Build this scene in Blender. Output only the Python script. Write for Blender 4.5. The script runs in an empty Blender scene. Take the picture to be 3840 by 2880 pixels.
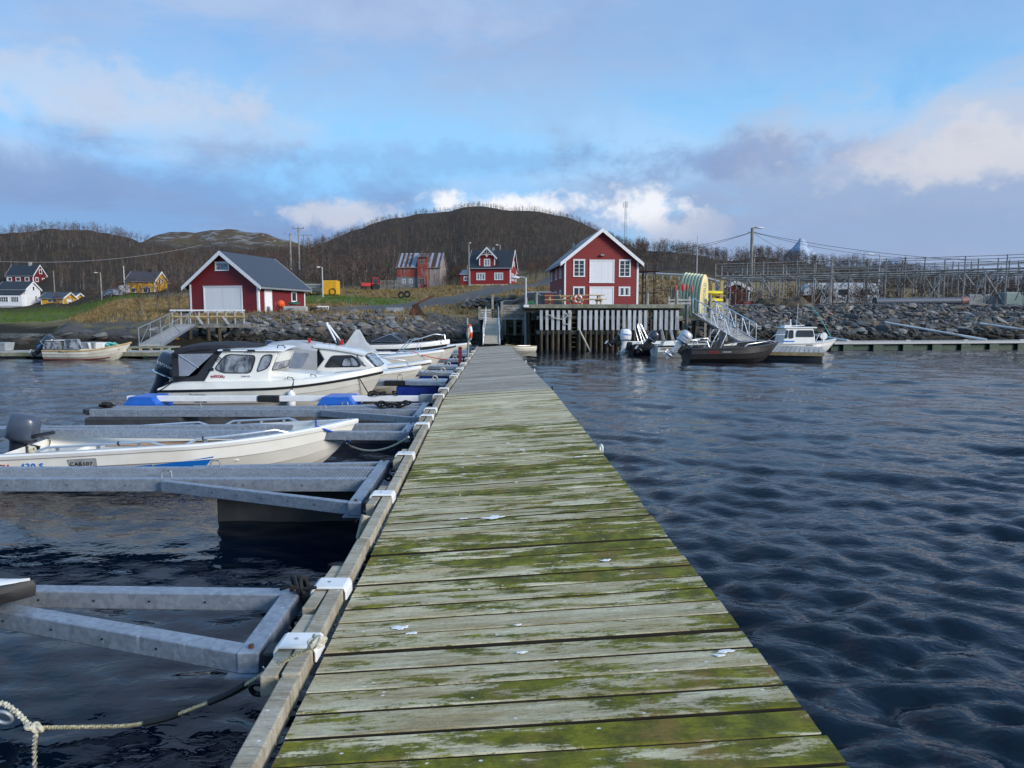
import bpy, math, random
import numpy as np
from mathutils import Vector, Matrix
random.seed(7); RNG = np.random.default_rng(11)
S = bpy.context.scene
COL = S.collection
# ------------------------------------------------------------------ camera, world, sun, exposure
F = 2600.0; HOR = 1185.0; CZ = 2.15          # focal length and horizon row in photo pixels, eye height above the water
PITCH = math.atan((1440-HOR)/F)
cam_d = bpy.data.cameras.new('camera'); cam = bpy.data.objects.new('camera', cam_d); COL.objects.link(cam)
cam_d.sensor_width = 36; cam_d.lens = 36*F/3840; cam_d.clip_start = 0.05; cam_d.clip_end = 20000
cam.location = (0, 0, CZ); cam.rotation_euler = (math.pi/2-PITCH, 0, 0); S.camera = cam
SUN_EL = 22.0; SUN_AZ = 122.0
sd = bpy.data.lights.new('sun', 'SUN'); sun = bpy.data.objects.new('sun', sd); COL.objects.link(sun)
sd.energy = 2.3; sd.angle = math.radians(20); sd.color = (1, .92, .82)
_a, _e = math.radians(SUN_AZ), math.radians(SUN_EL)
sun.rotation_euler = Vector((-math.sin(_a)*math.cos(_e), -math.cos(_a)*math.cos(_e), -math.sin(_e))).to_track_quat('-Z', 'Y').to_euler()
S.view_settings.view_transform = 'Standard'; S.view_settings.look = 'None'
S.view_settings.exposure = 0.70; S.view_settings.gamma = 1
S.cycles.use_denoising = True; S.cycles.max_bounces = 6; S.cycles.transparent_max_bounces = 12
S.cycles.caustics_reflective = False; S.cycles.caustics_refractive = False

def nd(nt, typ, **kw):
    n = nt.nodes.new(typ)
    for k, v in kw.items():
        if k == 'ins':
            for i, x in v.items():
                if isinstance(x, bpy.types.NodeSocket): nt.links.new(x, n.inputs[i])
                else: n.inputs[i].default_value = x
        else: setattr(n, k, v)
    return n
def mth(nt, op, a, b=0.0, c=0.0, clamp=False): return nd(nt, 'ShaderNodeMath', operation=op, use_clamp=clamp, ins={0: a, 1: b, 2: c}).outputs[0]
def vmth(nt, op, a, b=(0, 0, 0)): return nd(nt, 'ShaderNodeVectorMath', operation=op, ins={0: a, 1: b})
def mixc(nt, f, a, b, mode='MIX'):
    n = nd(nt, 'ShaderNodeMix', data_type='RGBA', blend_type=mode)
    for s, x in ((n.inputs[0], f), (n.inputs[6], a), (n.inputs[7], b)):
        if isinstance(x, bpy.types.NodeSocket): nt.links.new(x, s)
        elif isinstance(x, (tuple, list)): s.default_value = tuple(x)[:3]+(1,)
        else: s.default_value = x
    return n.outputs[2]
def sstep(nt, v, a, b): return nd(nt, 'ShaderNodeMapRange', interpolation_type='SMOOTHSTEP', ins={0: v, 1: a, 2: b}).outputs[0]
def noise(nt, vec, scale, detail=4.0, rough=.5, dist=0.0):
    return nd(nt, 'ShaderNodeTexNoise', ins={'Vector': vec, 'Scale': scale, 'Detail': detail, 'Roughness': rough, 'Distortion': dist}).outputs[0]

def build_world():
    w = bpy.data.worlds.new('World'); S.world = w; w.use_nodes = True; nt = w.node_tree; nt.nodes.clear()
    w.cycles.sampling_method = 'MANUAL'; w.cycles.sample_map_resolution = 256
    sky = nd(nt, 'ShaderNodeTexSky', sky_type='NISHITA', sun_disc=False, sun_elevation=_e, sun_rotation=_a, altitude=50, air_density=1.0, dust_density=.4, ozone_density=2.5)
    d = vmth(nt, 'NORMALIZE', nd(nt, 'ShaderNodeTexCoord').outputs['Generated']).outputs[0]
    sx = nd(nt, 'ShaderNodeSeparateXYZ', ins={0: d})
    dz = mth(nt, 'ADD', mth(nt, 'MAXIMUM', sx.outputs[2], 0.0), .14)
    p = nd(nt, 'ShaderNodeCombineXYZ', ins={0: mth(nt, 'DIVIDE', sx.outputs[0], dz), 1: mth(nt, 'DIVIDE', sx.outputs[1], dz), 2: 0.0}).outputs[0]
    n1 = noise(nt, vmth(nt, 'MULTIPLY', vmth(nt, 'ADD', p, (2.3, 1.7, 0)).outputs[0], (.60, .95, 1)).outputs[0], 1.1, 7, .62, .45)      # veils of stratus
    n2 = noise(nt, vmth(nt, 'ADD', p, (13.3, 4.1, 2)).outputs[0], .6, 2, .5, .2)
    n4 = noise(nt, vmth(nt, 'MULTIPLY', d, (1, 1, 1.7)).outputs[0], 7.5, 6, .6, .3)
    n5c = mth(nt, 'SUBTRACT', noise(nt, vmth(nt, 'MULTIPLY', d, (1, 1, 1.3)).outputs[0], 24.0, 5, .6, .2), .5)
    az = mth(nt, 'ARCTAN2', sx.outputs[0], sx.outputs[1]); el = mth(nt, 'ARCSINE', sx.outputs[2]); n4c = mth(nt, 'SUBTRACT', n4, .5)
    def blob(px, py, rx, ry, soft, warp):                                                      # a cloud standing in one direction of the sky
        v = Vector(((px-1920)/F, math.cos(PITCH)+math.sin(PITCH)*(1440-py)/F, -math.sin(PITCH)+math.cos(PITCH)*(1440-py)/F)); v.normalize()
        a0 = math.atan2(v.x, v.y); e0 = math.asin(v.z)
        da = mth(nt, 'MULTIPLY', mth(nt, 'SUBTRACT', az, a0), F/rx); de = mth(nt, 'MULTIPLY', mth(nt, 'SUBTRACT', el, e0), F/ry)
        q = mth(nt, 'SQRT', mth(nt, 'MULTIPLY_ADD', da, da, mth(nt, 'MULTIPLY', de, de)))
        q = mth(nt, 'MULTIPLY_ADD', n4c, warp*4, q)
        if ry < 95: q = mth(nt, 'MULTIPLY_ADD', n5c, 3.4, q)
        return sstep(nt, q, 1.0+soft*.5, 1.0-soft*.5)
    den = mth(nt, 'MULTIPLY_ADD', n1, .8, mth(nt, 'MULTIPLY', n2, .4))
    cov = sstep(nt, den, .53, .68)
    skyc = mixc(nt, .55, mixc(nt, 1.0, sky.outputs[0], (.60, .80, .94), 'MULTIPLY'), (1.85, 3.95, 6.8))
    cc = mixc(nt, sstep(nt, mth(nt, 'MULTIPLY_ADD', n4, .6, mth(nt, 'MULTIPLY', n2, .5)), .42, .66), (1.65, 2.3, 3.8), (2.9, 3.7, 5.2))
    out = mixc(nt, mth(nt, 'MULTIPLY', cov, .80), skyc, cc)
    white = (6.2, 6.15, 6.3); warm = (4.5, 4.5, 4.9); dark = (1.2, 1.85, 3.5); bank = (2.05, 2.65, 3.95)
    for px, py, rx, ry, c, a, soft, wp in [(1900, 520, 1900, 190, (2.3, 4.6, 6.9), .55, 1.8, .5), (1700, 110, 2600, 230, (2.4, 3.05, 4.6), .40, 1.6, .8), (150, 740, 1050, 170, dark, .70, 1.0, .65), (3500, 780, 1000, 300, bank, .82, .9, .6), (3560, 480, 520, 110, warm, .50, 1.4, .7),
            (150, 320, 420, 70, warm, .40, 1.5, .8), (750, 470, 420, 60, (3.6, 4.1, 5.1), .35, 1.5, .7), (1650, 600, 750, 45, dark, .30, 1.4, .6), (2800, 590, 420, 55, dark, .5, 1.4, .6), (1290, 800, 200, 40, warm, .65, 1.1, .4), (1900, 775, 240, 42, white, .88, 1.1, .35), (2420, 790, 130, 62, white, .82, 1.1, .3), (2520, 860, 150, 60, warm, .55, 1.2, .4),
            (3350, 890, 800, 80, (1.9, 2.5, 3.9), .5, 1.4, .4), (3680, 560, 330, 80, (5.0, 4.85, 4.9), .5, 1.3, .8)]:
        out = mixc(nt, mth(nt, 'MULTIPLY', blob(px, py, rx, ry, soft, wp), a), out, c)
    bg = nd(nt, 'ShaderNodeBackground', ins={0: out, 1: .1})
    nt.links.new(bg.outputs[0], nd(nt, 'ShaderNodeOutputWorld').inputs[0])
build_world()

# ------------------------------------------------------------------ geometry helpers
CP, SP = math.cos(PITCH), math.sin(PITCH)
def at(px, py, Y=None, z=None):
    """the point of the place seen at a photo pixel, at distance Y or at height z"""
    a = (px-1920)/F; b = (1440-py)/F
    d = Vector((a, CP+SP*b, -SP+CP*b))
    t = Y/d.y if Y is not None else (z-CZ)/d.z
    return Vector((0, 0, CZ))+d*t
def V(*a): return Vector(a)
class MB:
    def __init__(s): s.v = []; s.f = []
    def add(s, vs, fs):
        o = len(s.v); s.v += [tuple(p) for p in vs]; s.f += [tuple(i+o for i in f) for f in fs]; return s
    def box(s, x0, x1, y0, y1, z0, z1):
        return s.add([(x0, y0, z0), (x1, y0, z0), (x1, y1, z0), (x0, y1, z0), (x0, y0, z1), (x1, y0, z1), (x1, y1, z1), (x0, y1, z1)],
                     [(3, 2, 1, 0), (4, 5, 6, 7), (0, 1, 5, 4), (1, 2, 6, 5), (2, 3, 7, 6), (3, 0, 4, 7)])
    def obox(s, c, ax, ay, az):
        c, ax, ay, az = Vector(c), Vector(ax), Vector(ay), Vector(az)
        return s.add([c+ax*i+ay*j+az*k for k in (-1, 1) for j in (-1, 1) for i in (-1, 1)],
                     [(2, 3, 1, 0), (4, 5, 7, 6), (0, 1, 5, 4), (1, 3, 7, 5), (3, 2, 6, 7), (2, 0, 4, 6)])
    def beam(s, p, q, w, h, up=(0, 0, 1)):
        p, q = Vector(p), Vector(q); d = q-p
        sd_ = d.cross(Vector(up))
        if sd_.length < 1e-6: sd_ = Vector((1, 0, 0))
        sd_.normalize(); u = sd_.cross(d).normalized()
        return s.obox((p+q)/2, d/2, sd_*w/2, u*h/2)
    def loft(s, rings, closed=True, cap0=True, cap1=True):
        n = len(rings[0]); vs = [p for r in rings for p in r]; fs = []
        for i in range(len(rings)-1):
            for j in range(n if closed else n-1):
                k = (j+1) % n
                fs.append((i*n+j, i*n+k, (i+1)*n+k, (i+1)*n+j))
        if cap0: fs.append(tuple(range(n-1, -1, -1)))
        if cap1: fs.append(tuple((len(rings)-1)*n+j for j in range(n)))
        return s.add(vs, fs)
    def tube(s, pts, r, n=6):
        pts = [Vector(p) for p in pts]; rings = []; N = len(pts)
        t0 = (pts[1]-pts[0]).normalized(); ref = Vector((0, 0, 1)) if abs(t0.z) < .9 else Vector((1, 0, 0))
        for i, p in enumerate(pts):
            t = (pts[min(i+1, N-1)]-pts[max(i-1, 0)]).normalized()
            u = t.cross(ref)
            if u.length < 1e-4: u = t.cross(Vector((0, 1, 0)))
            u.normalize(); w = u.cross(t).normalized()
            rr = r[i] if isinstance(r, (list, tuple)) else r
            rings.append([p+(u*math.cos(2*math.pi*k/n)+w*math.sin(2*math.pi*k/n))*rr for k in range(n)])
        return s.loft(rings)
    def prism(s, poly, vec):
        vec = Vector(vec); poly = [Vector(p) for p in poly]
        return s.loft([poly, [p+vec for p in poly]])
    def lathe(s, prof, n=16, o=(0, 0, 0), axis='z'):
        o = Vector(o); rings = []
        for r, h in prof:
            ring = []
            for k in range(n):
                a = 2*math.pi*k/n; c, d = r*math.cos(a), r*math.sin(a)
                ring.append(o+(Vector((c, d, h)) if axis == 'z' else Vector((h, c, d)) if axis == 'x' else Vector((d, h, c))))
            rings.append(ring)
        return s.loft(rings)
    def ell(s, c, rx, ry, rz, n=12, m=8):
        c = Vector(c); rings = []
        for i in range(m+1):
            a = math.pi*(i/m)*.98+.0314
            rings.append([c+Vector((rx*math.sin(a)*math.cos(2*math.pi*k/n), ry*math.sin(a)*math.sin(2*math.pi*k/n), -rz*math.cos(a))) for k in range(n)])
        return s.loft(rings)
    def torus(s, c, R, r, nrm=(0, 0, 1), n=20, m=8, a0=0, a1=2*math.pi):
        c = Vector(c); nn = Vector(nrm).normalized(); u = nn.orthogonal().normalized(); w = nn.cross(u); full = abs(a1-a0-2*math.pi) < 1e-6
        rings = []
        for i in range(n+(0 if full else 1)):
            a = a0+(a1-a0)*i/n; d = u*math.cos(a)+w*math.sin(a)
            rings.append([c+d*R+(d*math.cos(2*math.pi*k/m)+nn*math.sin(2*math.pi*k/m))*r for k in range(m)])
        if full: rings.append(rings[0])
        return s.loft(rings, cap0=not full, cap1=not full)
    def mesh(s, name, smooth=False):
        me = bpy.data.meshes.new(name); me.from_pydata(s.v, [], s.f); me.update()
        if smooth:
            me.polygons.foreach_set('use_smooth', [True]*len(me.polygons))
        return me
def link(name, me, m=None, parent=None, smooth_angle=None):
    o = bpy.data.objects.new(name, me); COL.objects.link(o)
    if m is not None and me is not None and not me.materials: me.materials.append(m)
    if parent is not None: o.parent = parent
    return o
def part(name, mb, m, parent, smooth=False, bevel=0, label=None, kind=None):
    me = mb.mesh(name, smooth)
    if smooth == 'auto' or smooth is True:
        try: me.set_sharp_from_angle(angle=math.radians(38))
        except Exception: pass
    o = link(name, me, m, parent)
    if bevel:
        b = o.modifiers.new('bevel', 'BEVEL'); b.width = bevel; b.segments = 2; b.limit_method = 'ANGLE'; b.angle_limit = math.radians(40)
    if label: o['label'] = label
    if kind: o['kind'] = kind
    return o
def tag(o, label=None, cat=None, group=None, kind=None):
    if label: o['label'] = label
    if cat: o['category'] = cat
    if group: o['group'] = group
    if kind: o['kind'] = kind
    return o
def thing(name, label, cat, loc=(0, 0, 0), rz=0, group=None, rx=0, ry=0):
    o = bpy.data.objects.new(name, None); COL.objects.link(o); o.empty_display_size = .2
    o.location = loc; o.rotation_euler = (rx, ry, rz); return tag(o, label, cat, group)
def single(name, mb, m, label, cat, loc=(0, 0, 0), rz=0, group=None, smooth=False, bevel=0):
    o = part(name, mb, m, None, smooth, bevel); o.location = loc; o.rotation_euler[2] = rz
    return tag(o, label, cat, group)
def copy_tree(o, parent=None, **kw):
    c = o.copy(); COL.objects.link(c); c.parent = parent
    for ch in o.children: copy_tree(ch, c)
    for k, v in kw.items(): c[k] = v
    return c
def text(s, size, m, parent, o, r, up, ext=.004, name='lettering', shear=0, track=1.0, centre=False):
    cu = bpy.data.curves.new('t', 'FONT'); cu.body = s; cu.size = size; cu.extrude = ext; cu.shear = shear; cu.space_character = track
    if centre: cu.align_x = 'CENTER'
    ob = bpy.data.objects.new('t', cu); COL.objects.link(ob)
    me = bpy.data.meshes.new_from_object(ob); bpy.data.objects.remove(ob); bpy.data.curves.remove(cu)
    o, r, up = Vector(o), Vector(r).normalized(), Vector(up).normalized(); n = r.cross(up)
    for v in me.vertices: v.co = o+r*v.co.x+up*v.co.y+n*v.co.z
    me.materials.clear(); return link(name, me, m, parent)
def sag(p, q, drop, n=14):
    p, q = Vector(p), Vector(q)
    return [p.lerp(q, i/n)-Vector((0, 0, drop*4*(i/n)*(1-i/n))) for i in range(n+1)]

# ------------------------------------------------------------------ materials
MATS = {}
def new_mat(name):
    m = bpy.data.materials.new(name); m.use_nodes = True; nt = m.node_tree; nt.nodes.clear()
    b = nd(nt, 'ShaderNodeBsdfPrincipled'); o = nd(nt, 'ShaderNodeOutputMaterial'); nt.links.new(b.outputs[0], o.inputs[0]); MATS[name] = m
    return m, nt, b
def bump(nt, b, h, strength=.3, dist=.02):
    bn = nd(nt, 'ShaderNodeBump', ins={'Height': h, 'Strength': strength, 'Distance': dist}); nt.links.new(bn.outputs[0], b.inputs['Normal'])
def coords(nt, kind='Object'):
    if kind == 'World': return nd(nt, 'ShaderNodeNewGeometry').outputs['Position']
    return nd(nt, 'ShaderNodeTexCoord').outputs[kind]
def mat(name, c, rough=.6, metal=0.0, var=.14, scale=5, bmp=.12, c2=None, stretch=(1, 1, 1), spec=.5, coat=0, rnd=0, lo=.35, hi=.68, dirt=None):
    m, nt, b = new_mat(name)
    v = vmth(nt, 'MULTIPLY', coords(nt), stretch).outputs[0]
    if rnd:
        r = nd(nt, 'ShaderNodeObjectInfo').outputs['Random']
        v = vmth(nt, 'ADD', v, nd(nt, 'ShaderNodeCombineXYZ', ins={0: mth(nt, 'MULTIPLY', r, 37.0), 1: mth(nt, 'MULTIPLY', r, 91.0), 2: mth(nt, 'MULTIPLY', r, 53.0)}).outputs[0]).outputs[0]
    n = noise(nt, v, scale, 6, .6)
    a = c2 if c2 else tuple(x*(1-var) for x in c); bb = c if c2 else tuple(min(x*(1+var), 1) for x in c)
    col = mixc(nt, sstep(nt, n, lo, hi), a, bb)
    if dirt: col = mixc(nt, mth(nt, 'MULTIPLY', sstep(nt, noise(nt, v, scale*.35, 5, .6), .5, .75), dirt[1]), col, dirt[0])
    if rnd:
        f = nd(nt, 'ShaderNodeMapRange', ins={0: r, 3: 1-rnd, 4: 1+rnd}).outputs[0]
        col = vmth(nt, 'SCALE', col); nt.links.new(f, col.inputs[3]); col = col.outputs[0]
    nt.links.new(col, b.inputs['Base Color']); b.inputs['Metallic'].default_value = metal; b.inputs['Specular IOR Level'].default_value = spec
    rr = nd(nt, 'ShaderNodeMapRange', ins={0: n, 3: max(rough-.12, .02), 4: min(rough+.12, 1)}).outputs[0]; nt.links.new(rr, b.inputs['Roughness'])
    if coat: b.inputs['Coat Weight'].default_value = coat; b.inputs['Coat Roughness'].default_value = .08
    if bmp: bump(nt, b, n, bmp, .01)
    return m
def clad(name, c, pitch=.14, axis=2, wear=.12, dark=None):
    m, nt, b = new_mat(name)
    p = coords(nt); sx = nd(nt, 'ShaderNodeSeparateXYZ', ins={0: p})
    k = sx.outputs[axis]
    if axis == 0: k = mth(nt, 'ADD', sx.outputs[0], sx.outputs[1])
    fr = mth(nt, 'FRACT', mth(nt, 'DIVIDE', k, pitch))
    cell = mth(nt, 'FLOOR', mth(nt, 'DIVIDE', k, pitch))
    wn = nd(nt, 'ShaderNodeTexWhiteNoise', noise_dimensions='1D', ins={'W': cell}).outputs[0]
    n = noise(nt, p, 3, 6, .6)
    col = mixc(nt, mth(nt, 'ADD', mth(nt, 'MULTIPLY', wn, .5), mth(nt, 'MULTIPLY', n, .5)), tuple(x*(1-wear) for x in c), tuple(x*(1+wear) for x in c))
    if dark: col = mixc(nt, sstep(nt, noise(nt, vmth(nt, 'MULTIPLY', p, (1, 1, .35)).outputs[0], 1.6, 6, .65), .46, .66), col, dark)
    nt.links.new(col, b.inputs['Base Color']); b.inputs['Roughness'].default_value = .62
    h = mth(nt, 'MULTIPLY', sstep(nt, fr, 0, .14), mth(nt, 'SUBTRACT', 1.3, fr)) if axis == 2 else sstep(nt, mth(nt, 'ABSOLUTE', mth(nt, 'SUBTRACT', fr, .5)), .5, .4)
    bump(nt, b, h, .9, .02); return m
mat('white_paint', (.78, .79, .8), .45, var=.05, bmp=.05); mat('trim_white', (.74, .75, .77), .5, var=.06, bmp=.05)
mat('gel_white', (.80, .795, .77), .28, var=.04, scale=2, bmp=0, coat=.4, dirt=((.55, .53, .47), .35)); mat('gel_cream', (.80, .79, .74), .3, var=.04, scale=2, bmp=0, coat=.35, dirt=((.5, .47, .38), .4)); mat('gel_grey', (.58, .56, .50), .35, var=.05, scale=2, bmp=0, coat=.3, dirt=((.33, .32, .28), .35))
mat('hull_old', (.62, .60, .52), .45, var=.06, scale=3, bmp=.05, dirt=((.30, .27, .2), .45)); mat('antifoul', (.16, .03, .025), .7)
mat('black_rubber', (.012, .012, .014), .55, var=.3, bmp=.1); mat('black_plastic', (.02, .021, .025), .35, var=.2, bmp=.03); mat('dark_canvas', (.018, .021, .03), .85, var=.25, scale=3, bmp=.35)
mat('grey_canvas', (.40, .41, .43), .75, var=.1, scale=2.2, bmp=.55); mat('window_film', (.24, .27, .33), .15, var=.1, bmp=.25)
mat('motor_dark', (.025, .032, .05), .22, var=.15, bmp=0, coat=.6); mat('motor_grey', (.055, .07, .105), .35, var=.1, bmp=.02, coat=.2); mat('motor_silver', (.48, .51, .56), .3, metal=.35, var=.08, bmp=0, coat=.4); mat('motor_white', (.78, .79, .8), .25, var=.04, bmp=0, coat=.5)
mat('dark_hull', (.035, .033, .034), .42, var=.12, bmp=.05); mat('alu', (.68, .70, .73), .33, metal=.85, var=.06, scale=8, bmp=.03); mat('chrome', (.8, .81, .83), .15, metal=1, var=.03, bmp=0)
mat('red_paint', (.45, .02, .02), .45, var=.1); mat('orange', (.8, .11, .02), .5, var=.1); mat('blue_float', (.015, .12, .52), .38, var=.1, bmp=.05, dirt=((.02, .06, .16), .5)); mat('navy_float', (.008, .025, .22), .4, var=.15, bmp=.05)
mat('float_grey', (.045, .046, .05), .6, var=.2, bmp=.12, dirt=((.05, .05, .03), .5)); mat('green_float', (.006, .04, .02), .45, var=.2, bmp=.08)
mat('rope_pale', (.52, .49, .38), .9, var=.25, scale=40, bmp=.6); mat('rope_black', (.012, .012, .013), .85, var=.3, scale=30, bmp=.5); mat('rope_blue', (.02, .08, .4), .8, var=.2, scale=30, bmp=.4); mat('rope_teal', (.12, .45, .40), .8, var=.2, scale=30, bmp=.4); mat('rope_tan', (.45, .40, .24), .9, var=.3, scale=60, bmp=.7)
mat('decal_blue', (.01, .17, .62), .4, var=.05, bmp=0); mat('decal_red', (.35, .012, .02), .4, var=.05, bmp=0); mat('decal_black', (.01, .01, .012), .5, var=.1, bmp=0); mat('decal_white', (.75, .76, .78), .4, var=.03, bmp=0); mat('decal_grey', (.3, .32, .33), .4, var=.15, bmp=0); mat('decal_teal', (.03, .2, .2), .5, var=.05, bmp=0); mat('decal_green', (.05, .4, .12), .5, var=.05, bmp=0)
mat('yellow_plastic', (.72, .60, .01), .4, var=.06, bmp=.03); mat('yellow_steel', (.68, .36, .015), .5, var=.1, bmp=.05); mat('sup_cream', (.72, .58, .27), .5, var=.05, bmp=.03); mat('sup_green', (.40, .54, .40), .5, var=.06, bmp=.03); mat('sup_pale', (.58, .60, .40), .5, var=.05, bmp=.03)
mat('rust', (.09, .035, .02), .9, var=.4, scale=9, bmp=.4); mat('rust_dark', (.04, .02, .014), .9, var=.4, scale=9, bmp=.4); mat('concrete', (.33, .33, .31), .9, var=.15, bmp=.3)
mat('old_timber', (.235, .225, .205), .85, var=.3, scale=4, bmp=.4, stretch=(1, 1, .3), rnd=.22); mat('rack_timber', (.27, .26, .245), .9, var=.3, scale=3, bmp=.3, rnd=.3); mat('pale_post', (.44, .46, .49), .8, var=.16, scale=5, bmp=.25, stretch=(1, 1, .25), rnd=.14, dirt=((.26, .26, .22), .5)); mat('wet_timber', (.045, .034, .020), .7, var=.5, scale=5, bmp=.5, stretch=(1, 1, .4), rnd=.3, dirt=((.10, .085, .03), .6))
mat('mossy_timber', (.22, .22, .17), .85, var=.22, scale=4, bmp=.3, rnd=.15, dirt=((.13, .16, .04), .7)); mat('plank_grey', (.34, .33, .31), .85, var=.2, scale=5, bmp=.3, rnd=.18); mat('plank_tan', (.42, .30, .15), .75, var=.2, scale=4, bmp=.25, rnd=.15); mat('new_wood', (.42, .31, .13), .7, var=.12, scale=4, bmp=.15)
mat('roof_dark', (.022, .026, .034), .55, var=.2, scale=2, bmp=.2); mat('roof_slate', (.032, .042, .058), .42, var=.1, scale=2, bmp=.1); mat('roof_brown', (.05, .045, .05), .6, var=.2, scale=2, bmp=.15)
mat('stone_base', (.17, .165, .15), .95, var=.4, scale=2.5, bmp=.8); mat('metal_grey', (.3, .32, .34), .5, metal=.4, var=.15, bmp=.1); mat('lamp_grey', (.42, .43, .44), .55, var=.1, bmp=.05); mat('wire', (.03, .03, .032), .7, var=.1, bmp=0); mat('guard', (.32, .36, .42), .5, metal=.4, var=.1)
mat('curtain', (.6, .62, .66), .8, var=.15, scale=8, bmp=.2); mat('dark_inside', (.018, .02, .024), .7, var=.3)
mat('tyre', (.015, .015, .016), .85, var=.2, bmp=.2); mat('car_dark', (.010, .011, .013), .38, var=.1, bmp=0, coat=.7); mat('car_grey', (.25, .29, .36), .25, metal=.3, var=.06, bmp=0, coat=.6); mat('pipe_grey', (.10, .115, .15), .5, var=.1, bmp=.05); mat('pink_pipe', (.20, .10, .10), .6, var=.1); mat('caravan_white', (.42, .45, .50), .5, var=.06, bmp=.04); mat('van_teal', (.22, .3, .3), .5, var=.06)
mat('oar', (.32, .2, .12), .6, var=.2); mat('fender_white', (.8, .8, .79), .4, var=.06, scale=9, bmp=.05, dirt=((.45, .44, .38), .6)); mat('green_hose', (.03, .14, .08), .6, var=.2); mat('dropping', (.82, .82, .8), .8, var=.05, scale=30, bmp=.3)
clad('clad_red', (.205, .0125, .0125)); clad('clad_red_dark', (.15, .010, .013)); clad('clad_red_house', (.24, .013, .014)); clad('clad_white', (.70, .72, .75)); clad('clad_yellow', (.56, .31, .025)); clad('clad_maroon', (.14, .012, .018)); clad('clad_vwhite', (.74, .75, .78), .12, 0, .04)
clad('barn_red', (.26, .035, .022), .19, 0, .3, dark=(.22, .19, .18)); clad('barn_log', (.17, .17, .18), .24, 2, .3); clad('barn_grey', (.27, .255, .245), .17, 0, .3, dark=(.22, .08, .06))
def glass_mats():
    m, nt, b = new_mat('glass_dark'); n = noise(nt, coords(nt), 1.2, 3)
    nt.links.new(mixc(nt, n, (.012, .014, .018), (.05, .055, .065)), b.inputs['Base Color']); b.inputs['Roughness'].default_value = .06
    m, nt, b = new_mat('glass_pale'); n = sstep(nt, noise(nt, vmth(nt, 'MULTIPLY', coords(nt), (1.6, 1, 1)).outputs[0], 2.6, 3, .6, .8), .36, .62)
    nt.links.new(mixc(nt, n, (.035, .04, .048), (.30, .33, .37)), b.inputs['Base Color']); b.inputs['Roughness'].default_value = .08
    m, nt, b = new_mat('glass_clear'); b.inputs['Base Color'].default_value = (.85, .9, .92, 1); b.inputs['Roughness'].default_value = .02; b.inputs['Transmission Weight'].default_value = 1; b.inputs['IOR'].default_value = 1.05
    b.inputs['Specular IOR Level'].default_value = .9
    m, nt, b = new_mat('galv'); p = coords(nt)
    vo = nd(nt, 'ShaderNodeTexVoronoi', ins={'Vector': p, 'Scale': 38.0}).outputs['Color']
    sp = nd(nt, 'ShaderNodeSeparateColor', ins={0: vo}).outputs[0]; n = noise(nt, p, 6, 6, .65)
    c = mixc(nt, mth(nt, 'ADD', mth(nt, 'MULTIPLY', sp, .35), mth(nt, 'MULTIPLY', n, .65)), (.15, .175, .215), (.42, .47, .54))
    c = mixc(nt, sstep(nt, noise(nt, vmth(nt, 'MULTIPLY', p, (1, 1, .15)).outputs[0], 24, 4, .6), .62, .75), c, (.55, .57, .58))
    nt.links.new(c, b.inputs['Base Color']); b.inputs['Metallic'].default_value = .45; b.inputs['Roughness'].default_value = .5; bump(nt, b, n, .06, .005)
glass_mats()
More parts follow.
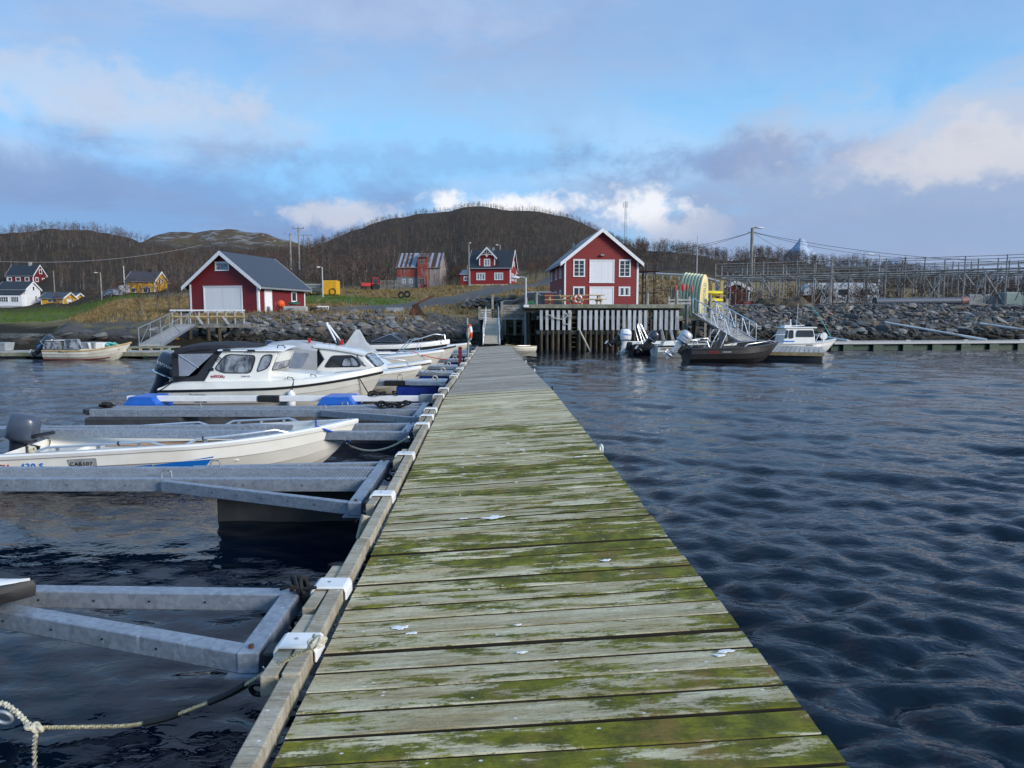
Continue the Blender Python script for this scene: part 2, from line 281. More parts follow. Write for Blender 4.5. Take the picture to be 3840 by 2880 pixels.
def plank_mat(name, pale, brown, moss_lo, moss_amt):
    m, nt, b = new_mat(name)
    w = coords(nt, 'World'); o = coords(nt); r = nd(nt, 'ShaderNodeObjectInfo').outputs['Random']
    off = nd(nt, 'ShaderNodeCombineXYZ', ins={0: mth(nt, 'MULTIPLY', r, 41.0), 1: mth(nt, 'MULTIPLY', r, 7.0), 2: r}).outputs[0]
    sx = nd(nt, 'ShaderNodeSeparateXYZ', ins={0: w})
    pw = vmth(nt, 'ADD', w, off).outputs[0]
    gr = noise(nt, vmth(nt, 'MULTIPLY', pw, (2.5, 60, 8)).outputs[0], 1.0, 5, .6, .3)             # grain
    st = noise(nt, vmth(nt, 'MULTIPLY', pw, (1.6, 9, 1)).outputs[0], 1.0, 6, .62, .4)             # stains
    mo = noise(nt, vmth(nt, 'ADD', vmth(nt, 'MULTIPLY', w, (1.7, 8.5, 1)).outputs[0], vmth(nt, 'MULTIPLY', off, (.12, .3, 0)).outputs[0]).outputs[0], 1.0, 9, .70, .25)
    ms = noise(nt, vmth(nt, 'MULTIPLY', w, (.6, 1, 1)).outputs[0], 70, 5, .8)
    c = mixc(nt, sstep(nt, st, .35, .68), pale, brown)
    c = mixc(nt, mth(nt, 'MULTIPLY', sstep(nt, gr, .50, .72), .55), c, tuple(x*.42 for x in brown))
    rv = vmth(nt, 'SCALE', c); nt.links.new(nd(nt, 'ShaderNodeMapRange', ins={0: r, 3: .8, 4: 1.16}).outputs[0], rv.inputs[3]); c = rv.outputs[0]
    if moss_amt:
        big = noise(nt, w, .55, 2, .5)
        edge = mth(nt, 'MULTIPLY', sstep(nt, sx.outputs[0], -1.0, 1.2), .06)
        far = mth(nt, 'MULTIPLY', sstep(nt, sx.outputs[1], 5.5, 12.0), -.17)
        q = mth(nt, 'ADD', mth(nt, 'ADD', mo, mth(nt, 'MULTIPLY', mth(nt, 'SUBTRACT', big, .5), .25)), mth(nt, 'ADD', mth(nt, 'ADD', edge, far), mth(nt, 'MULTIPLY_ADD', mth(nt, 'SUBTRACT', ms, .5), .30, mth(nt, 'MULTIPLY', mth(nt, 'SUBTRACT', r, .5), .13))))
        mk = sstep(nt, q, moss_lo, moss_lo+.075)
        mc = mixc(nt, sstep(nt, noise(nt, w, 9, 5, .6), .35, .7), (.066, .070, .002), (.190, .185, .006))
        mc = mixc(nt, sstep(nt, noise(nt, w, 4, 4, .6), .52, .72), mc, (.19, .125, .025))
        c = mixc(nt, mth(nt, 'MULTIPLY', mk, moss_amt), c, mc)
    wn = nd(nt, 'ShaderNodeTexVoronoi', ins={'Vector': vmth(nt, 'MULTIPLY', pw, (1, 1.6, .01)).outputs[0], 'Scale': 26.0, 'Randomness': 1.0})
    rc = nd(nt, 'ShaderNodeSeparateColor', ins={0: wn.outputs['Color']})
    spk = mth(nt, 'MULTIPLY', mth(nt, 'LESS_THAN', wn.outputs['Distance'], .22), mth(nt, 'GREATER_THAN', rc.outputs[0], .965))
    fs = vmth(nt, 'SCALE', c); nt.links.new(nd(nt, 'ShaderNodeMapRange', ins={0: mth(nt, 'ADD', mth(nt, 'MULTIPLY', ms, .6), mth(nt, 'MULTIPLY', noise(nt, vmth(nt, 'MULTIPLY', pw, (14, 150, 20)).outputs[0], 1.0, 3, .6), .4)), 1: .32, 2: .68, 3: .58, 4: 1.34}).outputs[0], fs.inputs[3]); c = fs.outputs[0]
    c = mixc(nt, mth(nt, 'MULTIPLY', spk, .8), c, (.75, .76, .73))
    nt.links.new(c, b.inputs['Base Color']); b.inputs['Roughness'].default_value = .82; b.inputs['Specular IOR Level'].default_value = .3
    bump(nt, b, mth(nt, 'ADD', mth(nt, 'MULTIPLY', gr, .6), mth(nt, 'MULTIPLY', ms, .5)), .55, .006); return m
plank_mat('plank_near', (.66, .60, .41), (.42, .33, .17), .470, .97)
plank_mat('plank_far', (.44, .405, .35), (.28, .235, .18), .6, 0)
plank_mat('kerb_wood', (.42, .38, .30), (.28, .24, .17), .66, .8)
def stone_mat():
    m, nt, b = new_mat('stone'); r = nd(nt, 'ShaderNodeObjectInfo').outputs['Random']; o = coords(nt); w = coords(nt, 'World')
    cr = nd(nt, 'ShaderNodeValToRGB', ins={0: r}); e = cr.color_ramp; e.interpolation = 'CONSTANT'
    cols = [(.085, .09, .10), (.17, .175, .18), (.115, .12, .125), (.25, .24, .225), (.15, .115, .085), (.20, .20, .205), (.10, .10, .11), (.22, .17, .125), (.135, .14, .15), (.29, .285, .275)]
    while len(e.elements) < len(cols): e.elements.new(.5)
    for i, c in enumerate(cols): e.elements[i].position = i/len(cols); e.elements[i].color = c+(1,)
    n = noise(nt, vmth(nt, 'ADD', o, nd(nt, 'ShaderNodeCombineXYZ', ins={0: mth(nt, 'MULTIPLY', r, 31.0)}).outputs[0]).outputs[0], 2.2, 7, .68)
    c = mixc(nt, sstep(nt, n, .3, .7), cr.outputs[0], (.07, .07, .072), 'MIX'); c = mixc(nt, .45, cr.outputs[0], c)
    c = mixc(nt, mth(nt, 'MULTIPLY', sstep(nt, noise(nt, o, .9, 4, .6), .6, .72), .6), c, (.24, .12, .045))
    z = nd(nt, 'ShaderNodeSeparateXYZ', ins={0: w}).outputs[2]
    wet = sstep(nt, mth(nt, 'ADD', z, mth(nt, 'MULTIPLY', noise(nt, w, .8, 4), .7)), 1.55, .95)
    c = mixc(nt, mth(nt, 'MULTIPLY', wet, .93), c, (.014, .012, .008))
    nt.links.new(c, b.inputs['Base Color']); b.inputs['Roughness'].default_value = .85; bump(nt, b, n, .5, .04)
stone_mat()
mat('plank_side_shade', (.014, .012, .008), .9, var=.5, scale=8, bmp=.3)  # near-black: shade of the deck gaps put into the colour, along with wet algae
mat('plank_warm', (.44, .375, .28), .85, var=.22, scale=6, bmp=.3, rnd=.12)
# ------------------------------------------------------------------ terrain
def vnoise(x, y, seed):
    """smooth value noise in -1..1"""
    r = np.random.default_rng(seed).random((256, 256))*2-1
    xi = np.floor(x).astype(int); yi = np.floor(y).astype(int); fx = x-xi; fy = y-yi
    fx = fx*fx*(3-2*fx); fy = fy*fy*(3-2*fy)
    g = lambda i, j: r[i % 256, j % 256]
    return (g(xi, yi)*(1-fx)+g(xi+1, yi)*fx)*(1-fy)+(g(xi, yi+1)*(1-fx)+g(xi+1, yi+1)*fx)*fy
def fbm(x, y, seed, o=4):
    return sum(vnoise(x*2**k, y*2**k, seed+k)/2**k for k in range(o))
def sm(x, a, b): t = np.clip((x-a)/(b-a), 0, 1); return t*t*(3-2*t)
COLS = {
 -1500: [(34, -1.6), (40, -.5), (55, .3), (62, -.6), (90, -.6), (100, .6), (150, 4), (185, 10), (230, 24), (300, 36), (380, 40), (700, 20)],
 0: [(34, -1.6), (38, -.4), (43, .25), (55, .45), (62, -.5), (86, -.5), (95, .5), (110, 1.2), (150, 4.2), (185, 10.4), (230, 25), (300, 37.6), (380, 40), (700, 20)],
 170: [(34, -1.6), (38, -.4), (43, .25), (55, .6), (62, .1), (84, -.3), (92, .6), (110, 1.4), (150, 4.3), (185, 10.2), (230, 25), (300, 37.6), (380, 40), (700, 20)],
 280: [(35, -1.6), (39, -.4), (44, .3), (54, 1.0), (66, 1.5), (80, 1.3), (95, 1.4), (110, 1.8), (150, 4.5), (185, 10), (230, 25), (300, 38.4), (380, 40), (700, 22)],
 450: [(36, -1.6), (41, -.3), (45, .5), (52, 1.3), (60, 2.0), (80, 2.9), (110, 4.3), (150, 6.3), (185, 9), (240, 24), (310, 37.4), (380, 39), (700, 22)],
 600: [(38, -1.6), (43, -.3), (46, .5), (52, 1.4), (58, 2.1), (80, 2.9), (110, 4.6), (150, 7), (200, 13), (300, 30), (400, 45), (520, 62), (620, 55)],
 720: [(40, -1.6), (45, -.3), (48, .5), (53, 1.6), (58, 2.35), (75, 2.7), (100, 4), (150, 8), (200, 14), (300, 26), (400, 43), (520, 64.5), (620, 58)],
 870: [(41, -1.6), (46, -.3), (49, .6), (53, 1.9), (56.5, 2.4), (75, 2.7), (100, 4.3), (150, 8.3), (200, 14), (300, 26), (400, 43), (520, 65.5), (620, 58)],
 1000: [(42, -1.6), (46, -.3), (49, .6), (53, 2.0), (56.5, 2.4), (70, 2.7), (85, 3.6), (110, 5.2), (130, 7), (150, 9), (200, 15), (300, 26), (400, 42), (520, 62), (620, 58)],
 1150: [(42, -1.6), (46, -.3), (49, .6), (53, 2.0), (57, 2.35), (65, 2.7), (80, 3.8), (100, 5.4), (130, 7.2), (150, 9.5), (200, 16), (300, 29), (400, 41), (520, 52), (620, 54)],
 1250: [(42, -1.6), (46, -.3), (50, .7), (54, 2.0), (58, 2.35), (65, 2.7), (80, 3.9), (100, 5.5), (130, 7.2), (150, 10), (200, 18), (280, 31), (350, 40), (450, 36), (620, 40)],
 1400: [(43, -1.6), (47, -.3), (51, .7), (55, 2.0), (60, 2.35), (68, 2.8), (82, 4), (102, 5.6), (130, 7.1), (150, 9.5), (200, 19), (280, 35), (350, 47), (450, 40), (620, 30)],
 1500: [(44, -1.6), (48, -.3), (52, .7), (57, 2.1), (62, 2.4), (72, 3.0), (85, 4.2), (105, 5.8), (130, 7.1), (150, 9.5), (200, 20), (280, 38), (350, 51.5), (450, 43), (620, 30)],
 1600: [(45, -1.6), (49, -.3), (54, .7), (59, 1.9), (64, 2.4), (74, 3.2), (88, 4.6), (108, 6.2), (130, 7.1), (150, 9.5), (200, 21), (280, 40), (350, 54), (450, 46), (620, 30)],
 1750: [(46, -1.6), (51, -.2), (56, .7), (62, 1.7), (68, 2.5), (80, 3.8), (100, 6), (115, 7.0), (140, 9.5), (200, 22), (280, 42), (350, 55.2), (450, 47), (620, 30)],
 1880: [(47, -1.6), (53, -.2), (58, .8), (62, 1.9), (67, 2.6), (78, 3.9), (100, 6.4), (118, 7.2), (140, 9.8), (200, 22), (280, 41), (350, 55), (450, 46), (620, 30)],
 2000: [(48, -1.6), (54, -.2), (58, 1.2), (61, 2.6), (66, 2.75), (75, 3.6), (100, 6.3), (120, 8), (150, 12), (200, 22), (280, 40), (350, 53.5), (450, 44), (620, 28)],
 2120: [(48, -1.6), (52, -.2), (56, 1.2), (60, 2.6), (66, 2.75), (76, 2.9), (95, 5.5), (120, 9), (150, 13), (200, 22), (280, 38), (350, 50.5), (450, 40), (620, 26)],
 2250: [(47, -1.6), (52, -.2), (55, 1.2), (59, 2.6), (66, 2.75), (76, 2.85), (90, 5), (110, 8), (150, 13), (200, 21), (280, 34), (350, 43.5), (450, 34), (620, 22)],
 2350: [(47, -1.6), (52, -.2), (55, 1.2), (58, 2.6), (66, 2.75), (74, 2.85), (86, 5), (95, 7.2), (105, 7.4), (150, 12.5), (200, 19), (280, 31), (350, 36), (450, 32), (620, 20)],
 2450: [(47, -1.6), (51, -.2), (54, 1.2), (57, 2.6), (66, 2.75), (72, 2.85), (82, 4.6), (94, 7.2), (105, 7.4), (130, 9.5), (170, 14.5), (200, 19.5), (240, 25), (350, 31), (620, 18)],
 2600: [(47, -1.6), (50, -.2), (52, 1.4), (55, 2.8), (62, 2.9), (74, 3), (84, 4.8), (94, 7), (105, 7.2), (130, 9), (170, 14), (200, 18.5), (240, 23), (350, 25), (620, 16)],
 2750: [(46.5, -1.6), (49.5, -.2), (51, 1.5), (53.5, 2.9), (60, 2.95), (80, 3.2), (92, 5.2), (105, 6.5), (150, 10.5), (200, 17.5), (240, 21.8), (350, 20), (620, 14)],
 3100: [(46.5, -1.6), (49.5, -.2), (51, 1.5), (53.5, 2.95), (60, 2.95), (90, 3.4), (110, 5.4), (160, 10.5), (200, 16), (240, 20), (350, 17), (620, 12)],
 3450: [(46.5, -1.6), (49.5, -.2), (51, 1.5), (53.5, 2.95), (60, 2.95), (90, 3.4), (110, 5), (160, 8.5), (200, 12.5), (240, 15.8), (350, 13), (620, 10)],
 3700: [(46.5, -1.6), (49.5, -.2), (51, 1.5), (53.5, 2.95), (60, 2.95), (90, 3.3), (110, 4.6), (160, 7), (200, 10.5), (240, 13.3), (350, 11), (620, 8)],
 5500: [(46.5, -1.6), (49.5, -.2), (51, 1.5), (53.5, 3.0), (60, 3.0), (90, 3.2), (110, 4.2), (160, 5.5), (200, 6), (280, 7), (620, 7)]}
_pxs = sorted(COLS); LD0, LD1 = math.log(34), math.log(700); ND, NP = 300, 560
GD = np.exp(np.linspace(LD0, LD1, ND)); GP = np.linspace(-1500, 5500, NP)
_cz = np.array([np.interp(GD, [d for d, _ in COLS[p]], [z for _, z in COLS[p]]) for p in _pxs])
GZ = np.array([np.interp(GP, _pxs, _cz[:, j]) for j in range(ND)]).T            # [px, D]
_k = np.array([1, 3, 5, 6, 5, 3, 1])/24.0
_pad = np.pad(GZ, ((3, 3), (0, 0)), mode='edge'); GZ = sum(_k[i]*_pad[i:i+NP] for i in range(7))
GY = np.broadcast_to(GD[None, :], GZ.shape); GX = (GP[:, None]-1920)/F*GY
_amp = np.interp(GY, [34, 60, 110, 160, 300, 520], [.05, .07, .2, .8, 1.6, 1.6])
GZ = GZ+_amp*fbm(GX/np.maximum(GY*.05, 6), GY/np.maximum(GY*.05, 6), 5)*.8
_rk = sm(GP[:, None], 520, 640)*sm(-GP[:, None], -1230, -1100)*sm(GY, 360, 440); GZ = GZ+_rk*2.6*fbm(GX/26, GY/20, 33, 5)
_shore = np.clip(1-np.abs(GZ-.8)/1.3, 0, 1)*(GP[:, None] < 760)*(GY < 62)
GZ = GZ+_shore*.55*fbm(GX/3.1+GY/9, GY/2.3, 21)                                  # the bare rock point on the left
def ground(X, Y):
    px = 1920+F*X/Y; a = (px-GP[0])/(GP[1]-GP[0]); b = (math.log(Y)-LD0)/(LD1-LD0)*(ND-1)
    a = min(max(a, 0), NP-1.001); b = min(max(b, 0), ND-1.001); i, j = int(a), int(b); u, v = a-i, b-j
    return (GZ[i, j]*(1-u)+GZ[i+1, j]*u)*(1-v)+(GZ[i, j+1]*(1-u)+GZ[i+1, j+1]*u)*v
def gpt(px, D, dz=0): X = (px-1920)/F*D; return Vector((X, D, ground(X, D)+dz))
def lerp3(a, b, t): return a*(1-t[..., None])+np.array(b)*t[..., None]
def terrain():
    nz = fbm(GX/4, GY/4, 40); nb = fbm(GX/16, GY/16, 60); nf = fbm(GX/1.3, GY/1.3, 80)
    P = np.broadcast_to(GP[:, None], GZ.shape)
    c = np.zeros(GZ.shape+(3,)); c[:] = (.20, .150, .075)
    c = lerp3(c, (.125, .105, .05), sm(nz, -.2, .7))
    gr = np.zeros(GZ.shape)
    gr = np.maximum(gr, sm(nb+nz*.3, -.55, .05)*sm(P, 1020, 1120)*sm(-P, -1600, -1480)*sm(GY, 66, 74)*sm(-GY, -112, -96))     # lawn below the barn
    gr = np.maximum(gr, sm(nb+nz*.2, -.8, .1)*sm(-P, -640, -420)*sm(GY, 96, 108)*sm(-GY, -175, -150))                       # left meadows
    gr = np.maximum(gr, .55*sm(nb+nz*.4, -.1, .5)*sm(-P, -760, -500)*sm(GY, 52, 60)*sm(-GY, -110, -80))
    c = lerp3(c, (.065, .125, .02), gr*.75)
    c = lerp3(c, (.29, .21, .11), sm(P, 2330, 2400)*sm(-P, -2640, -2580)*sm(GY, 70, 78)*sm(-GY, -100, -92)*.9)             # straw bank below the road
    # gravel track and yard
    road = np.array([(800, 60), (1150, 63), (1400, 68), (1600, 76), (1760, 86), (1900, 98), (2060, 112), (2140, 128)], float)
    RX = (road[:, 0]-1920)/F*road[:, 1]; RY = road[:, 1]; dm = np.full(GZ.shape, 1e9)
    for i in range(len(RX)-1):
        ax, ay, bx, by = RX[i], RY[i], RX[i+1], RY[i+1]; t = np.clip(((GX-ax)*(bx-ax)+(GY-ay)*(by-ay))/((bx-ax)**2+(by-ay)**2), 0, 1)
        dm = np.minimum(dm, np.hypot(GX-(ax+(bx-ax)*t), GY-(ay+(by-ay)*t)))
    rd = sm(-dm-nf*.5, -3.6, -2.4)
    rd = np.maximum(rd, sm(P, 1950, 2010)*sm(-P, -3900, -3840)*sm(GY, 58, 60)*sm(-GY, -72, -69)*sm(-P, -2500, -2420))
    c = lerp3(c, (.105, .105, .108), rd*.93); global ROADM, GRASSM; ROADM = rd; GRASSM = gr
    # forest floor, heath, bare rock
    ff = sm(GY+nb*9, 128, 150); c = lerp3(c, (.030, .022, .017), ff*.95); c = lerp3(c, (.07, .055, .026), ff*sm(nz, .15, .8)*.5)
    hill = sm(P, 480, 620)*sm(-P, -1240, -1120)*sm(GY, 330, 430)
    c = lerp3(c, (.095, .068, .042), hill*.9); c = lerp3(c, (.085, .08, .035), hill*sm(nb, .2, .7)*.6)
    HILL = hill
    bwk = sm(P, 2600, 2700)*sm(-GY, -54.3, -53.6); c = lerp3(c, (.06, .06, .06), bwk)
    fs = sm(P, 1560, 1640)*sm(-P, -1850, -1800)*sm(-GY+nz*1.5, -66, -62); c = lerp3(c, (.07, .07, .07), fs*.9); global SHOREM; SHOREM = fs
    low = sm(-GZ-nz*.25, -2.0, -1.3)*sm(-GY, -64, -56); c = lerp3(c, (.085, .083, .082), low*.95)
    moss = sm(nf+nz, .2, .9)*low*sm(GZ, .9, 1.3); c = lerp3(c, (.16, .135, .05), moss*.8)
    tide = sm(-GZ-nz*.22, -1.05, -.62); c = lerp3(c, (.022, .018, .010), tide)
    n = NP*ND; co = np.stack([GX, GY, GZ], -1).reshape(n, 3)
    i, j = np.meshgrid(np.arange(NP-1), np.arange(ND-1), indexing='ij'); a = (i*ND+j).ravel()
    q = np.stack([a, a+ND, a+ND+1, a+1], 1)
    me = bpy.data.meshes.new('terrain'); me.vertices.add(n); me.vertices.foreach_set('co', co.ravel())
    me.loops.add(q.size); me.loops.foreach_set('vertex_index', q.ravel()); me.polygons.add(len(q)); me.polygons.foreach_set('loop_start', np.arange(0, q.size, 4)); me.update(calc_edges=True)
    me.polygons.foreach_set('use_smooth', [True]*len(q))
    hm = me.attributes.new('heath', 'FLOAT', 'POINT'); hm.data.foreach_set('value', HILL.ravel().astype(np.float32))
    ca = me.color_attributes.new('ground_colour', 'FLOAT_COLOR', 'POINT'); ca.data.foreach_set('color', np.concatenate([c.reshape(n, 3), np.ones((n, 1))], 1).ravel())
    m, nt, b = new_mat('ground'); at_ = nd(nt, 'ShaderNodeAttribute', attribute_name='ground_colour').outputs[0]; w = coords(nt, 'World')
    n1 = noise(nt, w, 1.1, 8, .72); n2 = noise(nt, w, 7.0, 5, .7)
    hth = nd(nt, 'ShaderNodeAttribute', attribute_name='heath').outputs['Fac']; rkn = noise(nt, vmth(nt, 'MULTIPLY', w, (1, .45, 2.2)).outputs[0], .10, 7, .68, .6)
    at_ = mixc(nt, mth(nt, 'MULTIPLY', hth, sstep(nt, rkn, .53, .58)), at_, (.19, .19, .195))
    k = vmth(nt, 'SCALE', at_); nt.links.new(nd(nt, 'ShaderNodeMapRange', ins={0: mth(nt, 'ADD', mth(nt, 'MULTIPLY', n1, .5), mth(nt, 'MULTIPLY', n2, .5)), 1: .3, 2: .7, 3: .45, 4: 1.6}).outputs[0], k.inputs[3])
    nt.links.new(k.outputs[0], b.inputs['Base Color']); b.inputs['Roughness'].default_value = .95; b.inputs['Specular IOR Level'].default_value = .2
    bump(nt, b, mth(nt, 'ADD', n1, mth(nt, 'MULTIPLY', n2, .4)), .8, .25)
    o = link('terrain', me, m); o['kind'] = 'structure'; return o
terrain()
# land and sea floor beyond the terrain sheet, out to the horizon
mb = MB(); mb.add([(-9000, -9000, -3), (9000, -9000, -3), (9000, 9000, -3), (-9000, 9000, -3)], [(0, 1, 2, 3)])
o = part('ground', mb, mat('seabed', (.02, .022, .02), .9), None); o['kind'] = 'structure'

def mountain():
    rows, cols = 70, 170; mb = MB(); px = np.linspace(2600, 3900, cols); D = np.linspace(2300, 4300, rows)
    prof = np.interp(px, [2600, 2780, 2880, 2940, 2985, 3020, 3060, 3150, 3300, 3440, 3540, 3700, 3900], [1060, 1030, 975, 925, 876, 915, 960, 985, 970, 968, 1010, 1085, 1120])
    PX, DD = np.meshgrid(px, D, indexing='ij'); X = (PX-1920)/F*DD; zt = CZ+(HOR-prof[:, None])*3300/F
    s = np.clip(1-np.abs(DD-3300)/1000, 0, 1); z = zt*s**.8*.92-10+44*s*fbm(X/130, DD/130, 130, 5)*np.clip(s*1.4, 0, 1)
    vs = np.stack([X, DD, z], -1).reshape(-1, 3).tolist(); fs = [(i*rows+j, (i+1)*rows+j, (i+1)*rows+j+1, i*rows+j+1) for i in range(cols-1) for j in range(rows-1)]
    mb.add(vs, fs)
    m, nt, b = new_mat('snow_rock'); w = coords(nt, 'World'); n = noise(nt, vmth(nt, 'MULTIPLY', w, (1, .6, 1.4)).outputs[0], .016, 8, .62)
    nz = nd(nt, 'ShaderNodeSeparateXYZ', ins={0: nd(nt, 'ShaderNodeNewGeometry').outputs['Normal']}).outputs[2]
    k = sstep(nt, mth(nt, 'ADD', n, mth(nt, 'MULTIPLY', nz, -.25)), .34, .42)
    nt.links.new(mixc(nt, k, (.34, .41, .53), (.16, .21, .30)), b.inputs['Base Color']); b.inputs['Roughness'].default_value = .9  # snow and rock greyed blue: distance haze put into the colours
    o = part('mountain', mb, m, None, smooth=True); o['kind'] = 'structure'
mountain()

# ------------------------------------------------------------------ water with real waves
def water():
    m, nt, b = new_mat('water'); w = coords(nt, 'World')
    b.inputs['Base Color'].default_value = (.002, .007, .016, 1); b.inputs['Roughness'].default_value = .012; b.inputs['IOR'].default_value = 1.33; b.inputs['Specular IOR Level'].default_value = .5
    wv = vmth(nt, 'MULTIPLY', w, (1, 1.5, 1)).outputs[0]
    h = noise(nt, wv, 9, 2, .5, .6)
    xx = nd(nt, 'ShaderNodeSeparateXYZ', ins={0: w}); calm = mth(nt, 'MULTIPLY', sstep(nt, xx.outputs[0], -.6, -2.2), sstep(nt, xx.outputs[1], 9.0, 5.0))
    bn = nd(nt, 'ShaderNodeBump', ins={'Height': h, 'Distance': .05}); nt.links.new(mth(nt, 'SUBTRACT', .20, mth(nt, 'MULTIPLY', calm, .13)), bn.inputs['Strength']); nt.links.new(bn.outputs[0], b.inputs['Normal'])
    nu, nr, Y0, K = 780, 600, -2.0, 8.0
    D = np.concatenate([Y0-.7+np.exp(np.linspace(math.log(.7), math.log(64), nr)), [75, 100, 160, 400]]); ndp = len(D)
    u = np.linspace(-1.05, 1.05, nu); U, DD = np.meshgrid(u, D, indexing='ij'); X = U*(DD+K); Y = DD.copy()
    rg = np.random.default_rng(3); Z = np.zeros_like(X); DX = np.zeros_like(X); DY = np.zeros_like(X)
    cell = np.maximum(2.1/nu*(DD+K), (DD-Y0+.7)*(math.log(64/.7)/nr))
    for i in range(110):
        lam = .11*(2.4/.11)**(i/109)*rg.uniform(.9, 1.1); k = 2*math.pi/lam
        th = math.radians(-112)+rg.normal(0, .36 if i % 4 else .8); kx, ky = k*math.cos(th), k*math.sin(th); ph = rg.uniform(0, 6.28)
        a = .0050*lam**.66*(1.0 if lam < .55 else .5)
        fade = np.clip((lam/cell-2.2)/2.5, 0, 1)
        A = a*fade; p = kx*X+ky*Y+ph
        Z += A*np.sin(p); DX -= A*.8*(kx/k)*np.cos(p); DY -= A*.8*(ky/k)*np.cos(p)
    patch = 1+.35*fbm(X/3.5, Y/5, 300, 3)                                   # gusts
    lee = 1-.72*sm(-X, .3, 2.2)*sm(-Y, -10, -5.5)-.40*sm(-X, .3, 2.2)*sm(Y, 5, 10)*sm(-Y, -30, -20)
    g = np.clip(patch, .35, 1.7)*lee*1.42*(DD < 60)*np.clip((1.05-np.abs(U))/.05, 0, 1)*np.clip((DD-Y0)/.4, 0, 1)
    co = np.stack([X+DX*g, Y+DY*g, Z*g], -1).reshape(-1, 3)
    i, j = np.meshgrid(np.arange(nu-1), np.arange(ndp-1), indexing='ij'); a = (i*ndp+j).ravel(); q = np.stack([a, a+ndp, a+ndp+1, a+1], 1)
    me = bpy.data.meshes.new('water'); me.vertices.add(len(co)); me.vertices.foreach_set('co', co.ravel())
    me.loops.add(q.size); me.loops.foreach_set('vertex_index', q.ravel()); me.polygons.add(len(q)); me.polygons.foreach_set('loop_start', np.arange(0, q.size, 4)); me.update(calc_edges=True)
    me.polygons.foreach_set('use_smooth', [True]*len(q))
    o = link('water', me, m); o['kind'] = 'structure'
    far = MB()                                                              # calm sea on all sides of the wave sheet
    e0, e1 = 1.05*(Y0+K), 1.05*(400+K)
    far.add([(-3000, -3000, 0), (3000, -3000, 0), (3000, Y0, 0), (-3000, Y0, 0)], [(0, 1, 2, 3)])
    far.add([(-3000, Y0, 0), (-e0, Y0, 0), (-e1, 400, 0), (-3000, 400, 0)], [(0, 1, 2, 3)])
    far.add([(e0, Y0, 0), (3000, Y0, 0), (3000, 400, 0), (e1, 400, 0)], [(0, 1, 2, 3)])
    o = part('open_water', far, m, None); o['kind'] = 'structure'
water()

# ------------------------------------------------------------------ bare birch woods
def tree_tris(seed, H=7.0, twigs=60, detail=1):
    """triangles of a leafless birch: tapered trunk(s), limbs and fine twigs as thin blades"""
    r = np.random.default_rng(seed); T = []; C = []
    def blade(p, q, w0, w1, c, flat=False):
        p, q = np.array(p), np.array(q); d = q-p; L = np.linalg.norm(d)+1e-9
        s = np.cross(d/L, r.normal(size=3)); s /= np.linalg.norm(s)+1e-9
        if flat: T.append((p-s*w0, p+s*w0, q)); C.append(c); return
        s2 = np.cross(d/L, s)
        for a, b2 in ((s, s2), (s2, -.5*s-.5*s2), (-.5*s-.5*s2, s)):
            T.append((p+a*w0, p+b2*w0, q+b2*w1)); T.append((p+a*w0, q+b2*w1, q+a*w1)); C.extend([c, c])
    stems = r.integers(1, 3) if detail == 1 else r.integers(2, 4)
    for s in range(stems):
        x0 = r.normal(0, .18, 2)*(stems > 1); lean = r.normal(0, .09, 2); h = H*r.uniform(.8, 1.05); n = 5 if detail > 1 else 2; pts = []
        for k in range(n+1):
            t = k/n; pts.append(np.array([x0[0]+lean[0]*h*t+r.normal(0, .06), x0[1]+lean[1]*h*t+r.normal(0, .06), h*t]))
        for k in range(n): blade(pts[k], pts[k+1], (.06 if detail == 1 else .085)*(1-k/n*.85)*H/7, (.06 if detail == 1 else .085)*(1-(k+1)/n*.85)*H/7, 0, detail == 1 and k == n-1)
        for k in range(int(twigs/stems)):
            t = r.uniform(.22, 1)**.8; i = min(int(t*n), n-1); f = t*n-i; p = pts[i]*(1-f)+pts[i+1]*f
            az = r.uniform(0, 6.283); up = r.uniform(.35, 1.1); L = h*r.uniform(.16, .34)*(1.15-t*.65)
            d = np.array([math.cos(az), math.sin(az), up]); d /= np.linalg.norm(d); q = p+d*L
            blade(p, q, (.035 if detail == 1 else .022)*H/7, .008, 1, detail == 1)
            for e in range(3 if detail == 1 else 7):
                g = r.uniform(.3, 1); p2 = p+(q-p)*g; d2 = d+r.normal(0, .5, 3)+np.array([0, 0, .15]); d2 /= np.linalg.norm(d2)
                q2 = p2+d2*L*r.uniform(.3, .65); blade(p2, q2, .030 if detail == 1 else .008, .004, 2, True)
    return np.array(T), np.array(C)
def birch_mats():
    out = []
    for nm, c in (('birch_bark', (.15, .135, .125)), ('birch_limb', (.068, .051, .044)), ('birch_twig', (.098, .063, .048))):
        m, nt, b = new_mat(nm); n = noise(nt, coords(nt, 'World'), .22 if nm != 'birch_bark' else 3.0, 4, .65)
        nt.links.new(mixc(nt, sstep(nt, n, .35, .65), tuple(x*.45 for x in c), tuple(x*1.65 for x in c)), b.inputs['Base Color']); b.inputs['Roughness'].default_value = .9; b.inputs['Specular IOR Level'].default_value = .15; out.append(m)
    return out
BIRCH = birch_mats()
def tri_mesh(name, T, C):
    n = len(T); me = bpy.data.meshes.new(name); me.vertices.add(n*3); me.vertices.foreach_set('co', T.reshape(-1).astype(np.float32))
    me.loops.add(n*3); me.loops.foreach_set('vertex_index', np.arange(n*3)); me.polygons.add(n); me.polygons.foreach_set('loop_start', np.arange(0, n*3, 3)); me.polygons.foreach_set('material_index', C.astype(np.int32)); me.update(calc_edges=True)
    for m in BIRCH: me.materials.append(m)
    return me
PROTO = [tree_tris(100+i, 6.2, 20) for i in range(10)]
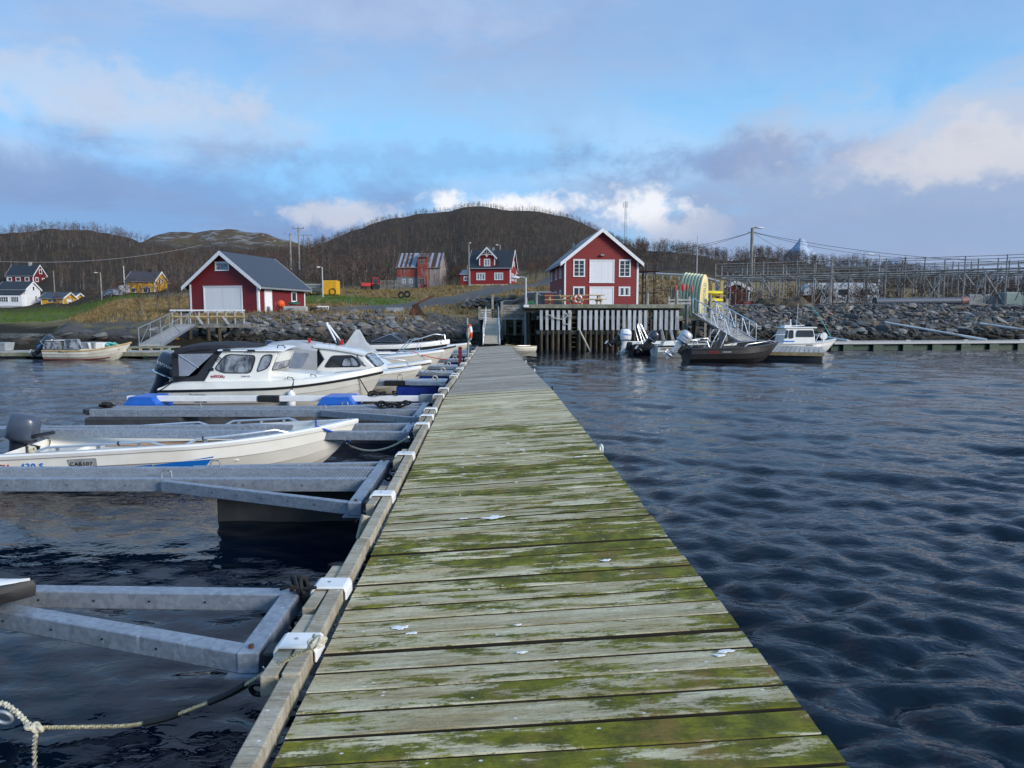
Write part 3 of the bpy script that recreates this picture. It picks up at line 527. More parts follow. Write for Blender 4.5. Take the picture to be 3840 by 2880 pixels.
def wood(name, label, spots):
    Ts, Cs = [], []
    for (X, Y, z, s, k, a) in spots:
        T, C = PROTO[k]; c, sn = math.cos(a), math.sin(a); R = np.array([[c, -sn, 0], [sn, c, 0], [0, 0, 1]])*s
        Ts.append(T@R.T+np.array([X, Y, z-.15])); Cs.append(C)
    o = link(name, tri_mesh(name, np.concatenate(Ts), np.concatenate(Cs))); tag(o, label, 'wood', kind='stuff')
def scatter(px0, px1, d0, d1, per, fn=None, seed=1, s0=.7, s1=1.15):
    r = np.random.default_rng(seed); area = (px1-px0)/F*(d1*d1-d0*d0)/2; out = []
    for _ in range(int(area/per)):
        D = math.sqrt(r.uniform(d0*d0, d1*d1)); px = r.uniform(px0, px1)
        if fn and not fn(px, D, r): continue
        X = (px-1920)/F*D; out.append((X, D, ground(X, D), r.uniform(s0, s1), int(r.integers(0, 10)), r.uniform(0, 6.28)))
    return out
wood('birch_wood', 'dense bare birch wood covering the left hillside behind the houses', scatter(-450, 570, 172, 345, 10, lambda p, D, r: not (p < 230 and D < 195) and r.random() < (1 if p < 500 else .6), 1, .42, .82))
wood('birch_wood', 'bare birch trees on the lower slope below the rocky hill behind the left boathouse', scatter(560, 1230, 150, 340, 11, lambda p, D, r: D < 290 or r.random() < .35, 2, .5, 1.0))
wood('birch_wood', 'brown leafless birch wood covering the round hill in the middle', scatter(1150, 2420, 150, 250, 7, lambda p, D, r: D > 158 or p < 1480, 3, .38, .75)+scatter(1150, 2420, 250, 368, 7, None, 13, .30, .58)+scatter(1180, 1480, 128, 152, 10, None, 4, .8, 1.2))
wood('birch_wood', 'low dark leafless wood on the ridge behind the drying racks at right', scatter(2380, 4000, 150, 290, 7.5, lambda p, D, r: True, 5, .45, .85))
# ------------------------------------------------------------------ the floating pier
def ip(D, a): return float(np.interp(D, [0, 12.6, 42], a))
def PL(D): return V(ip(D, [-.79, -1.235, -1.98]), D, ip(D, [.49, .645, .30]))
def PR(D): return V(ip(D, [-.79, -1.235, -1.98])+ip(D, [2.0, 2.0, 1.80]), D, ip(D, [.62, .775, .41]))
pier = thing('pier', 'long floating wooden pier with moss-streaked planks running towards the shore', 'pier', (0, 0, 0))
def plank_mesh(i, w):
    r = random.Random(i); rings = []; h = .045
    for k in range(5):
        x = -.5+k/4; j = lambda: r.uniform(-.0012, .0012); e = w/2
        rings.append([(x, -e+j(), -h), (x, -e+j(), -.004), (x, -e+.006, j()*.7), (x, -e*.3, j()-.0005), (x, e*.3, j()-.0005), (x, e-.006, j()*.7), (x, e+j(), -.004), (x, e+j(), -h)])
    mb = MB(); mb.loft(rings); me = mb.mesh('plank')
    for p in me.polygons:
        if abs(p.normal.z) < .5 and abs(p.normal.y) > .5: p.material_index = 1  # plank sides coloured dark to paint the shade in the gaps
    return me
NEARM = [plank_mesh(i, .149) for i in range(5)]; FARM = [plank_mesh(20+i, .132) for i in range(4)]
for me in NEARM: me.materials.append(MATS['plank_near']); me.materials.append(MATS['plank_side_shade'])
for me in FARM: me.materials.append(MATS['plank_far']); me.materials.append(MATS['plank_side_shade'])
D = 1.15; n = 0
while D < 41.9:
    far = D > 13.3; a, b = PL(D), PR(D)
    b = b+V(random.uniform(-.004, .005), 0, 0)
    ex = (b-a); L = ex.length; ex.normalize(); fw = (PL(D+.3)-PL(D)).normalized(); ez = ex.cross(fw).normalized(); ey = ez.cross(ex)
    rr = random.uniform(-.0022, .0022); ex2 = (ex+ey*rr).normalized(); ey2 = ez.cross(ex2)
    o = link('plank', random.choice(FARM if far else NEARM), None, pier)
    c = (a+b)/2+ez*random.uniform(-.004, .004)
    o.matrix_basis = Matrix(((ex2.x*L*random.choice((1, -1)), ey2.x, ez.x, c.x), (ex2.y*L, ey2.y, ez.y, c.y), (ex2.z*L, ey2.z, ez.z, c.z), (0, 0, 0, 1))) if False else Matrix(((ex2.x*L, ey2.x, ez.x, c.x), (ex2.y*L, ey2.y, ez.y, c.y), (ex2.z*L, ey2.z, ez.z, c.z), (0, 0, 0, 1)))
    D += (.1435 if far else .166)+random.choice((0, 0, .004, .010, -.006, .014, -.006)); n += 1
    if abs(D-9.45) < .09: D += .025
    if abs(D-13.25) < .09: D += .03
def along(f, D0, D1, off, w, h, name, m, step=2.0, bevel=0):
    mb = MB(); k = max(2, int((D1-D0)/step)+1); rings = []
    for i in range(k):
        d = D0+(D1-D0)*i/(k-1); p = f(d)+V(*off); rings.append([p+V(-w/2, 0, -h/2), p+V(w/2, 0, -h/2), p+V(w/2, 0, h/2), p+V(-w/2, 0, h/2)])
    mb.loft(rings); o = part(name, mb, m, pier, bevel=bevel)
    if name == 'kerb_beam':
        o.data.materials.append(MATS['plank_side_shade'])
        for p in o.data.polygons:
            if p.normal.x > .7: p.material_index = 1  # inner kerb face painted dark for the gap's shade and damp
    return o
MID = lambda d: (PL(d)+PR(d))/2
along(PR, 1, 41.9, (-.06, 0, -.14), .08, .19, 'stringer', MATS['wet_timber']); along(PL, 1, 41.9, (.06, 0, -.14), .08, .19, 'stringer', MATS['wet_timber']); along(MID, 1, 41.9, (0, 0, -.14), .1, .19, 'stringer', MATS['wet_timber'])
for d in np.arange(1.2, 41, 3.3): along(MID, d, min(d+2.7, 41.8), (0, 0, -.42), 1.3, .36, 'float', MATS['float_grey'])
kd = [1.0, 2.92, 4.75, 6.9, 9.3, 12.2, 15.6, 19.5, 24, 29, 35, 41.8]
for i in range(len(kd)-1):
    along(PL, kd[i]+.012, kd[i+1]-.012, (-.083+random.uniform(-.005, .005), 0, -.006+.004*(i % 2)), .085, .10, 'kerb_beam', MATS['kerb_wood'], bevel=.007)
def bracket(D, w=.15):
    """moulded white plastic cleat folded over the kerb"""
    mb = MB(); p = PL(D)+V(-.118, 0, 0); z0 = p.z+.052; rings = []
    prof = [(-.112, -.19), (-.112, -.02), (-.10, .004), (-.085, .012), (.075, .012), (.088, .004), (.096, -.02), (.096, -.07)]
    inn = [(.084, -.07), (.084, -.025), (.075, -.004), (-.085, -.004), (-.096, -.02), (-.100, -.19)]
    for yy in (-w/2, w/2): rings.append([(p.x+a, D+yy, z0+b) for a, b in prof+inn])
    mb.loft(rings); o = part('kerb_bracket', mb, MATS['fender_white'], pier, bevel=.006)
    mb = MB(); mb.lathe([(.008, .0), (.008, .004)], 8, (p.x-.02, D, z0+.013)); part('screw', mb, MATS['metal_grey'], o)
    mb = MB(); mb.box(p.x-.093, p.x-.018, D-.30, D+.34, p.z-.06, p.z+.038); part('kerb_block', mb, MATS['kerb_wood'], pier, bevel=.006)
for r in range(26):                                                       # gull droppings on the planks
    d = random.uniform(2.3, 9.5); t = random.uniform(.25, .98)
    if r == 0: d, t = 3.42, .17
    if r == 1: d, t = 3.35, .20
    if r == 2: d, t = 5.2, .42
    p = PL(d).lerp(PR(d), t); mb = MB(); R = random.uniform(.008, .026)*(2.2 if r < 3 else 1)
    nrm = (PR(d)-PL(d)).normalized().cross(V(0, 1, 0)); rg = []
    ex = (PR(d)-PL(d)).normalized(); k = 14; rad = [R*random.uniform(.5, 1.25) for _ in range(k)]
    ring = [p+ex*rad[i]*1.7*math.cos(2*math.pi*i/k)+V(0, 1, .012)*rad[i]*.75*math.sin(2*math.pi*i/k) for i in range(k)]
    mb.loft([[q+V(0, 0, .0045) for q in ring], [p.lerp(q, .7)+V(0, 0, .0068) for q in ring]]); part('bird_dropping', mb, MATS['dropping'], pier)
for px, py in ((2258, 1700), (2062, 1478), (1986, 1395), (1945, 1355)):        # mooring rings and cleats on the open side
    q = at(px, py, z=.66); d = q.y; p = PR(d)+V(.025, 0, -.02)
    mb = MB(); mb.torus(p+V(0, 0, .02), .045, .011, (1, .2, 0), 16, 6); mb.box(p.x-.03, p.x+.012, d-.03, d+.03, p.z-.09, p.z-.03); part('mooring_ring', mb, MATS['fender_white'] if py != 1478 else MATS['black_plastic'], pier, smooth=True)

# ------------------------------------------------------------------ mooring booms
def hinge(th, X, Y, z):
    mb = MB(); mb.box(X+.02, X+.10, Y-.06, Y+.06, z-.11, z-.0); part('hinge_block', mb, MATS['black_rubber'], th, bevel=.01)
    mb = MB(); mb.torus((X+.05, Y-.065, z-.05), .03, .006, (0, 1, 0), 14, 6, 0, 3.6); part('hinge_pin', mb, MATS['chrome'], th, smooth=True)
    mb = MB(); mb.torus((X+.0, Y-.07, z-.17), .035, .013, (0, 1, .3), 14, 6); part('shackle', mb, MATS['black_plastic'], th, smooth=True)
def bolt(th, p): mb = MB(); mb.lathe([(.014, 0), (.014, .014)], 6, p); part('bolt', mb, MATS['rust'], th)
def u_cleat(th, p):
    mb = MB(); mb.tube([p+V(-.05, 0, 0), p+V(-.05, 0, .055), p+V(-.035, 0, .07), p+V(.035, 0, .07), p+V(.05, 0, .055), p+V(.05, 0, 0)], .009, 6)
    part('mooring_eye', mb, MATS['metal_grey'], th, smooth=True)
def holes(th, p, q, n, m='black_rubber'):
    mb = MB()
    for i in range(n):
        c = p.lerp(q, (i+.5)/n); mb.lathe([(.006, -.004), (.006, .0015)], 8, c, 'y')
    part('bolt_holes', mb, MATS[m], th, kind='stuff')
def boom(label, yf, yb, xend, z=.55, w=.115, walk=None, brace=2.0, m='galv', floats=(), slat=False, fm='float_grey', eyes=True, tipy=None):
    """Y-shaped boom hinged to the pier: cross bar, two arms or a grated walkway with two diagonal braces"""
    xp = PL((yf+yb)/2).x-.36; yc = (yf+yb)/2; th = thing('mooring_boom', label, 'mooring boom', (0, 0, 0), 0, 'mooring booms along the pier'); M_ = MATS[m]; xf, xb = PL(yf).x-.36, PL(yb).x-.36
    mb = MB(); mb.beam((xf, yf-w/2, z-w/2), (xb, yb+w/2, z-w/2), w, w*1.02); part('cross_bar', mb, M_, th, bevel=.008)
    for X, Y in ((xf, yf), (xb, yb)):
        hinge(th, X+w/2, Y, z); bracket(Y); bolt(th, (X, Y, z+.001)); mb = MB(); mb.box(X-.1, X+.075, Y-.08, Y+.08, z-w-.012, z-w-.002); part('corner_plate', mb, M_, th)
    if walk is None:
        for Y in (yf, yb):
            X = PL(Y).x-.36
            p, q = V(X-w*.35, Y, z-w/2-.002), V(xend, yc if tipy is None else tipy, z-w/2-.002); mb = MB(); mb.beam(p, q, w*.96, w); part('arm', mb, M_, th, bevel=.008)
            d_ = (q-p).normalized(); nn = V(d_.y, -d_.x, 0) if d_.x > 0 else V(-d_.y, d_.x, 0); nn = nn if nn.y < 0 else -nn; holes(th, p.lerp(q, .12)+nn*w*.48, p.lerp(q, .8)+nn*w*.48, 5)
    else:
        w0, w1 = walk
        for Y in (w0, w1):
            mb = MB(); mb.box(xend, xp-w*.4, Y-.04, Y+.04, z-.135, z-.004); part('walkway_beam', mb, M_, th, bevel=.006)
        holes(th, V(xend+.2, w0-.04, z-.07), V(xp-.4, w0-.04, z-.07), 12)
        for Y, Yw in ((yf, w0-.045), (yb, w1+.045)):
            p, q = V(PL(Y).x-.36-w*.3, Y, z-w/2-.006), V(xp-brace, Yw+(-.03 if Y == yf else .03), z-w/2-.006); mb = MB(); mb.beam(p, q, .065, .11); part('brace', mb, M_, th, bevel=.006)
            d_ = (q-p).normalized(); nn = V(-d_.y, d_.x, 0); nn = nn if nn.y < 0 else -nn
            if Y == yf: holes(th, p.lerp(q, .1)+nn*.0325, p.lerp(q, .9)+nn*.0325, 6)
        mb = MB(); g0, g1 = w0+.045, w1-.045; x = xend+.06
        if slat:
            while x < xp-.2: mb.box(x, x+.09, g0-.08, g1+.08, z-.002, z+.018); x += .135
            part('slats', mb, MATS['alu'], th, kind='stuff')
        else:
            while x < xp-.1: mb.box(x, x+.005, g0, g1, z-.035, z-.008); x += .034
            for k in range(int((g1-g0)/.03)): mb.box(xend+.03, xp-.08, g0+k*.03, g0+k*.03+.004, z-.03, z-.010)
            part('grating', mb, MATS['galv' if m == 'galv' else 'alu'], th, kind='stuff')
            mb = MB(); mb.box(xend+.03, xp-.08, g0, g1, z-.125, z-.12); part('grating_tray', mb, MATS['float_grey'], th)
        if eyes:
            for fx, Y in ((brace, w0), (brace-.28, w1), (brace+2.2, w0+.1)): u_cleat(th, V(xp-fx, Y, z-.004))
    for (x0, x1, y0, y1) in floats:
        mb = MB(); e = .05; zz = z-.14
        mb.loft([[(x0+e, y0+e, -.25), (x1-e, y0+e, -.25), (x1-e, y1-e, -.25), (x0+e, y1-e, -.25)], [(x0, y0, -.05), (x1, y0, -.05), (x1, y1, -.05), (x0, y1, -.05)], [(x0, y0, zz-.02), (x1, y0, zz-.02), (x1, y1, zz-.02), (x0, y1, zz-.02)], [(x0+.02, y0+.02, zz), (x1-.02, y0+.02, zz), (x1-.02, y1-.02, zz), (x0+.02, y1-.02, zz)]])
        part('float', mb, MATS[fm], th, bevel=.03)
    return th
boom('nearest galvanized two-armed mooring boom, with a rope tied at its bracket', 3.22, 3.92, -3.75, .55, w=.105, tipy=4.0)
boom('galvanized mooring boom with long grated walkway in front of the open skiff', 5.9, 7.56, -9.0, .55, walk=(6.78, 7.27), brace=2.05, floats=((-3.1, -1.62, 7.12, 7.95), (-8.9, -7.2, 6.9, 7.7)))
boom('short galvanized boom without walkway just beyond the bow of the open skiff', 9.55, 10.3, -9.0, .55, w=.12)
b4 = boom('galvanized grated walkway boom with dark end float between skiff and cabin boat', 11.0, 12.8, -7.3, .55, walk=(11.9, 12.32), brace=1.7, floats=((-7.35, -5.7, 11.8, 12.5), (-3.4, -1.7, 11.6, 12.6)))
mb = MB(); mb.lathe([(.18, -.02), (.22, 0), (.22, .07), (.18, .085)], 18, (-7.3, 12.1, .46)); part('end_bumper', mb, MATS['float_grey'], b4, smooth=True)
# white single-beam boom with blue floats in front of the cabin boat
b5 = thing('mooring_boom', 'white single-beam boom with two bright blue floats beside the nearer cabin boat', 'mooring boom', (0, 0, 0), 0, 'mooring booms along the pier')
p, q = at(480, 1490, Y=14.1), at(1680, 1492, Y=14.1)
mb = MB(); mb.beam((p.x, 14.1, .47), (q.x, 14.1, .47), .11, .115); part('beam', mb, MATS['white_paint'], b5, bevel=.008)
for x0, x1 in ((480, 602), (1198, 1335)):
    a, b = at(x0, 1500, Y=14).x, at(x1, 1500, Y=14).x; mb = MB(); s = .10
    for y0, y1 in ((13.82, 14.03),): mb.loft([[(a, y0, z), (b, y0, z), (b, y1+.5, z), (a, y1+.5, z)] if z < .38 else [(a+s*t, y0+.02*t, z), (b-s*t, y0+.02*t, z), (b-s*t, y1+.5, z), (a+s*t, y1+.5, z)] for z, t in ((-.2, 0), (.3, 0), (.39, 0), (.47, .7), (.53, 1.0))])
    part('float', mb, MATS['blue_float'], b5, bevel=.015)
    for k in (.25, .75): mb = MB(); mb.lathe([(.018, -.012), (.018, .004)], 8, (a+(b-a)*k, 13.85, .49), 'y'); part('bolt', mb, MATS['metal_grey'], b5)
mb = MB(); a = at(962, 1490, Y=14).x; mb.box(a, a+.45, 14.02, 14.17, .40, .535); part('rubber_sleeve', mb, MATS['black_rubber'], b5, bevel=.02); bracket(14.1)
mb = MB(); mb.box(PL(14.1).x-.6, PL(14.1).x-.2, 14.02, 14.18, .36, .55); part('hinge_block', mb, MATS['metal_grey'], b5)
def alu_boom(label, yf, wid, px_end, fl=True, slat=False, z=.5):
    th = boom(label, yf-.15, yf+wid+.15, at(px_end, 1400, Y=yf).x, z, w=.09, walk=(yf, yf+wid), brace=1.0, m='alu', floats=(((PL(yf).x-1.6, PL(yf).x-.55, yf-.05, yf+wid+.05),) if fl else ()), slat=slat, fm='navy_float', eyes=False)
    for Y in (yf,):
        mb = MB(); mb.torus((PL(yf).x-1.5, Y+.06, z+.08), .08, .02, (.3, 1, 0), 16, 6); mb.torus((PL(yf).x-.62, Y+.1, z+.06), .06, .018, (.1, 1, .4), 16, 6); part('rope_coil', mb, MATS['rope_pale'], th, smooth=True)
        mb = MB(); mb.box(PL(yf).x-1.9, PL(yf).x-1.25, yf-.08, yf+.02, z-.13, z+.005); part('rubber_sleeve', mb, MATS['black_rubber'], th, bevel=.015)
alu_boom('aluminium walkway boom with royal blue float beside the canopied cabin boat', 17.7, .42, 1100)
alu_boom('aluminium boom with widely spaced slats beyond the canopied cabin boat', 20.5, .35, 1450, False, True)
alu_boom('third aluminium walkway boom from the far end of the pier, thin grated deck', 23.0, .4, 1400)
alu_boom('aluminium boom with black sleeve below the bow of the pale long boat', 26.6, .35, 1400, False)
alu_boom('farthest but one aluminium boom, under the dark-tipped bow', 30.6, .4, 1450)
alu_boom('farthest aluminium boom beside the black and white motorboat', 33.6, .4, 1500)

# ------------------------------------------------------------------ boats
def hull(th, L, B, zs, zm, zb, draft=.25, m='gel_white', planks=5, lap=.012, rake=.55, sw=.86, open_to=None, rail='gel_white', railw=.05, railh=.04, deckm=None, liner='gel_cream', N=26, fine=2.3, floor=.06, flare=1.0, bottom=None):
    ts = [1-(1-i/(N-1))**1.35 for i in range(N)]
    hb = lambda t: B/2*((sw+(1-sw)*math.sin(math.pi*min(t/.42, 1)/2)) if t < .42 else (1-((t-.42)/.58)**fine))
    sh = lambda t: zs*(1-t)*(1-2.2*t)*(t < .4545)+(zm*(1-abs(t-.42)/.42) if False else 0) if False else (zs+(zm-zs)*min(t/.45, 1) if t < .45 else zm+(zb-zm)*((t-.45)/.55)**1.7)
    kl = lambda t: -draft if t < .62 else -draft+(draft+.12)*((t-.62)/.38)**2.6
    def P(t, v, side, off=0):
        k, s, b = kl(t), sh(t), hb(t); pw = 2.6-1.35*max(0, (t-.45)/.55)*flare
        y = b*(1-(1-v)**pw); z = k+(s-k)*(v**1.15)
        x = t*L-rake*(1-v)**1.2*t**5
        y = y+off if b > .02 else y
        return V(x, side*max(y, .004), z)
    rows = []
    for i in range(planks):
        rows += [(i/planks, lap if i else 0), ((i+1)/planks, 0)]
    mb = MB()
    for side in (1, -1):
        g = [[P(t, v, side, o) for (v, o) in rows] for t in ts]
        if side < 0: g = g[::-1]
        mb.loft(g, closed=False, cap0=False, cap1=False)
    # transom
    tr = [P(0, v, 1, 0) for v, o in rows]+[P(0, v, -1, 0) for v, o in rows][::-1]
    mb.add(tr, [tuple(range(len(tr)-1, -1, -1))])
    part('hull', mb, MATS[m], th, smooth='auto')
    mb = MB()                                                        # gunwale
    edge = [P(t, 1, 1) for t in ts]+[P(t, 1, -1) for t in ts][::-1][1:]
    rings = []
    for i, p in enumerate(edge):
        d = (edge[min(i+1, len(edge)-1)]-edge[max(i-1, 0)]).normalized(); o = V(d.y, -d.x, 0) if True else 0
        o = V(-d.y, d.x, 0).normalized() if (V(-d.y, d.x, 0)).dot(p-V(L*.4, 0, p.z)) > 0 else V(d.y, -d.x, 0).normalized()
        rings.append([p+o*.02+V(0, 0, -railh*.6), p+o*.03+V(0, 0, railh*.1), p+o*.012+V(0, 0, railh*.45), p-o*railw+V(0, 0, railh*.42), p-o*railw+V(0, 0, -railh*.5)])
    mb.loft(rings); part('gunwale', mb, MATS[rail], th, smooth='auto')
    inner = lambda t, v: (max(hb(t)*(1-(1-v)**2.2)-railw, .003), floor+(sh(t)-floor)*v)
    if open_to:                                                      # open cockpit liner
        tt = [t for t in ts if open_to[0] <= t <= open_to[1]]; mb = MB(); vv = [.45, .62, .8, 1.0]
        for side in (1, -1):
            g = []
            for t in tt: g.append([V(t*L+(.03 if t == 0 else 0), side*inner(t, v)[0], inner(t, v)[1] if v < 1 else sh(t)+railh*.4) for v in vv])
            if side > 0: g = g[::-1]
            mb.loft(g, closed=False, cap0=False, cap1=False)
        mb.loft([[V(t*L+(.03 if t == 0 else 0), -inner(t, .45)[0], inner(t, .45)[1]), V(t*L+(.03 if t == 0 else 0), inner(t, .45)[0], inner(t, .45)[1])] for t in tt][::-1], closed=False, cap0=False, cap1=False)
        part('cockpit_liner', mb, MATS[liner], th, smooth='auto')
    if deckm:
        mat_, t0, t1, cam_ = deckm; mb = MB(); g = []
        for t in ts:
            if t0-1e-6 <= t <= t1+1e-6: g.append([V(t*L, -hb(t)+.015, sh(t)+.012), V(t*L, -hb(t)*.5, sh(t)+.012+cam_*.75), V(t*L, 0, sh(t)+.012+cam_), V(t*L, hb(t)*.5, sh(t)+.012+cam_*.75), V(t*L, hb(t)-.015, sh(t)+.012)])
        mb.loft(g, closed=False, cap0=False, cap1=False); mb.f = [f[::-1] for f in mb.f]
        e = g[0]; mb.add(e+[V(q.x, q.y, q.z-.25) for q in e], [(i, i+1, 6+i, 5+i) for i in range(4)])
        part('foredeck', mb, MATS[mat_], th, smooth='auto')
    return dict(hb=hb, sh=sh, P=P, L=L, ts=ts)
def outboard(th, x, y, z, s=1.0, tilt=0, cm='motor_dark', lm='motor_dark', prop='chrome', brand=None, bc='decal_white'):
    """outboard motor: cowling, swivel bracket, leg, cavitation plate, gear case and propeller; x,y,z = transom top, motor aft of it (-x)"""
    R = Matrix.Translation((x, y, z)) @ Matrix.Rotation(tilt, 4, 'Y') @ Matrix.Scale(s, 4)
    mot = bpy.data.objects.new('outboard_motor', None); COL.objects.link(mot); mot.parent = th; mot.matrix_local = R
    def rr(cx, hx, hy, zz, n=14, e=2.6, sx=0):
        out = []
        for k in range(n):
            a = 2*math.pi*k/n; c, d = math.cos(a), math.sin(a)
            out.append((cx+hx*math.copysign(abs(c)**(2/e), c)+sx, hy*math.copysign(abs(d)**(2/e), d), zz))
        return out
    mb = MB(); mb.loft([rr(-.20, .17, .13, .10), rr(-.20, .20, .155, .13), rr(-.20, .215, .165, .26), rr(-.20, .215, .165, .36), rr(-.205, .20, .155, .45), rr(-.215, .165, .125, .505), rr(-.225, .10, .08, .525)])
    part('cowling', mb, MATS[cm], mot, smooth='auto')
    mb = MB(); mb.loft([rr(-.20, .222, .172, .128), rr(-.20, .222, .172, .146)]); part('cowling_seam', mb, MATS['chrome' if cm != 'motor_grey' else 'black_plastic'], mot)
    mb = MB(); mb.loft([rr(-.22, .13, .10, .11, 12), rr(-.23, .10, .07, -.05, 12), rr(-.25, .09, .05, -.3, 12), rr(-.27, .10, .035, -.42, 12)]); part('leg', mb, MATS[lm], mot, smooth='auto')
    mb = MB(); mb.box(-.42, -.12, -.075, .075, -.335, -.322); part('cavitation_plate', mb, MATS[lm], mot)
    mb = MB(); mb.lathe([(.01, -.44), (.045, -.38), (.055, -.3), (.05, -.2), (.012, -.1)], 12, (0, 0, -.47), 'x'); mb.prism([(-.34, -.006, -.50), (-.2, -.006, -.50), (-.27, -.006, -.64), (-.31, -.006, -.64)], (0, .012, 0)); part('gear_case', mb, MATS[lm], mot, smooth='auto')
    mb = MB()
    for k in range(3):
        a = 2*math.pi*k/3; u = V(0, math.cos(a), math.sin(a)); w = V(0, -math.sin(a), math.cos(a))
        c = V(-.46, 0, -.47); mb.prism([c+u*.02-w*.02+V(.02, 0, 0), c+u*.08-w*.05+V(.03, 0, 0), c+u*.12+V(0, 0, 0), c+u*.08+w*.05-V(.03, 0, 0), c+u*.02+w*.02-V(.02, 0, 0)], (.006, 0, 0))
    mb.lathe([(.03, -.5), (.032, -.44)], 10, (0, 0, -.47), 'x'); part('propeller', mb, MATS[prop], mot)
    mb = MB(); mb.box(-.10, .05, -.09, -.06, -.25, .05); mb.box(-.10, .05, .06, .09, -.25, .05); mb.box(-.13, -.02, -.07, .07, -.2, .02); part('transom_bracket', mb, MATS['black_plastic'], mot)
    if brand: text(brand, .075, MATS[bc], mot, (-.36, -.168, .29), (1, 0, .0), (0, 0, 1), .003)
    return mot
def gw(pts): return pts
def rail(th, pts, r=.013, m='alu', name='grab_rail'):
    mb = MB(); mb.tube(pts, r, 8); return part(name, mb, MATS[m], th, smooth=True)
def pane(th, poly, m='glass_dark', frame='black_rubber', off=(0, -1, 0), name='window', t=.012, fw=.025):
    """a window: rubber frame with a pane, polygon given in the thing's own space"""
    off = Vector(off).normalized(); P_ = [Vector(p) for p in poly]; c = sum(P_, Vector())/len(P_)
    # rounded corners
    Q = []
    for i, p in enumerate(P_):
        a, b = P_[i-1], P_[(i+1) % len(P_)]; ra = min(.07, (a-p).length*.3)/(a-p).length; rb = min(.07, (b-p).length*.3)/(b-p).length
        Q += [p.lerp(a, ra), p.lerp(p.lerp(a, ra).lerp(p.lerp(b, rb), .5), .55), p.lerp(b, rb)]
    O = [q+(q-c).normalized()*fw for q in Q]; mb = MB()
    n = len(Q); vs = O+Q+[q+off*t for q in O]+[q+off*t for q in Q]
    fs = []
    for i in range(n):
        j = (i+1) % n; fs += [(2*n+i, 2*n+j, 3*n+j, 3*n+i), (i, j, 2*n+j, 2*n+i), (n+j, n+i, 3*n+i, 3*n+j)]
    mb.add(vs, fs); f = part(name, mb, MATS[frame], th)
    mb = MB(); mb.prism([q+off*t*.15 for q in Q], off*t*.35); part('pane', mb, MATS[m], f); return f
def fwd(mb): return mb

# --- open skiff
sk = thing('open_skiff', 'open cream skiff with grey outboard, blue lettering and oars, moored nearest', 'boat', (-6.56, 9.2, .0), math.radians(8.5))
h = hull(sk, 4.38, 1.66, .40, .48, .66, .18, 'gel_cream', 4, .016, .42, .88, open_to=(0, .93), rail='gel_white', railw=.085, railh=.06, liner='gel_cream', floor=.05)
P_ = h['P']; gp = lambda t, s, d=.0, dz=.0: P_(t, 1, s)+V(0, -s*d, dz)
for s, segs in ((-1, ((.10, .47), (.52, .80))), (1, ((.18, .50), (.54, .80)))):
    for t0, t1 in segs:
        tt = [t0+(t1-t0)*k/8 for k in range(9)]
        rail(sk, [gp(tt[0], s, .04, .02)]+[gp(t, s, .04, .085) for t in tt[1:-1]]+[gp(tt[-1], s, .04, .02)], .015)
        for k in (.2, .5, .8): t = t0+(t1-t0)*k; mb = MB(); p = gp(t, s, .04, .04); mb.box(p.x-.02, p.x+.02, p.y-.012, p.y+.012, p.z-.03, p.z+.03); part('rail_foot', mb, MATS['alu'], sk)
for x0, x1, z0 in ((1.2, 1.5, .26), (2.6, 2.9, .28)):
    mb = MB(); mb.box(x0, x1, -.66, .66, z0-.03, z0); part('thwart', mb, MATS['gel_cream'], sk, bevel=.015)
mb = MB(); mb.box(.04, .55, -.62, .62, .22, .30); part('stern_seat', mb, MATS['gel_cream'], sk, bevel=.02)
for yy in (.38, .28):
    mb = MB(); mb.tube([(.9, yy, .34), (3.0, yy-.12, .36)], .02, 8); mb.obox((3.2, yy-.13, .36), (.22, -.01, 0), (0, .006, .0), (0, 0, .07)); part('oar', mb, MATS['oar'], sk, smooth=True)
sidey = lambda t, v: P_(t, v, -1).y
def side_text(th, P_, L, s, t, v, size, m, **k):
    p = P_(t, v, -1); q = P_(t+.08, v, -1); u = (P_(t, v+.12, -1)-p).normalized(); r = (q-p).normalized(); r = V(r.x, r.y, 0).normalized(); u = (u-r*u.dot(r)).normalized()
    return text(s, size, MATS[m], th, p+V(0, -.016, 0), r, u, .003, **k)
side_text(sk, P_, 4.25, 'GH', .012, .76, .10, 'decal_red'); side_text(sk, P_, 4.25, '430 S', .075, .75, .115, 'decal_blue', track=1.1)
p = P_(.205, .70, -1)
mb = MB(); a, b = P_(.205, .75, -1), P_(.282, .75, -1); c, d = P_(.282, .90, -1), P_(.205, .90, -1); o_ = V(0, -.012, 0); mb.prism([a+o_, b+o_, c+o_, d+o_], (0, -.004, 0)); part('number_plate', mb, MATS['decal_grey'], sk)
side_text(sk, P_, 4.25, 'CAR107', .209, .775, .07, 'decal_black', track=1.15)
for t0, t1, v0, v1, v2 in ((.29, .43, .66, .70, .72), (.435, .60, .66, .71, .80)):
    mb = MB(); n = 6; up = [P_(t0+(t1-t0)*k/n, v1+(v2-v1)*k/n if t0 > .4 else v0+(v2-v0)*(k/n)**.7, -1) for k in range(n+1)]; lo_ = [P_(t0+(t1-t0)*k/n*(1 if t0 < .4 else .86), v0-.02, -1) for k in range(n+1)]
    vs = [q+V(0, -.014, 0) for q in up+lo_]; mb.add(vs, [(k, n+1+k, n+2+k, k+1) for k in range(n)]); part('side_stripe', mb, MATS['decal_blue'], sk)
bt = P_(1, 1, 1)
mb = MB(); mb.tube([gp(.86, 1, .05, .03), gp(.88, -1, .0, .045), gp(.905, -1, -.03, -.02), gp(.95, -1, -.025, -.14), (4.24, -.02, .38), (4.28, .0, .35)], .014, 8); part('bow_line', mb, MATS['rope_blue'], sk, smooth=True)
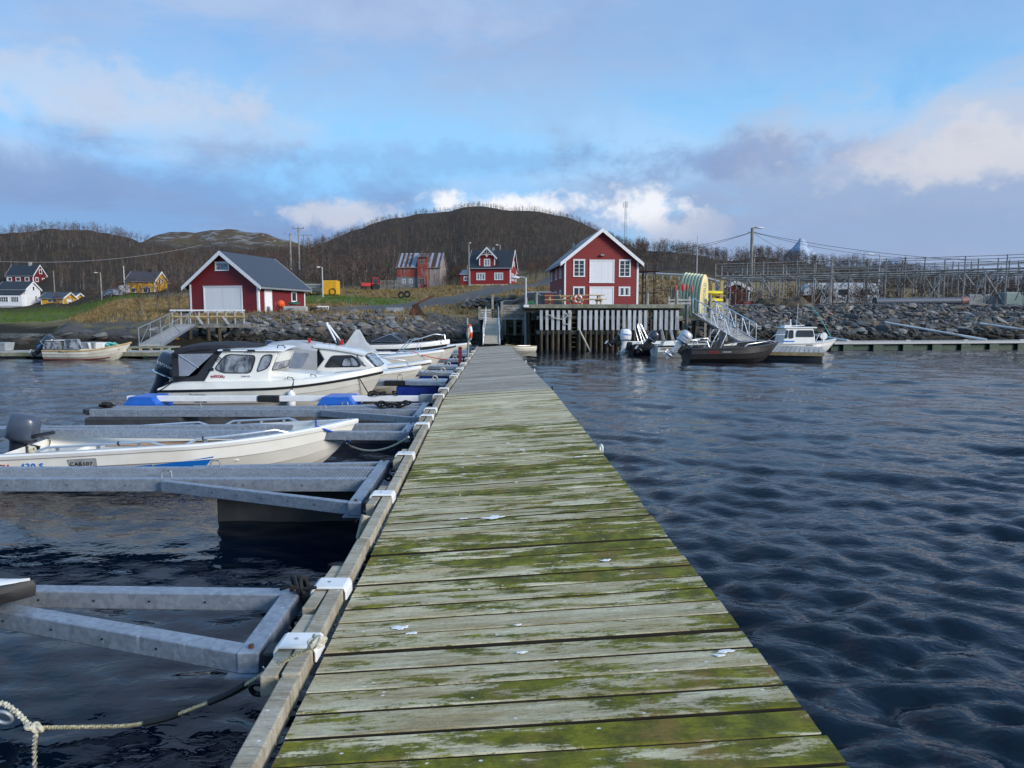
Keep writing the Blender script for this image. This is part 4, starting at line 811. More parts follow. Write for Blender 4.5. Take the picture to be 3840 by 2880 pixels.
mb = MB(); mb.torus((4.25, 0, .35), .035, .009, (0, 1, 0), 14, 6); part('bow_eye', mb, MATS['chrome'], sk, smooth=True)
mb = MB(); p = gp(.10, -1, .04, .07); mb.torus(p, .035, .018, (1, .2, 0), 12, 6); mb.torus(p+V(.03, 0, .0), .032, .016, (1, -.2, .1), 12, 6); part('rope_knot', mb, MATS['rope_pale'], sk, smooth=True)
for t, s in ((.34, -1), (.57, -1)): mb = MB(); p = gp(t, s, .04, .085); mb.torus(p, .022, .009, (1, 0, .2), 10, 6); part('rope_lashing', mb, MATS['rope_black'], sk, smooth=True)
outboard(sk, .06, .1, .34, .88, .25, 'motor_grey', 'motor_dark')
mb = MB(); mb.tube([(.05, .05, .52), (.42, -.1, .60)], .028, 8); part('tiller', mb, MATS['black_plastic'], sk, smooth=True)
# mooring line from the skiff to the pier
e = sk.matrix_basis @ V(4.46, 0, .3) if False else V(-6.56, 9.2, 0)+Matrix.Rotation(math.radians(8.5), 3, 'Z') @ V(4.27, 0, .30)
k1 = PL(8.4)+V(-.18, 0, .08)
single('mooring_line', (lambda m_: m_.tube(sag(e, k1, .12), .013, 8))(MB()), MATS['rope_pale'], 'pale mooring line from the open skiff bow to the pier kerb', 'rope', smooth=True)

# --- cabin boat with dark stern canopy
cb = thing('cabin_boat', 'cream cabin boat with dark stern canopy and black outboard, beside the blue floats', 'boat', (-7.75, 15.85, 0), math.radians(1.5))
h = hull(cb, 4.75, 1.86, .52, .57, .86, .25, 'gel_grey', 6, .02, .5, .9, rail='black_rubber', railw=.02, railh=.05, fine=2.2)
P_ = h['P']; hb, sh = h['hb'], h['sh']
mb = MB(); g = []                                                    # cream topsides above the rubbing strake, with deck
for t in h['ts']:
    z = sh(t); u = .17*min(1, (t+.02)/.09)*(1-.35*t); b = max(hb(t), .01); x = t*4.75
    g.append([V(x, -b, z+.02), V(x, -b*.965, z+.02+u*.8), V(x, -b*.90, z+.02+u), V(x, b*.90, z+.02+u), V(x, b*.965, z+.02+u*.8), V(x, b, z+.02)])
mb.loft(g, closed=False); mb.f = [f[::-1] for f in mb.f]; part('deck', mb, MATS['gel_cream'], cb, smooth='auto')
DZ = .69; hw = .74
def slab(th, name, prof, y0, y1, m, bevel=.02, taper=0, smooth='auto'):
    """side profile (x,z) given width y0..y1, leaning in at the top by taper"""
    zs = [z for _, z in prof]; zl, zh = min(zs), max(zs); f = lambda z: taper*(z-zl)/(zh-zl)
    mb = MB(); mb.loft([[(x, y0+f(z), z) for x, z in prof], [(x, y1-f(z), z) for x, z in prof]]); return part(name, mb, MATS[m], th, bevel=bevel)
cab = slab(cb, 'cabin', [(.93, .66), (2.42, .66), (2.40, .92), (2.58, 1.36), (1.36, 1.39)], -hw, hw, 'gel_cream', .03, .06)
mb = MB(); mb.loft([[(1.28, -.74, 1.385), (2.72, -.74, 1.375), (2.74, -.2, 1.43), (2.74, .2, 1.43), (2.72, .74, 1.375), (1.28, .74, 1.385)], [(1.3, -.73, 1.42), (2.68, -.73, 1.40), (2.66, -.25, 1.475), (2.66, .25, 1.475), (2.68, .73, 1.40), (1.3, .73, 1.42)], [(1.36, -.62, 1.455), (2.4, -.62, 1.44), (2.4, -.25, 1.49), (2.4, .25, 1.49), (2.4, .62, 1.44), (1.36, .62, 1.455)]])
part('cabin_roof', mb, MATS['gel_white'], cb, smooth='auto', bevel=.012)
ys = lambda z: -(hw-.06*(z-.66)/(1.39-.66))-.004
W3 = lambda pts: [(x, ys(z), z) for x, z in pts]
pane(cb, W3([(1.22, 1.00), (1.42, .92), (1.98, .91), (2.08, 1.20), (2.06, 1.29), (1.50, 1.30), (1.40, 1.22)][::1]), 'glass_pale')
pane(cb, W3([(2.13, .93), (2.36, 1.02), (2.48, 1.30), (2.27, 1.28)]), 'glass_pale')
pane(cb, [(2.415, -.6, .95), (2.415, .6, .95), (2.54, .58, 1.30), (2.54, -.58, 1.30)], 'glass_pale', off=(1, 0, -.3))
slab(cb, 'trunk_cabin', [(2.38, .70), (3.75, .74), (3.55, .83), (2.40, .93)], -.52, .52, 'gel_cream', .03, .08)
slab(cb, 'coaming', [(2.35, .68), (3.2, .70), (3.1, .80), (2.35, .84)], -.70, -.66, 'gel_cream', .012)
for x, z in ((1.95, 1.40), (1.42, 1.41)): mb = MB(); mb.box(x, x+.16, -.755, -.735, z-.022, z+.02); part('roof_grip', mb, MATS['black_plastic'], cb, bevel=.006)
mb = MB(); mb.tube([(2.52, -.5, 1.44), (2.54, -.5, 1.50), (2.66, -.5, 1.50), (2.70, -.5, 1.44)], .014, 6); part('roof_handle', mb, MATS['black_plastic'], cb, smooth=True)
# canvas hood: bowed top, corner posts and clear sheets
mb = MB(); g = []
for x, z, w in ((.30, 1.26, .66), (.33, 1.38, .68), (.42, 1.46, .70), (.7, 1.52, .71), (1.1, 1.545, .70), (1.5, 1.545, .68), (1.9, 1.50, .6), (2.05, 1.47, .5)):
    g.append([V(x, -w, z-.13 if x > .32 else z-.1), V(x, -w*.93, z-.03), V(x, -w*.5, z+.02), V(x, 0, z+.03), V(x, w*.5, z+.02), V(x, w*.93, z-.03), V(x, w, z-.13 if x > .32 else z-.1)])
mb.loft(g, closed=False, cap1=False, cap0=False); mb.f = [f[::-1] for f in mb.f]; o = part('hood', mb, MATS['dark_canvas'], cb, smooth='auto'); o.modifiers.new('thick', 'SOLIDIFY').thickness = .02
for s in (-1, 1):
    mb = MB(); y = s*.68
    for poly in ([(.28, .72), (.60, .72), (.54, .84), (.42, .90), (.43, 1.30), (.30, 1.36)], [(.28, .70), (.92, .70), (1.38, 1.37), (1.22, 1.37), (.80, .86), (.60, .80), (.3, .84)], [(.30, 1.22), (1.3, 1.30), (1.3, 1.46), (.34, 1.42)]):
        mb.prism([(x, y, z) for x, z in poly][::(1 if s < 0 else -1)], (0, .014*s*-1, 0))
    part('hood_side', mb, MATS['dark_canvas'], cb)
    mb = MB(); mb.prism([(.42, y+.004*s, .84), (.62, y+.004*s, .84), (1.18, y+.004*s, 1.33), (.42, y+.004*s, 1.32)], (0, .004, 0)); part('clear_sheet', mb, MATS['window_film'], cb)
    mb = MB(); mb.tube([(.44, s*.69, 1.30), (.85, s*.69, 1.02)], .012, 6); part('hood_strut', mb, MATS['alu'], cb)
mb = MB(); mb.box(.27, .285, -.68, .68, .72, 1.34); part('hood_back', mb, MATS['dark_canvas'], cb)
# lettering
s_ = 'SNØGGEN'
for i, ch in enumerate(s_):
    a = (i-3)/3*.42; text(ch, .085, MATS['decal_red'], cb, (1.27+.24*math.sin(a)*1.22, ys(.8)-.004, .735+.12*math.cos(a)-.05), (math.cos(a), 0, -math.sin(a)), (math.sin(a), 0, math.cos(a)), .002, centre=True)
mb = MB(); mb.box(1.78, 1.99, ys(.85)-.004, ys(.85)+.01, .80, .86); part('number_plate', mb, MATS['decal_white'], cb); text('XAM 473', .05, MATS['decal_black'], cb, (1.79, ys(.85)-.006, .812), (1, 0, 0), (0, 0, 1), .002)
mb = MB(); mb.torus((1.30, ys(1.2)-.003, 1.2), .055, .006, (0, 1, 0), 24, 6); part('round_emblem', mb, MATS['decal_black'], cb); text('AC', .06, MATS['decal_black'], cb, (1.302, ys(1.2)-.004, 1.18), (1, 0, 0), (0, 0, 1), .002, shear=.3, centre=True)
mb = MB(); mb.box(1.13, 1.19, ys(1.0)-.02, ys(1.0), .955, 1.02); part('vent', mb, MATS['black_plastic'], cb)
p = P_(.115, .83, -1); mb = MB(); mb.lathe([(.065, -.006), (.065, .004)], 24, (p.x, p.y-.014, p.z-.005), 'y'); part('red_dot', mb, MATS['decal_red'], cb)
side_text(cb, P_, 4.75, 'Sandström', .15, .86, .085, 'decal_black', shear=.2); side_text(cb, P_, 4.75, '565 Plus', .17, .70, .08, 'decal_black', shear=.2)
outboard(cb, -.05, .05, .56, 1.28, .42, 'motor_dark', 'motor_dark', brand='YAMAHA')
for t, s in ((.62, 'black_rubber'),):
    p = P_(t, 1, -1); mb = MB(); mb.tube([p+V(0, .06, .16), p+V(0, -.02, .02), p+V(-.02, -.06, -.1)], .01, 6); part('fender_line', mb, MATS['rope_black'], cb)
    mb = MB(); mb.lathe([(.02, .0), (.04, -.03), (.085, -.07), (.09, -.14), (.085, -.5), (.05, -.56), (.015, -.58)], 16, p+V(-.02, -.10, -.06)); part('fender', mb, MATS['fender_white'], cb, smooth=True)
p = P_(.90, 1, -1); mb = MB(); mb.tube([p+V(0, .1, .10), p+V(0, -.03, .0), p+V(.22, .05, -.42), p+V(.3, .08, -.46)], [.012, .012, .014, .03], 8); part('bow_line', mb, MATS['rope_black'], cb, smooth=True)
mb = MB(); mb.tube([P_(.07, 1, -1)+V(0, .05, .19), P_(.03, 1, -1)+V(0, -.03, .05), P_(.0, 1, -1)+V(.02, -.03, 0)], .012, 6); part('stern_line', mb, MATS['rope_black'], cb, smooth=True)
for t in (.60, .70): p = P_(t, 1, -1); mb = MB(); mb.tube([p+V(-.05, .10, .17), p+V(-.04, .10, .22), p+V(.06, .10, .2), p+V(.07, .10, .16)], .012, 6); part('deck_cleat', mb, MATS['black_plastic'], cb)

# --- second cabin boat with grey canopy
c2 = thing('cabin_boat', 'white cabin boat with grey canvas cockpit cover behind the dark-canopied boat', 'boat', (-7.75, 19.0, 0), math.radians(.5))
h = hull(c2, 5.25, 1.8, .5, .52, .74, .25, 'gel_grey', 4, .012, .55, .9, rail='gel_white', railw=.1, railh=.07, deckm=('gel_white', .45, 1, .05), open_to=(0, .46))
slab(c2, 'cabin', [(2.35, .5), (4.25, .62), (4.15, .74), (3.72, 1.16), (3.5, 1.20), (2.55, 1.34), (2.75, 1.0)], -.72, .72, 'gel_cream', .03, .12)
mb = MB(); mb.loft([[(x, -.68, z), (x, -.3, z+.05), (x, .3, z+.05), (x, .68, z)] for x, z in ((2.48, 1.36), (3.0, 1.30), (3.5, 1.22), (3.85, 1.13))], closed=False, cap0=False, cap1=False); mb.f = [f[::-1] for f in mb.f]; o = part('cabin_roof', mb, MATS['gel_white'], c2); o.modifiers.new('t', 'SOLIDIFY').thickness = .04
ys = lambda z: -(.72-.12*(z-.5)/(1.34-.5))-.006
pane(c2, [(x, ys(z), z) for x, z in ((2.78, .80), (3.74, .82), (3.62, 1.02), (3.5, 1.10), (2.98, 1.10))], 'glass_dark'); pane(c2, [(x, ys(z)-.004, z) for x, z in ((3.22, .83), (3.7, .84), (3.55, 1.05), (3.3, 1.04))], 'glass_pale', name='sliding_window')
pane(c2, [(3.82, ys(.84), .84), (4.10, ys(.84)+.1, .82), (3.82, ys(1.1)+.14, 1.12), (3.62, ys(1.1), 1.12)], 'glass_pale'); pane(c2, [(4.13, -.55, .80), (4.13, .55, .80), (3.84, .5, 1.11), (3.84, -.5, 1.11)], 'glass_pale', off=(.7, 0, .7))
mb = MB(); g = []
for x, z in ((.75, .95), (.95, 1.28), (1.2, 1.40), (1.7, 1.46), (2.2, 1.45), (2.6, 1.38)): g.append([V(x, -.76, .56 if x > .8 else .6), V(x, -.74, z-.16), V(x, -.55, z-.02), V(x, 0, z+.04), V(x, .55, z-.02), V(x, .74, z-.16), V(x, .76, .56)])
mb.loft(g, closed=False, cap1=False); mb.f = [f[::-1] for f in mb.f]; part('cockpit_cover', mb, MATS['grey_canvas'], c2, smooth='auto')
pane(c2, [(1.78, -.768, .75), (2.2, -.768, .78), (2.42, -.76, 1.18), (1.95, -.76, 1.18)], 'window_film', 'grey_canvas', name='cover_window')
mb = MB(); mb.box(1.38, 1.41, -.775, -.76, .6, 1.3); part('zip_strip', mb, MATS['trim_white'], c2)
rail(c2, [(3.2, -.55, 1.13), (4.3, -.45, 1.03), (4.85, -.22, .94), (4.92, -.1, .80), (4.8, -.02, .75)], .018, name='bow_rail')
mb = MB(); mb.tube([(2.8, -.3, 1.36), (2.85, -.3, 1.42)], .01, 6); mb.box(2.3, 2.36, -.5, -.44, 1.44, 1.56); mb.box(3.0, 3.07, .2, .27, 1.36, 1.5); part('flags', mb, MATS['red_paint'], c2)
mb = MB(); mb.torus((2.85, 0, 1.42), .14, .05, (0, 1, 0), 16, 8, 0, 3.14); part('lifebuoy', mb, MATS['black_rubber'], c2, smooth=True)
mb = MB(); mb.tube(sag((5.2, .02, .76), (6.2, -.3, .62), .08), .014, 6); part('bow_line', mb, MATS['rope_pale'], c2)
def simple_boat(label, bow_px, bow_py, Y, L, B=1.8, m='gel_grey', railm='gel_white', zs=.48, **k):
    b = at(bow_px, bow_py, Y=Y); th = thing('moored_boat', label, 'boat', (b.x-L, Y, 0), 0, 'boats moored along the pier')
    h = hull(th, L, B, zs, zs+.03, b.z, .25, m, 4, .012, .5, .88, rail=railm, railw=.09, railh=.06, deckm=('gel_white', .5, 1, .05), open_to=(0, .52), **k); return th, h
d2, h = simple_boat('white boat with thin black sheer line seen behind the grey-covered cabin boat bow', 1617, 1355, 21.9, 5.2)
rail(d2, [(3.2, -.6, .78), (4.2, -.5, 1.0), (4.8, -.25, .98), (4.95, 0, .8)], .016, name='bow_rail'); slab(d2, 'cuddy', [(2.2, .5), (3.9, .6), (3.4, .92), (2.4, .95)], -.6, .6, 'gel_white', .03, .1)
mb = MB(); mb.tube([h['P'](t, 1, -1)+V(0, -.03, -.06) for t in np.linspace(.0, 1, 14)], .014, 6); part('sheer_line', mb, MATS['black_rubber'], d2)
d1, h = simple_boat('long pale boat with leaning white mast and grey cone-shaped cover', 1664, 1316, 25.3, 6.2, zs=.6)
mb = MB(); p = V(2.7, 0, .7); mb.loft([[V(2.35, -.55, .75), V(3.75, -.5, .78), V(3.75, .5, .78), V(2.35, .55, .75)], [V(2.75, -.35, 1.2), V(3.35, -.22, 1.2), V(3.35, .22, 1.2), V(2.75, .35, 1.2)], [V(3.02, -.05, 1.66), V(3.14, -.05, 1.66), V(3.14, .05, 1.66), V(3.02, .05, 1.66)]]); part('console_cover', mb, MATS['grey_canvas'], d1, smooth='auto')
for s in (-.5, .5): mb = MB(); mb.tube([(2.75, s, .72), (2.32, s*.6, 1.3), (2.0, s*.2, 1.82)], .035, 8); part('arch_leg', mb, MATS['white_paint'], d1, smooth=True)
mb = MB(); mb.tube([(1.98, 0, 1.78), (1.96, 0, 1.92)], .05, 8); part('top_light', mb, MATS['white_paint'], d1)
rail(d1, [(.8, -.8, .8), (2.4, -.82, .84), (4.3, -.62, .9), (4.6, -.5, .8)], .014)
outboard(d1, -.02, .1, .62, 1.1, .3, 'motor_dark', 'motor_dark'); mb = MB(); mb.box(1.0, 1.9, -.4, .4, .5, .95); part('engine_box', mb, MATS['glass_pale'], d1, bevel=.05)
mb = MB(); mb.tube(sag((5.1, -.3, .88), (6.4, -.6, .6), .05), .016, 6); part('bow_line', mb, MATS['orange'], d1)
d3, h = simple_boat('grey-hulled open boat with steel bow rails behind the pale long boat', 1708, 1298, 29.2, 4.6, m='gel_grey', railm='black_rubber', zs=.55)
rail(d3, [(2.2, -.65, .62), (2.8, -.6, 1.2), (3.15, -.55, 1.2), (3.0, -.55, .7)], .02, name='bow_rail'); rail(d3, [(2.2, .65, .62), (2.8, .6, 1.2), (3.15, .55, 1.2), (3.0, .55, .7)], .02, name='bow_rail')
bb = at(1685, 1280, Y=35); br = thing('motorboat', 'black and white motorboat with raked windscreen and bow rail', 'boat', (bb.x-5.3, 35, 0))
h = hull(br, 5.3, 2.0, .62, .66, bb.z, .3, 'black_plastic', 3, .01, .6, .9, rail='gel_white', railw=.5, railh=.2, deckm=('gel_white', .35, 1, .1))
slab(br, 'cockpit_cover', [(.6, .75), (3.2, .85), (3.0, 1.2), (2.4, 1.26), (1.2, 1.0)], -.75, .75, 'dark_canvas', .04, .2); pane(br, [(3.15, -.7, .9), (3.15, .7, .9), (2.5, .55, 1.3), (2.5, -.55, 1.3)], 'glass_pale', 'alu', off=(.6, 0, .7), name='windscreen'); pane(br, [(1.5, -.78, .9), (3.05, -.76, .9), (2.45, -.62, 1.26)], 'glass_dark', 'alu', name='side_screen')
for s in (-1, 1): rail(br, [(3.6, s*.7, .95), (4.6, s*.45, 1.25), (5.05, s*.15, 1.2), (5.1, s*.1, .95)], .02, name='bow_rail')
f_, h = simple_boat('small white open boat nearest the shore end of the pier', 1764, 1288, 39.3, 4.2, zs=.42, B=1.5)
# bow of a boat at the left edge of the picture
nb = thing('moored_boat', 'white bow tip with black rubber fender at the left picture edge', 'boat', (-6.99, 3.6, 0), math.radians(1), 'boats moored along the pier')
hull(nb, 4.35, 1.5, .54, .56, .67, .2, 'gel_grey', 4, .012, 1.5, .9, rail='black_rubber', railw=.04, railh=.085, deckm=('gel_white', .4, 1, .04), open_to=(0, .42))
# mooring rope in the foreground
k = at(1180, 2425, z=.66); mid = [at(1080, 2470, z=.60), at(870, 2600, z=.38), at(640, 2690, z=.27), at(480, 2724, z=.25), at(120, 2728, z=.26)]
rope = thing('mooring_rope', 'tan twisted rope in black hose sleeves, sagging from pier bracket to left corner', 'rope')
pts = [k]+mid; cv = []
for i in range(len(pts)-1):
    for j in range(8): cv.append(pts[i].lerp(pts[i+1], j/8))
cv.append(pts[-1])
for _ in range(4): cv = [cv[0]]+[(cv[i-1]+cv[i]*2+cv[i+1])/4 for i in range(1, len(cv)-1)]+[cv[-1]]
def twisted(path, r, turns, m, th, name):
    for ph in (0, 2.094, 4.188):
        out = []; N = len(path)*4
        for i in range(N):
            t = i/(N-1)*(len(path)-1); a = min(int(t), len(path)-2); p = path[a].lerp(path[a+1], t-a); d = (path[a+1]-path[a]).normalized()
            u = d.cross(V(0, 0, 1)).normalized() if abs(d.z) < .95 else V(1, 0, 0); w = u.cross(d); an = ph+turns*2*math.pi*i/(N-1); out.append(p+(u*math.cos(an)+w*math.sin(an))*r*.55)
        mb = MB(); mb.tube(out, r*.56, 6); part(name, mb, MATS[m], th, smooth=True)
twisted(cv, .0095, 54, 'rope_tan', rope, 'rope_strand')
for a, b in ((14, 20), (23, 30)): mb = MB(); mb.tube(cv[a:b], .017, 8); part('hose_sleeve', mb, MATS['black_rubber'], rope, smooth=True)
dn = at(118, 2728, z=.26); rt = [dn+V(.02, 0, -.02), dn+V(.005, 0, -.13), dn+V(-.005, 0, -.3)]
twisted(rt, .0125, 7, 'rope_pale', rope, 'rope_strand'); ul = at(20, 2640, z=.33); twisted([dn, dn.lerp(ul, .5)+V(0, 0, .01), ul, ul+V(-.1, 0, .01)], .014, 7, 'rope_pale', rope, 'rope_strand')
mb = MB(); mb.torus(dn+V(.02, 0, 0), .016, .012, (1, 0, .5), 12, 8); mb.torus(dn+V(.035, 0, -.005), .015, .011, (.3, 1, .5), 12, 8); mb.torus(dn+V(.0, -.01, .01), .015, .011, (.3, .2, 1), 12, 8); part('knot', mb, MATS['rope_pale'], rope, smooth=True)
mb = MB(); kp = [k+V(random.uniform(-.035, .045), random.uniform(-.05, .05), random.uniform(.0, .05)) for _ in range(26)]
kv = []
for i in range(len(kp)-1): kv += [kp[i].lerp(kp[i+1], j/6) for j in range(6)]
for _ in range(5): kv = [kv[0]]+[(kv[i-1]+2*kv[i]+kv[i+1])/4 for i in range(1, len(kv)-1)]+[kv[-1]]
mb.tube(kv, .0095, 7)
part('knot', mb, MATS['rope_pale'], rope, smooth=True)
sk2 = at(12, 2690, z=.3); mb = MB(); mb.torus(sk2, .04, .008, (0, 1, .4), 16, 6); part('steel_shackle', mb, MATS['metal_grey'], rope, smooth=True)
p = PL(3.9)+V(-.28, 0, .05); mb = MB()
for i in range(4): mb.torus(p+V(-.02*i, .02*(i % 2), 0), .05, .012, (1, .2*i, .3), 14, 6)
mb.tube([p+V(-.13, -.03, -.01), p+V(-.06, -.055, .02), p+V(0, -.05, .0), p+V(.09, -.075, .02)], .009, 6); single('lashing', mb, MATS['rope_black'], 'black rope lashing at the far corner of the nearest boom', 'rope', smooth=True)
# rope heap on the second walkway
def heap(label, c, m, n=9, R=.16, r=.014, sx=2.2):
    mb = MB()
    for i in range(n): mb.torus(V(*c)+V(random.uniform(-R*sx, R*sx), random.uniform(-.06, .06), .02+random.uniform(0, .04)), R*random.uniform(.4, .8), r, (random.uniform(-.5, .5), random.uniform(-.6, .6), 1), 16, 5)
    return single('rope_heap', mb, MATS[m], label, 'rope', smooth=True)
heap('black rope heap lying on the grated walkway boom', (at(1470, 1530, Y=12.1).x, 12.1, .56), 'rope_black', 12, .14); heap('black rope tangle on the white beam of the blue floats', (at(1440, 1480, Y=14.1).x, 14.1, .54), 'rope_black', 8, .12)
heap('black and teal rope on the left end of the walkway boom', (-7.1, 12.1, .56), 'rope_black', 6, .1, .014, 1.2)
# wedge board leaning on the kerb, life ring post, red plank
mb = MB(); p = at(1375, 1980, z=.5); mb.obox(p, (.05, .03, -.02), (-.012, .012, 0), (.02, .02, .09)); single('loose_board', mb, MATS['kerb_wood'], 'short pale board end jutting out below the pier kerb', 'board', bevel=.006)
lp = PL(26.5)+V(-.1, 0, 0)
t_ = thing('life_ring_post', 'thin grey wooden post holding the lifebuoy at the pier edge', 'post', lp)
mb = MB(); mb.tube([(0, 0, -.3), (.02, 0, .8), (-.02, 0, 1.6)], [.045, .04, .035], 8); part('post', mb, MATS['old_timber'], t_, smooth=True); mb = MB(); mb.box(-.02, .14, -.02, .02, .55, .60); part('arm', mb, MATS['old_timber'], t_)
t_ = thing('lifebuoy', 'orange and white lifebuoy hanging edge-on from the pier post', 'lifebuoy', lp+V(.07, -.07, 1.05))
for k in range(8): mb = MB(); mb.torus((0, 0, 0), .26, .06, (1, .28, 0), 5, 8, k*math.pi/4, (k+1)*math.pi/4); part('ring_segment', mb, MATS['orange' if k % 2 else 'fender_white'], t_, smooth=True)
mb = MB(); mb.tube([(0, -.06, -.25), (.02, -.08, -.38), (-.03, -.08, -.42), (-.05, -.06, -.2)], .01, 6); part('grab_line', mb, MATS['rope_pale'], t_)
mb = MB(); p = PL(25)+V(-.32, 0, .2); mb.box(p.x-.06, p.x+.06, 24.9, 25.05, .1, 1.05); single('red_plank', mb, MATS['clad_maroon'], 'dark red upright board beside the life ring post', 'board')
# ------------------------------------------------------------------ houses
FR = {}
def frames(W, L): return {'front': (V(0, 0, 0), V(1, 0, 0), V(0, -1, 0)), 'left': (V(-W/2, L/2, 0), V(0, -1, 0), V(-1, 0, 0)), 'right': (V(W/2, L/2, 0), V(0, 1, 0), V(1, 0, 0)), 'back': (V(0, L, 0), V(-1, 0, 0), V(0, 1, 0))}
UPZ = V(0, 0, 1)
def wbox(fr, x0, x1, z0, z1, d0, d1, mb=None):
    o, r, n = fr; mb = mb or MB(); c = o+r*(x0+x1)/2+UPZ*(z0+z1)/2+n*(d0+d1)/2
    return mb.obox(c, r*(x1-x0)/2, n*(d1-d0)/2, UPZ*(z1-z0)/2)
def win(th, fr, x, z, w, h, nx=2, nz=1, frame='trim_white', glass='glass_dark', fw=.11, sill=True, curtain=False, name='window'):
    """window: frame with its panes and glazing bars as sub-parts; x,z = lower left corner of the opening"""
    mb = MB()
    for a in ((x-fw, x, z-fw*.6, z+h+fw), (x+w, x+w+fw, z-fw*.6, z+h+fw)): wbox(fr, *a, .0, .045, mb)
    for a in ((x, x+w, z+h, z+h+fw), (x, x+w, z-fw*.6, z)): wbox(fr, *a, .0, .043, mb)
    f = part(name, mb, MATS[frame], th)
    if sill: part('sill', wbox(fr, x-fw*1.3, x+w+fw*1.3, z-fw*.9, z-fw*.6, 0, .08), MATS[frame], f); part('head_board', wbox(fr, x-fw*1.25, x+w+fw*1.25, z+h+fw, z+h+fw*1.35, 0, .065), MATS[frame], f)
    cw = w/nx; chh = h/nz; bw = .05 if nx > 1 else 0
    for i in range(1, nx): part('mullion', wbox(fr, x+i*cw-.035, x+i*cw+.035, z, z+h, .0, .04), MATS[frame], f)
    for i in range(1, nz): part('glazing_bar', wbox(fr, x, x+w, z+i*chh-.016, z+i*chh+.016, .006, .03), MATS[frame], f)
    for i in range(nx):
        part('pane', wbox(fr, x+i*cw+.001, x+(i+1)*cw-.001, z+.001, z+h-.001, .004, .012), MATS[glass], f)
        if curtain:
            for s in (0, 1): part('curtain', wbox(fr, x+i*cw+(.04 if s == 0 else cw*.74), x+i*cw+(cw*.26 if s == 0 else cw-.04), z+.02, z+h-.03, .0125, .014), MATS['curtain'], f)
    return f
def house(th, W, L, eave, ridge, wall, roof, trim='trim_white', over=.35, go=.35, rt=.12, base=None, corner=True, side_wall=None):
    """gabled house: ridge along local y, gable faces at y=0 and y=L"""
    mb = MB(); e = W/2
    pent = lambda y: [(-e, y, 0), (e, y, 0), (e, y, eave), (0, y, ridge), (-e, y, eave)]
    mb.prism(pent(0), (0, L, 0)); part('wall', mb, MATS[wall], th)
    sl = (ridge-eave)/e; ze = eave-sl*over; nrm = V(sl, 0, 1).normalized()
    rf = None
    for s in (-1, 1):
        mb = MB(); a = [(s*0, ridge+.03), (s*(e+over), ze+.03), (s*(e+over), ze+.03+rt), (0, ridge+.03+rt*1.25)]
        mb.prism([(x, -go, z) for x, z in a][::s], (0, L+2*go, 0)); part('roof', mb, MATS[roof], th)
        for y, yy in ((-go-.03, .03), (L+go, .03)):
            mb = MB(); mb.prism([(0, y, ridge-.17), (s*(e+over), y, ze-.17), (s*(e+over), y, ze+.05+rt), (0, y, ridge+.05+rt*1.25)][::s], (0, yy, 0)); part('barge_board', mb, MATS[trim], th)
        mb = MB(); mb.box(s*(e+over)-.02 if s > 0 else s*(e+over)-.02, s*(e+over)+.02, -go, L+go, ze-.06, ze+.1); part('gutter', mb, MATS['metal_grey' if trim == 'trim_white' else trim], th)
    if corner:
        for fr, sgn in (('front', -1), ('front', 1), ('right', -1), ('right', 1), ('left', -1), ('left', 1)):
            wd = W if fr == 'front' else L; x = sgn*(wd/2-.08); f = frames(W, L)[fr]; part('corner_board', wbox(f, x-.08, x+.08, 0, eave-.02, 0, .03 if fr == 'front' else .026), MATS[trim], th)
    if base: mb = MB(); mb.box(-e-.04, e+.04, -.04, L+.04, -base, -.0); part('foundation', mb, MATS['concrete'], th)
    return frames(W, L)
# --- right-hand boathouse on the quay
bh = thing('boathouse', 'two-storey red boathouse with white loading doors on the quay', 'boathouse', (8.17, 64, 2.82), math.radians(4.5))
fr = house(bh, 6.87, 10, 4.3, 7.05, 'clad_red', 'roof_slate', over=.4, go=.4)
f = fr['front']
for x in (-2.5, 1.72): win(bh, f, x, 2.98, .86, 1.35, 2, 4)
for x in (-2.5, 1.72): win(bh, f, x, 1.25, .86, .62, 2, 1, curtain=x > 0)
def door(th, f, x, z, w, h, m='clad_vwhite', fw=.1, double=True, name='door'):
    d = part(name, wbox(f, x, x+w, z, z+h, 0, .03), MATS[m], th); mb = MB()
    for a in ((x-fw, x, z, z+h+fw), (x+w, x+w+fw, z, z+h+fw), (x, x+w, z+h, z+h+fw*.99)): wbox(f, *a, 0, .06, mb)
    part('door_frame', mb, MATS['trim_white'], d); part('head_board', wbox(f, x-fw*1.3, x+w+fw*1.3, z+h+fw, z+h+fw*1.4, 0, .09), MATS['trim_white'], d)
    if double: part('door_gap', wbox(f, x+w/2-.008, x+w/2+.008, z, z+h, .03, .033), MATS['metal_grey'], d)
    for k in (.2, .8):
        for s in ((0, 1) if double else (0,)): part('hinge', wbox(f, x+.03 if s == 0 else x+w-.45, x+.45 if s == 0 else x+w-.03, z+h*k, z+h*k+.04, .03, .04), MATS['trim_white'], d)
    return d
door(bh, f, -1.02, 2.46, 2.1, 1.84); part('threshold', wbox(f, -1.16, 1.2, 2.33, 2.45, 0, .07), MATS['trim_white'], bh); door(bh, f, -1.0, .02, 2.06, 1.86)
part('wall_lamp', wbox(f, -.12, .2, 4.78, 4.9, 0, .25), MATS['metal_grey'], bh)
for yy, z, h_ in ((2.2, 2.95, 1.3), (5.0, 2.95, 1.3), (8.4, 2.95, 1.3), (2.1, .5, 1.1), (5.0, .5, 1.1)): win(bh, fr['left'], 5-yy-.35, z, .7, h_, 1, 1, fw=.13)
mb = MB(); mb.tube([(-3.45, -.3, 4.1), (-3.47, -.06, 3.9), (-3.47, -.06, 0)], .045, 8); part('downpipe', mb, MATS['black_plastic'], bh, smooth=True)
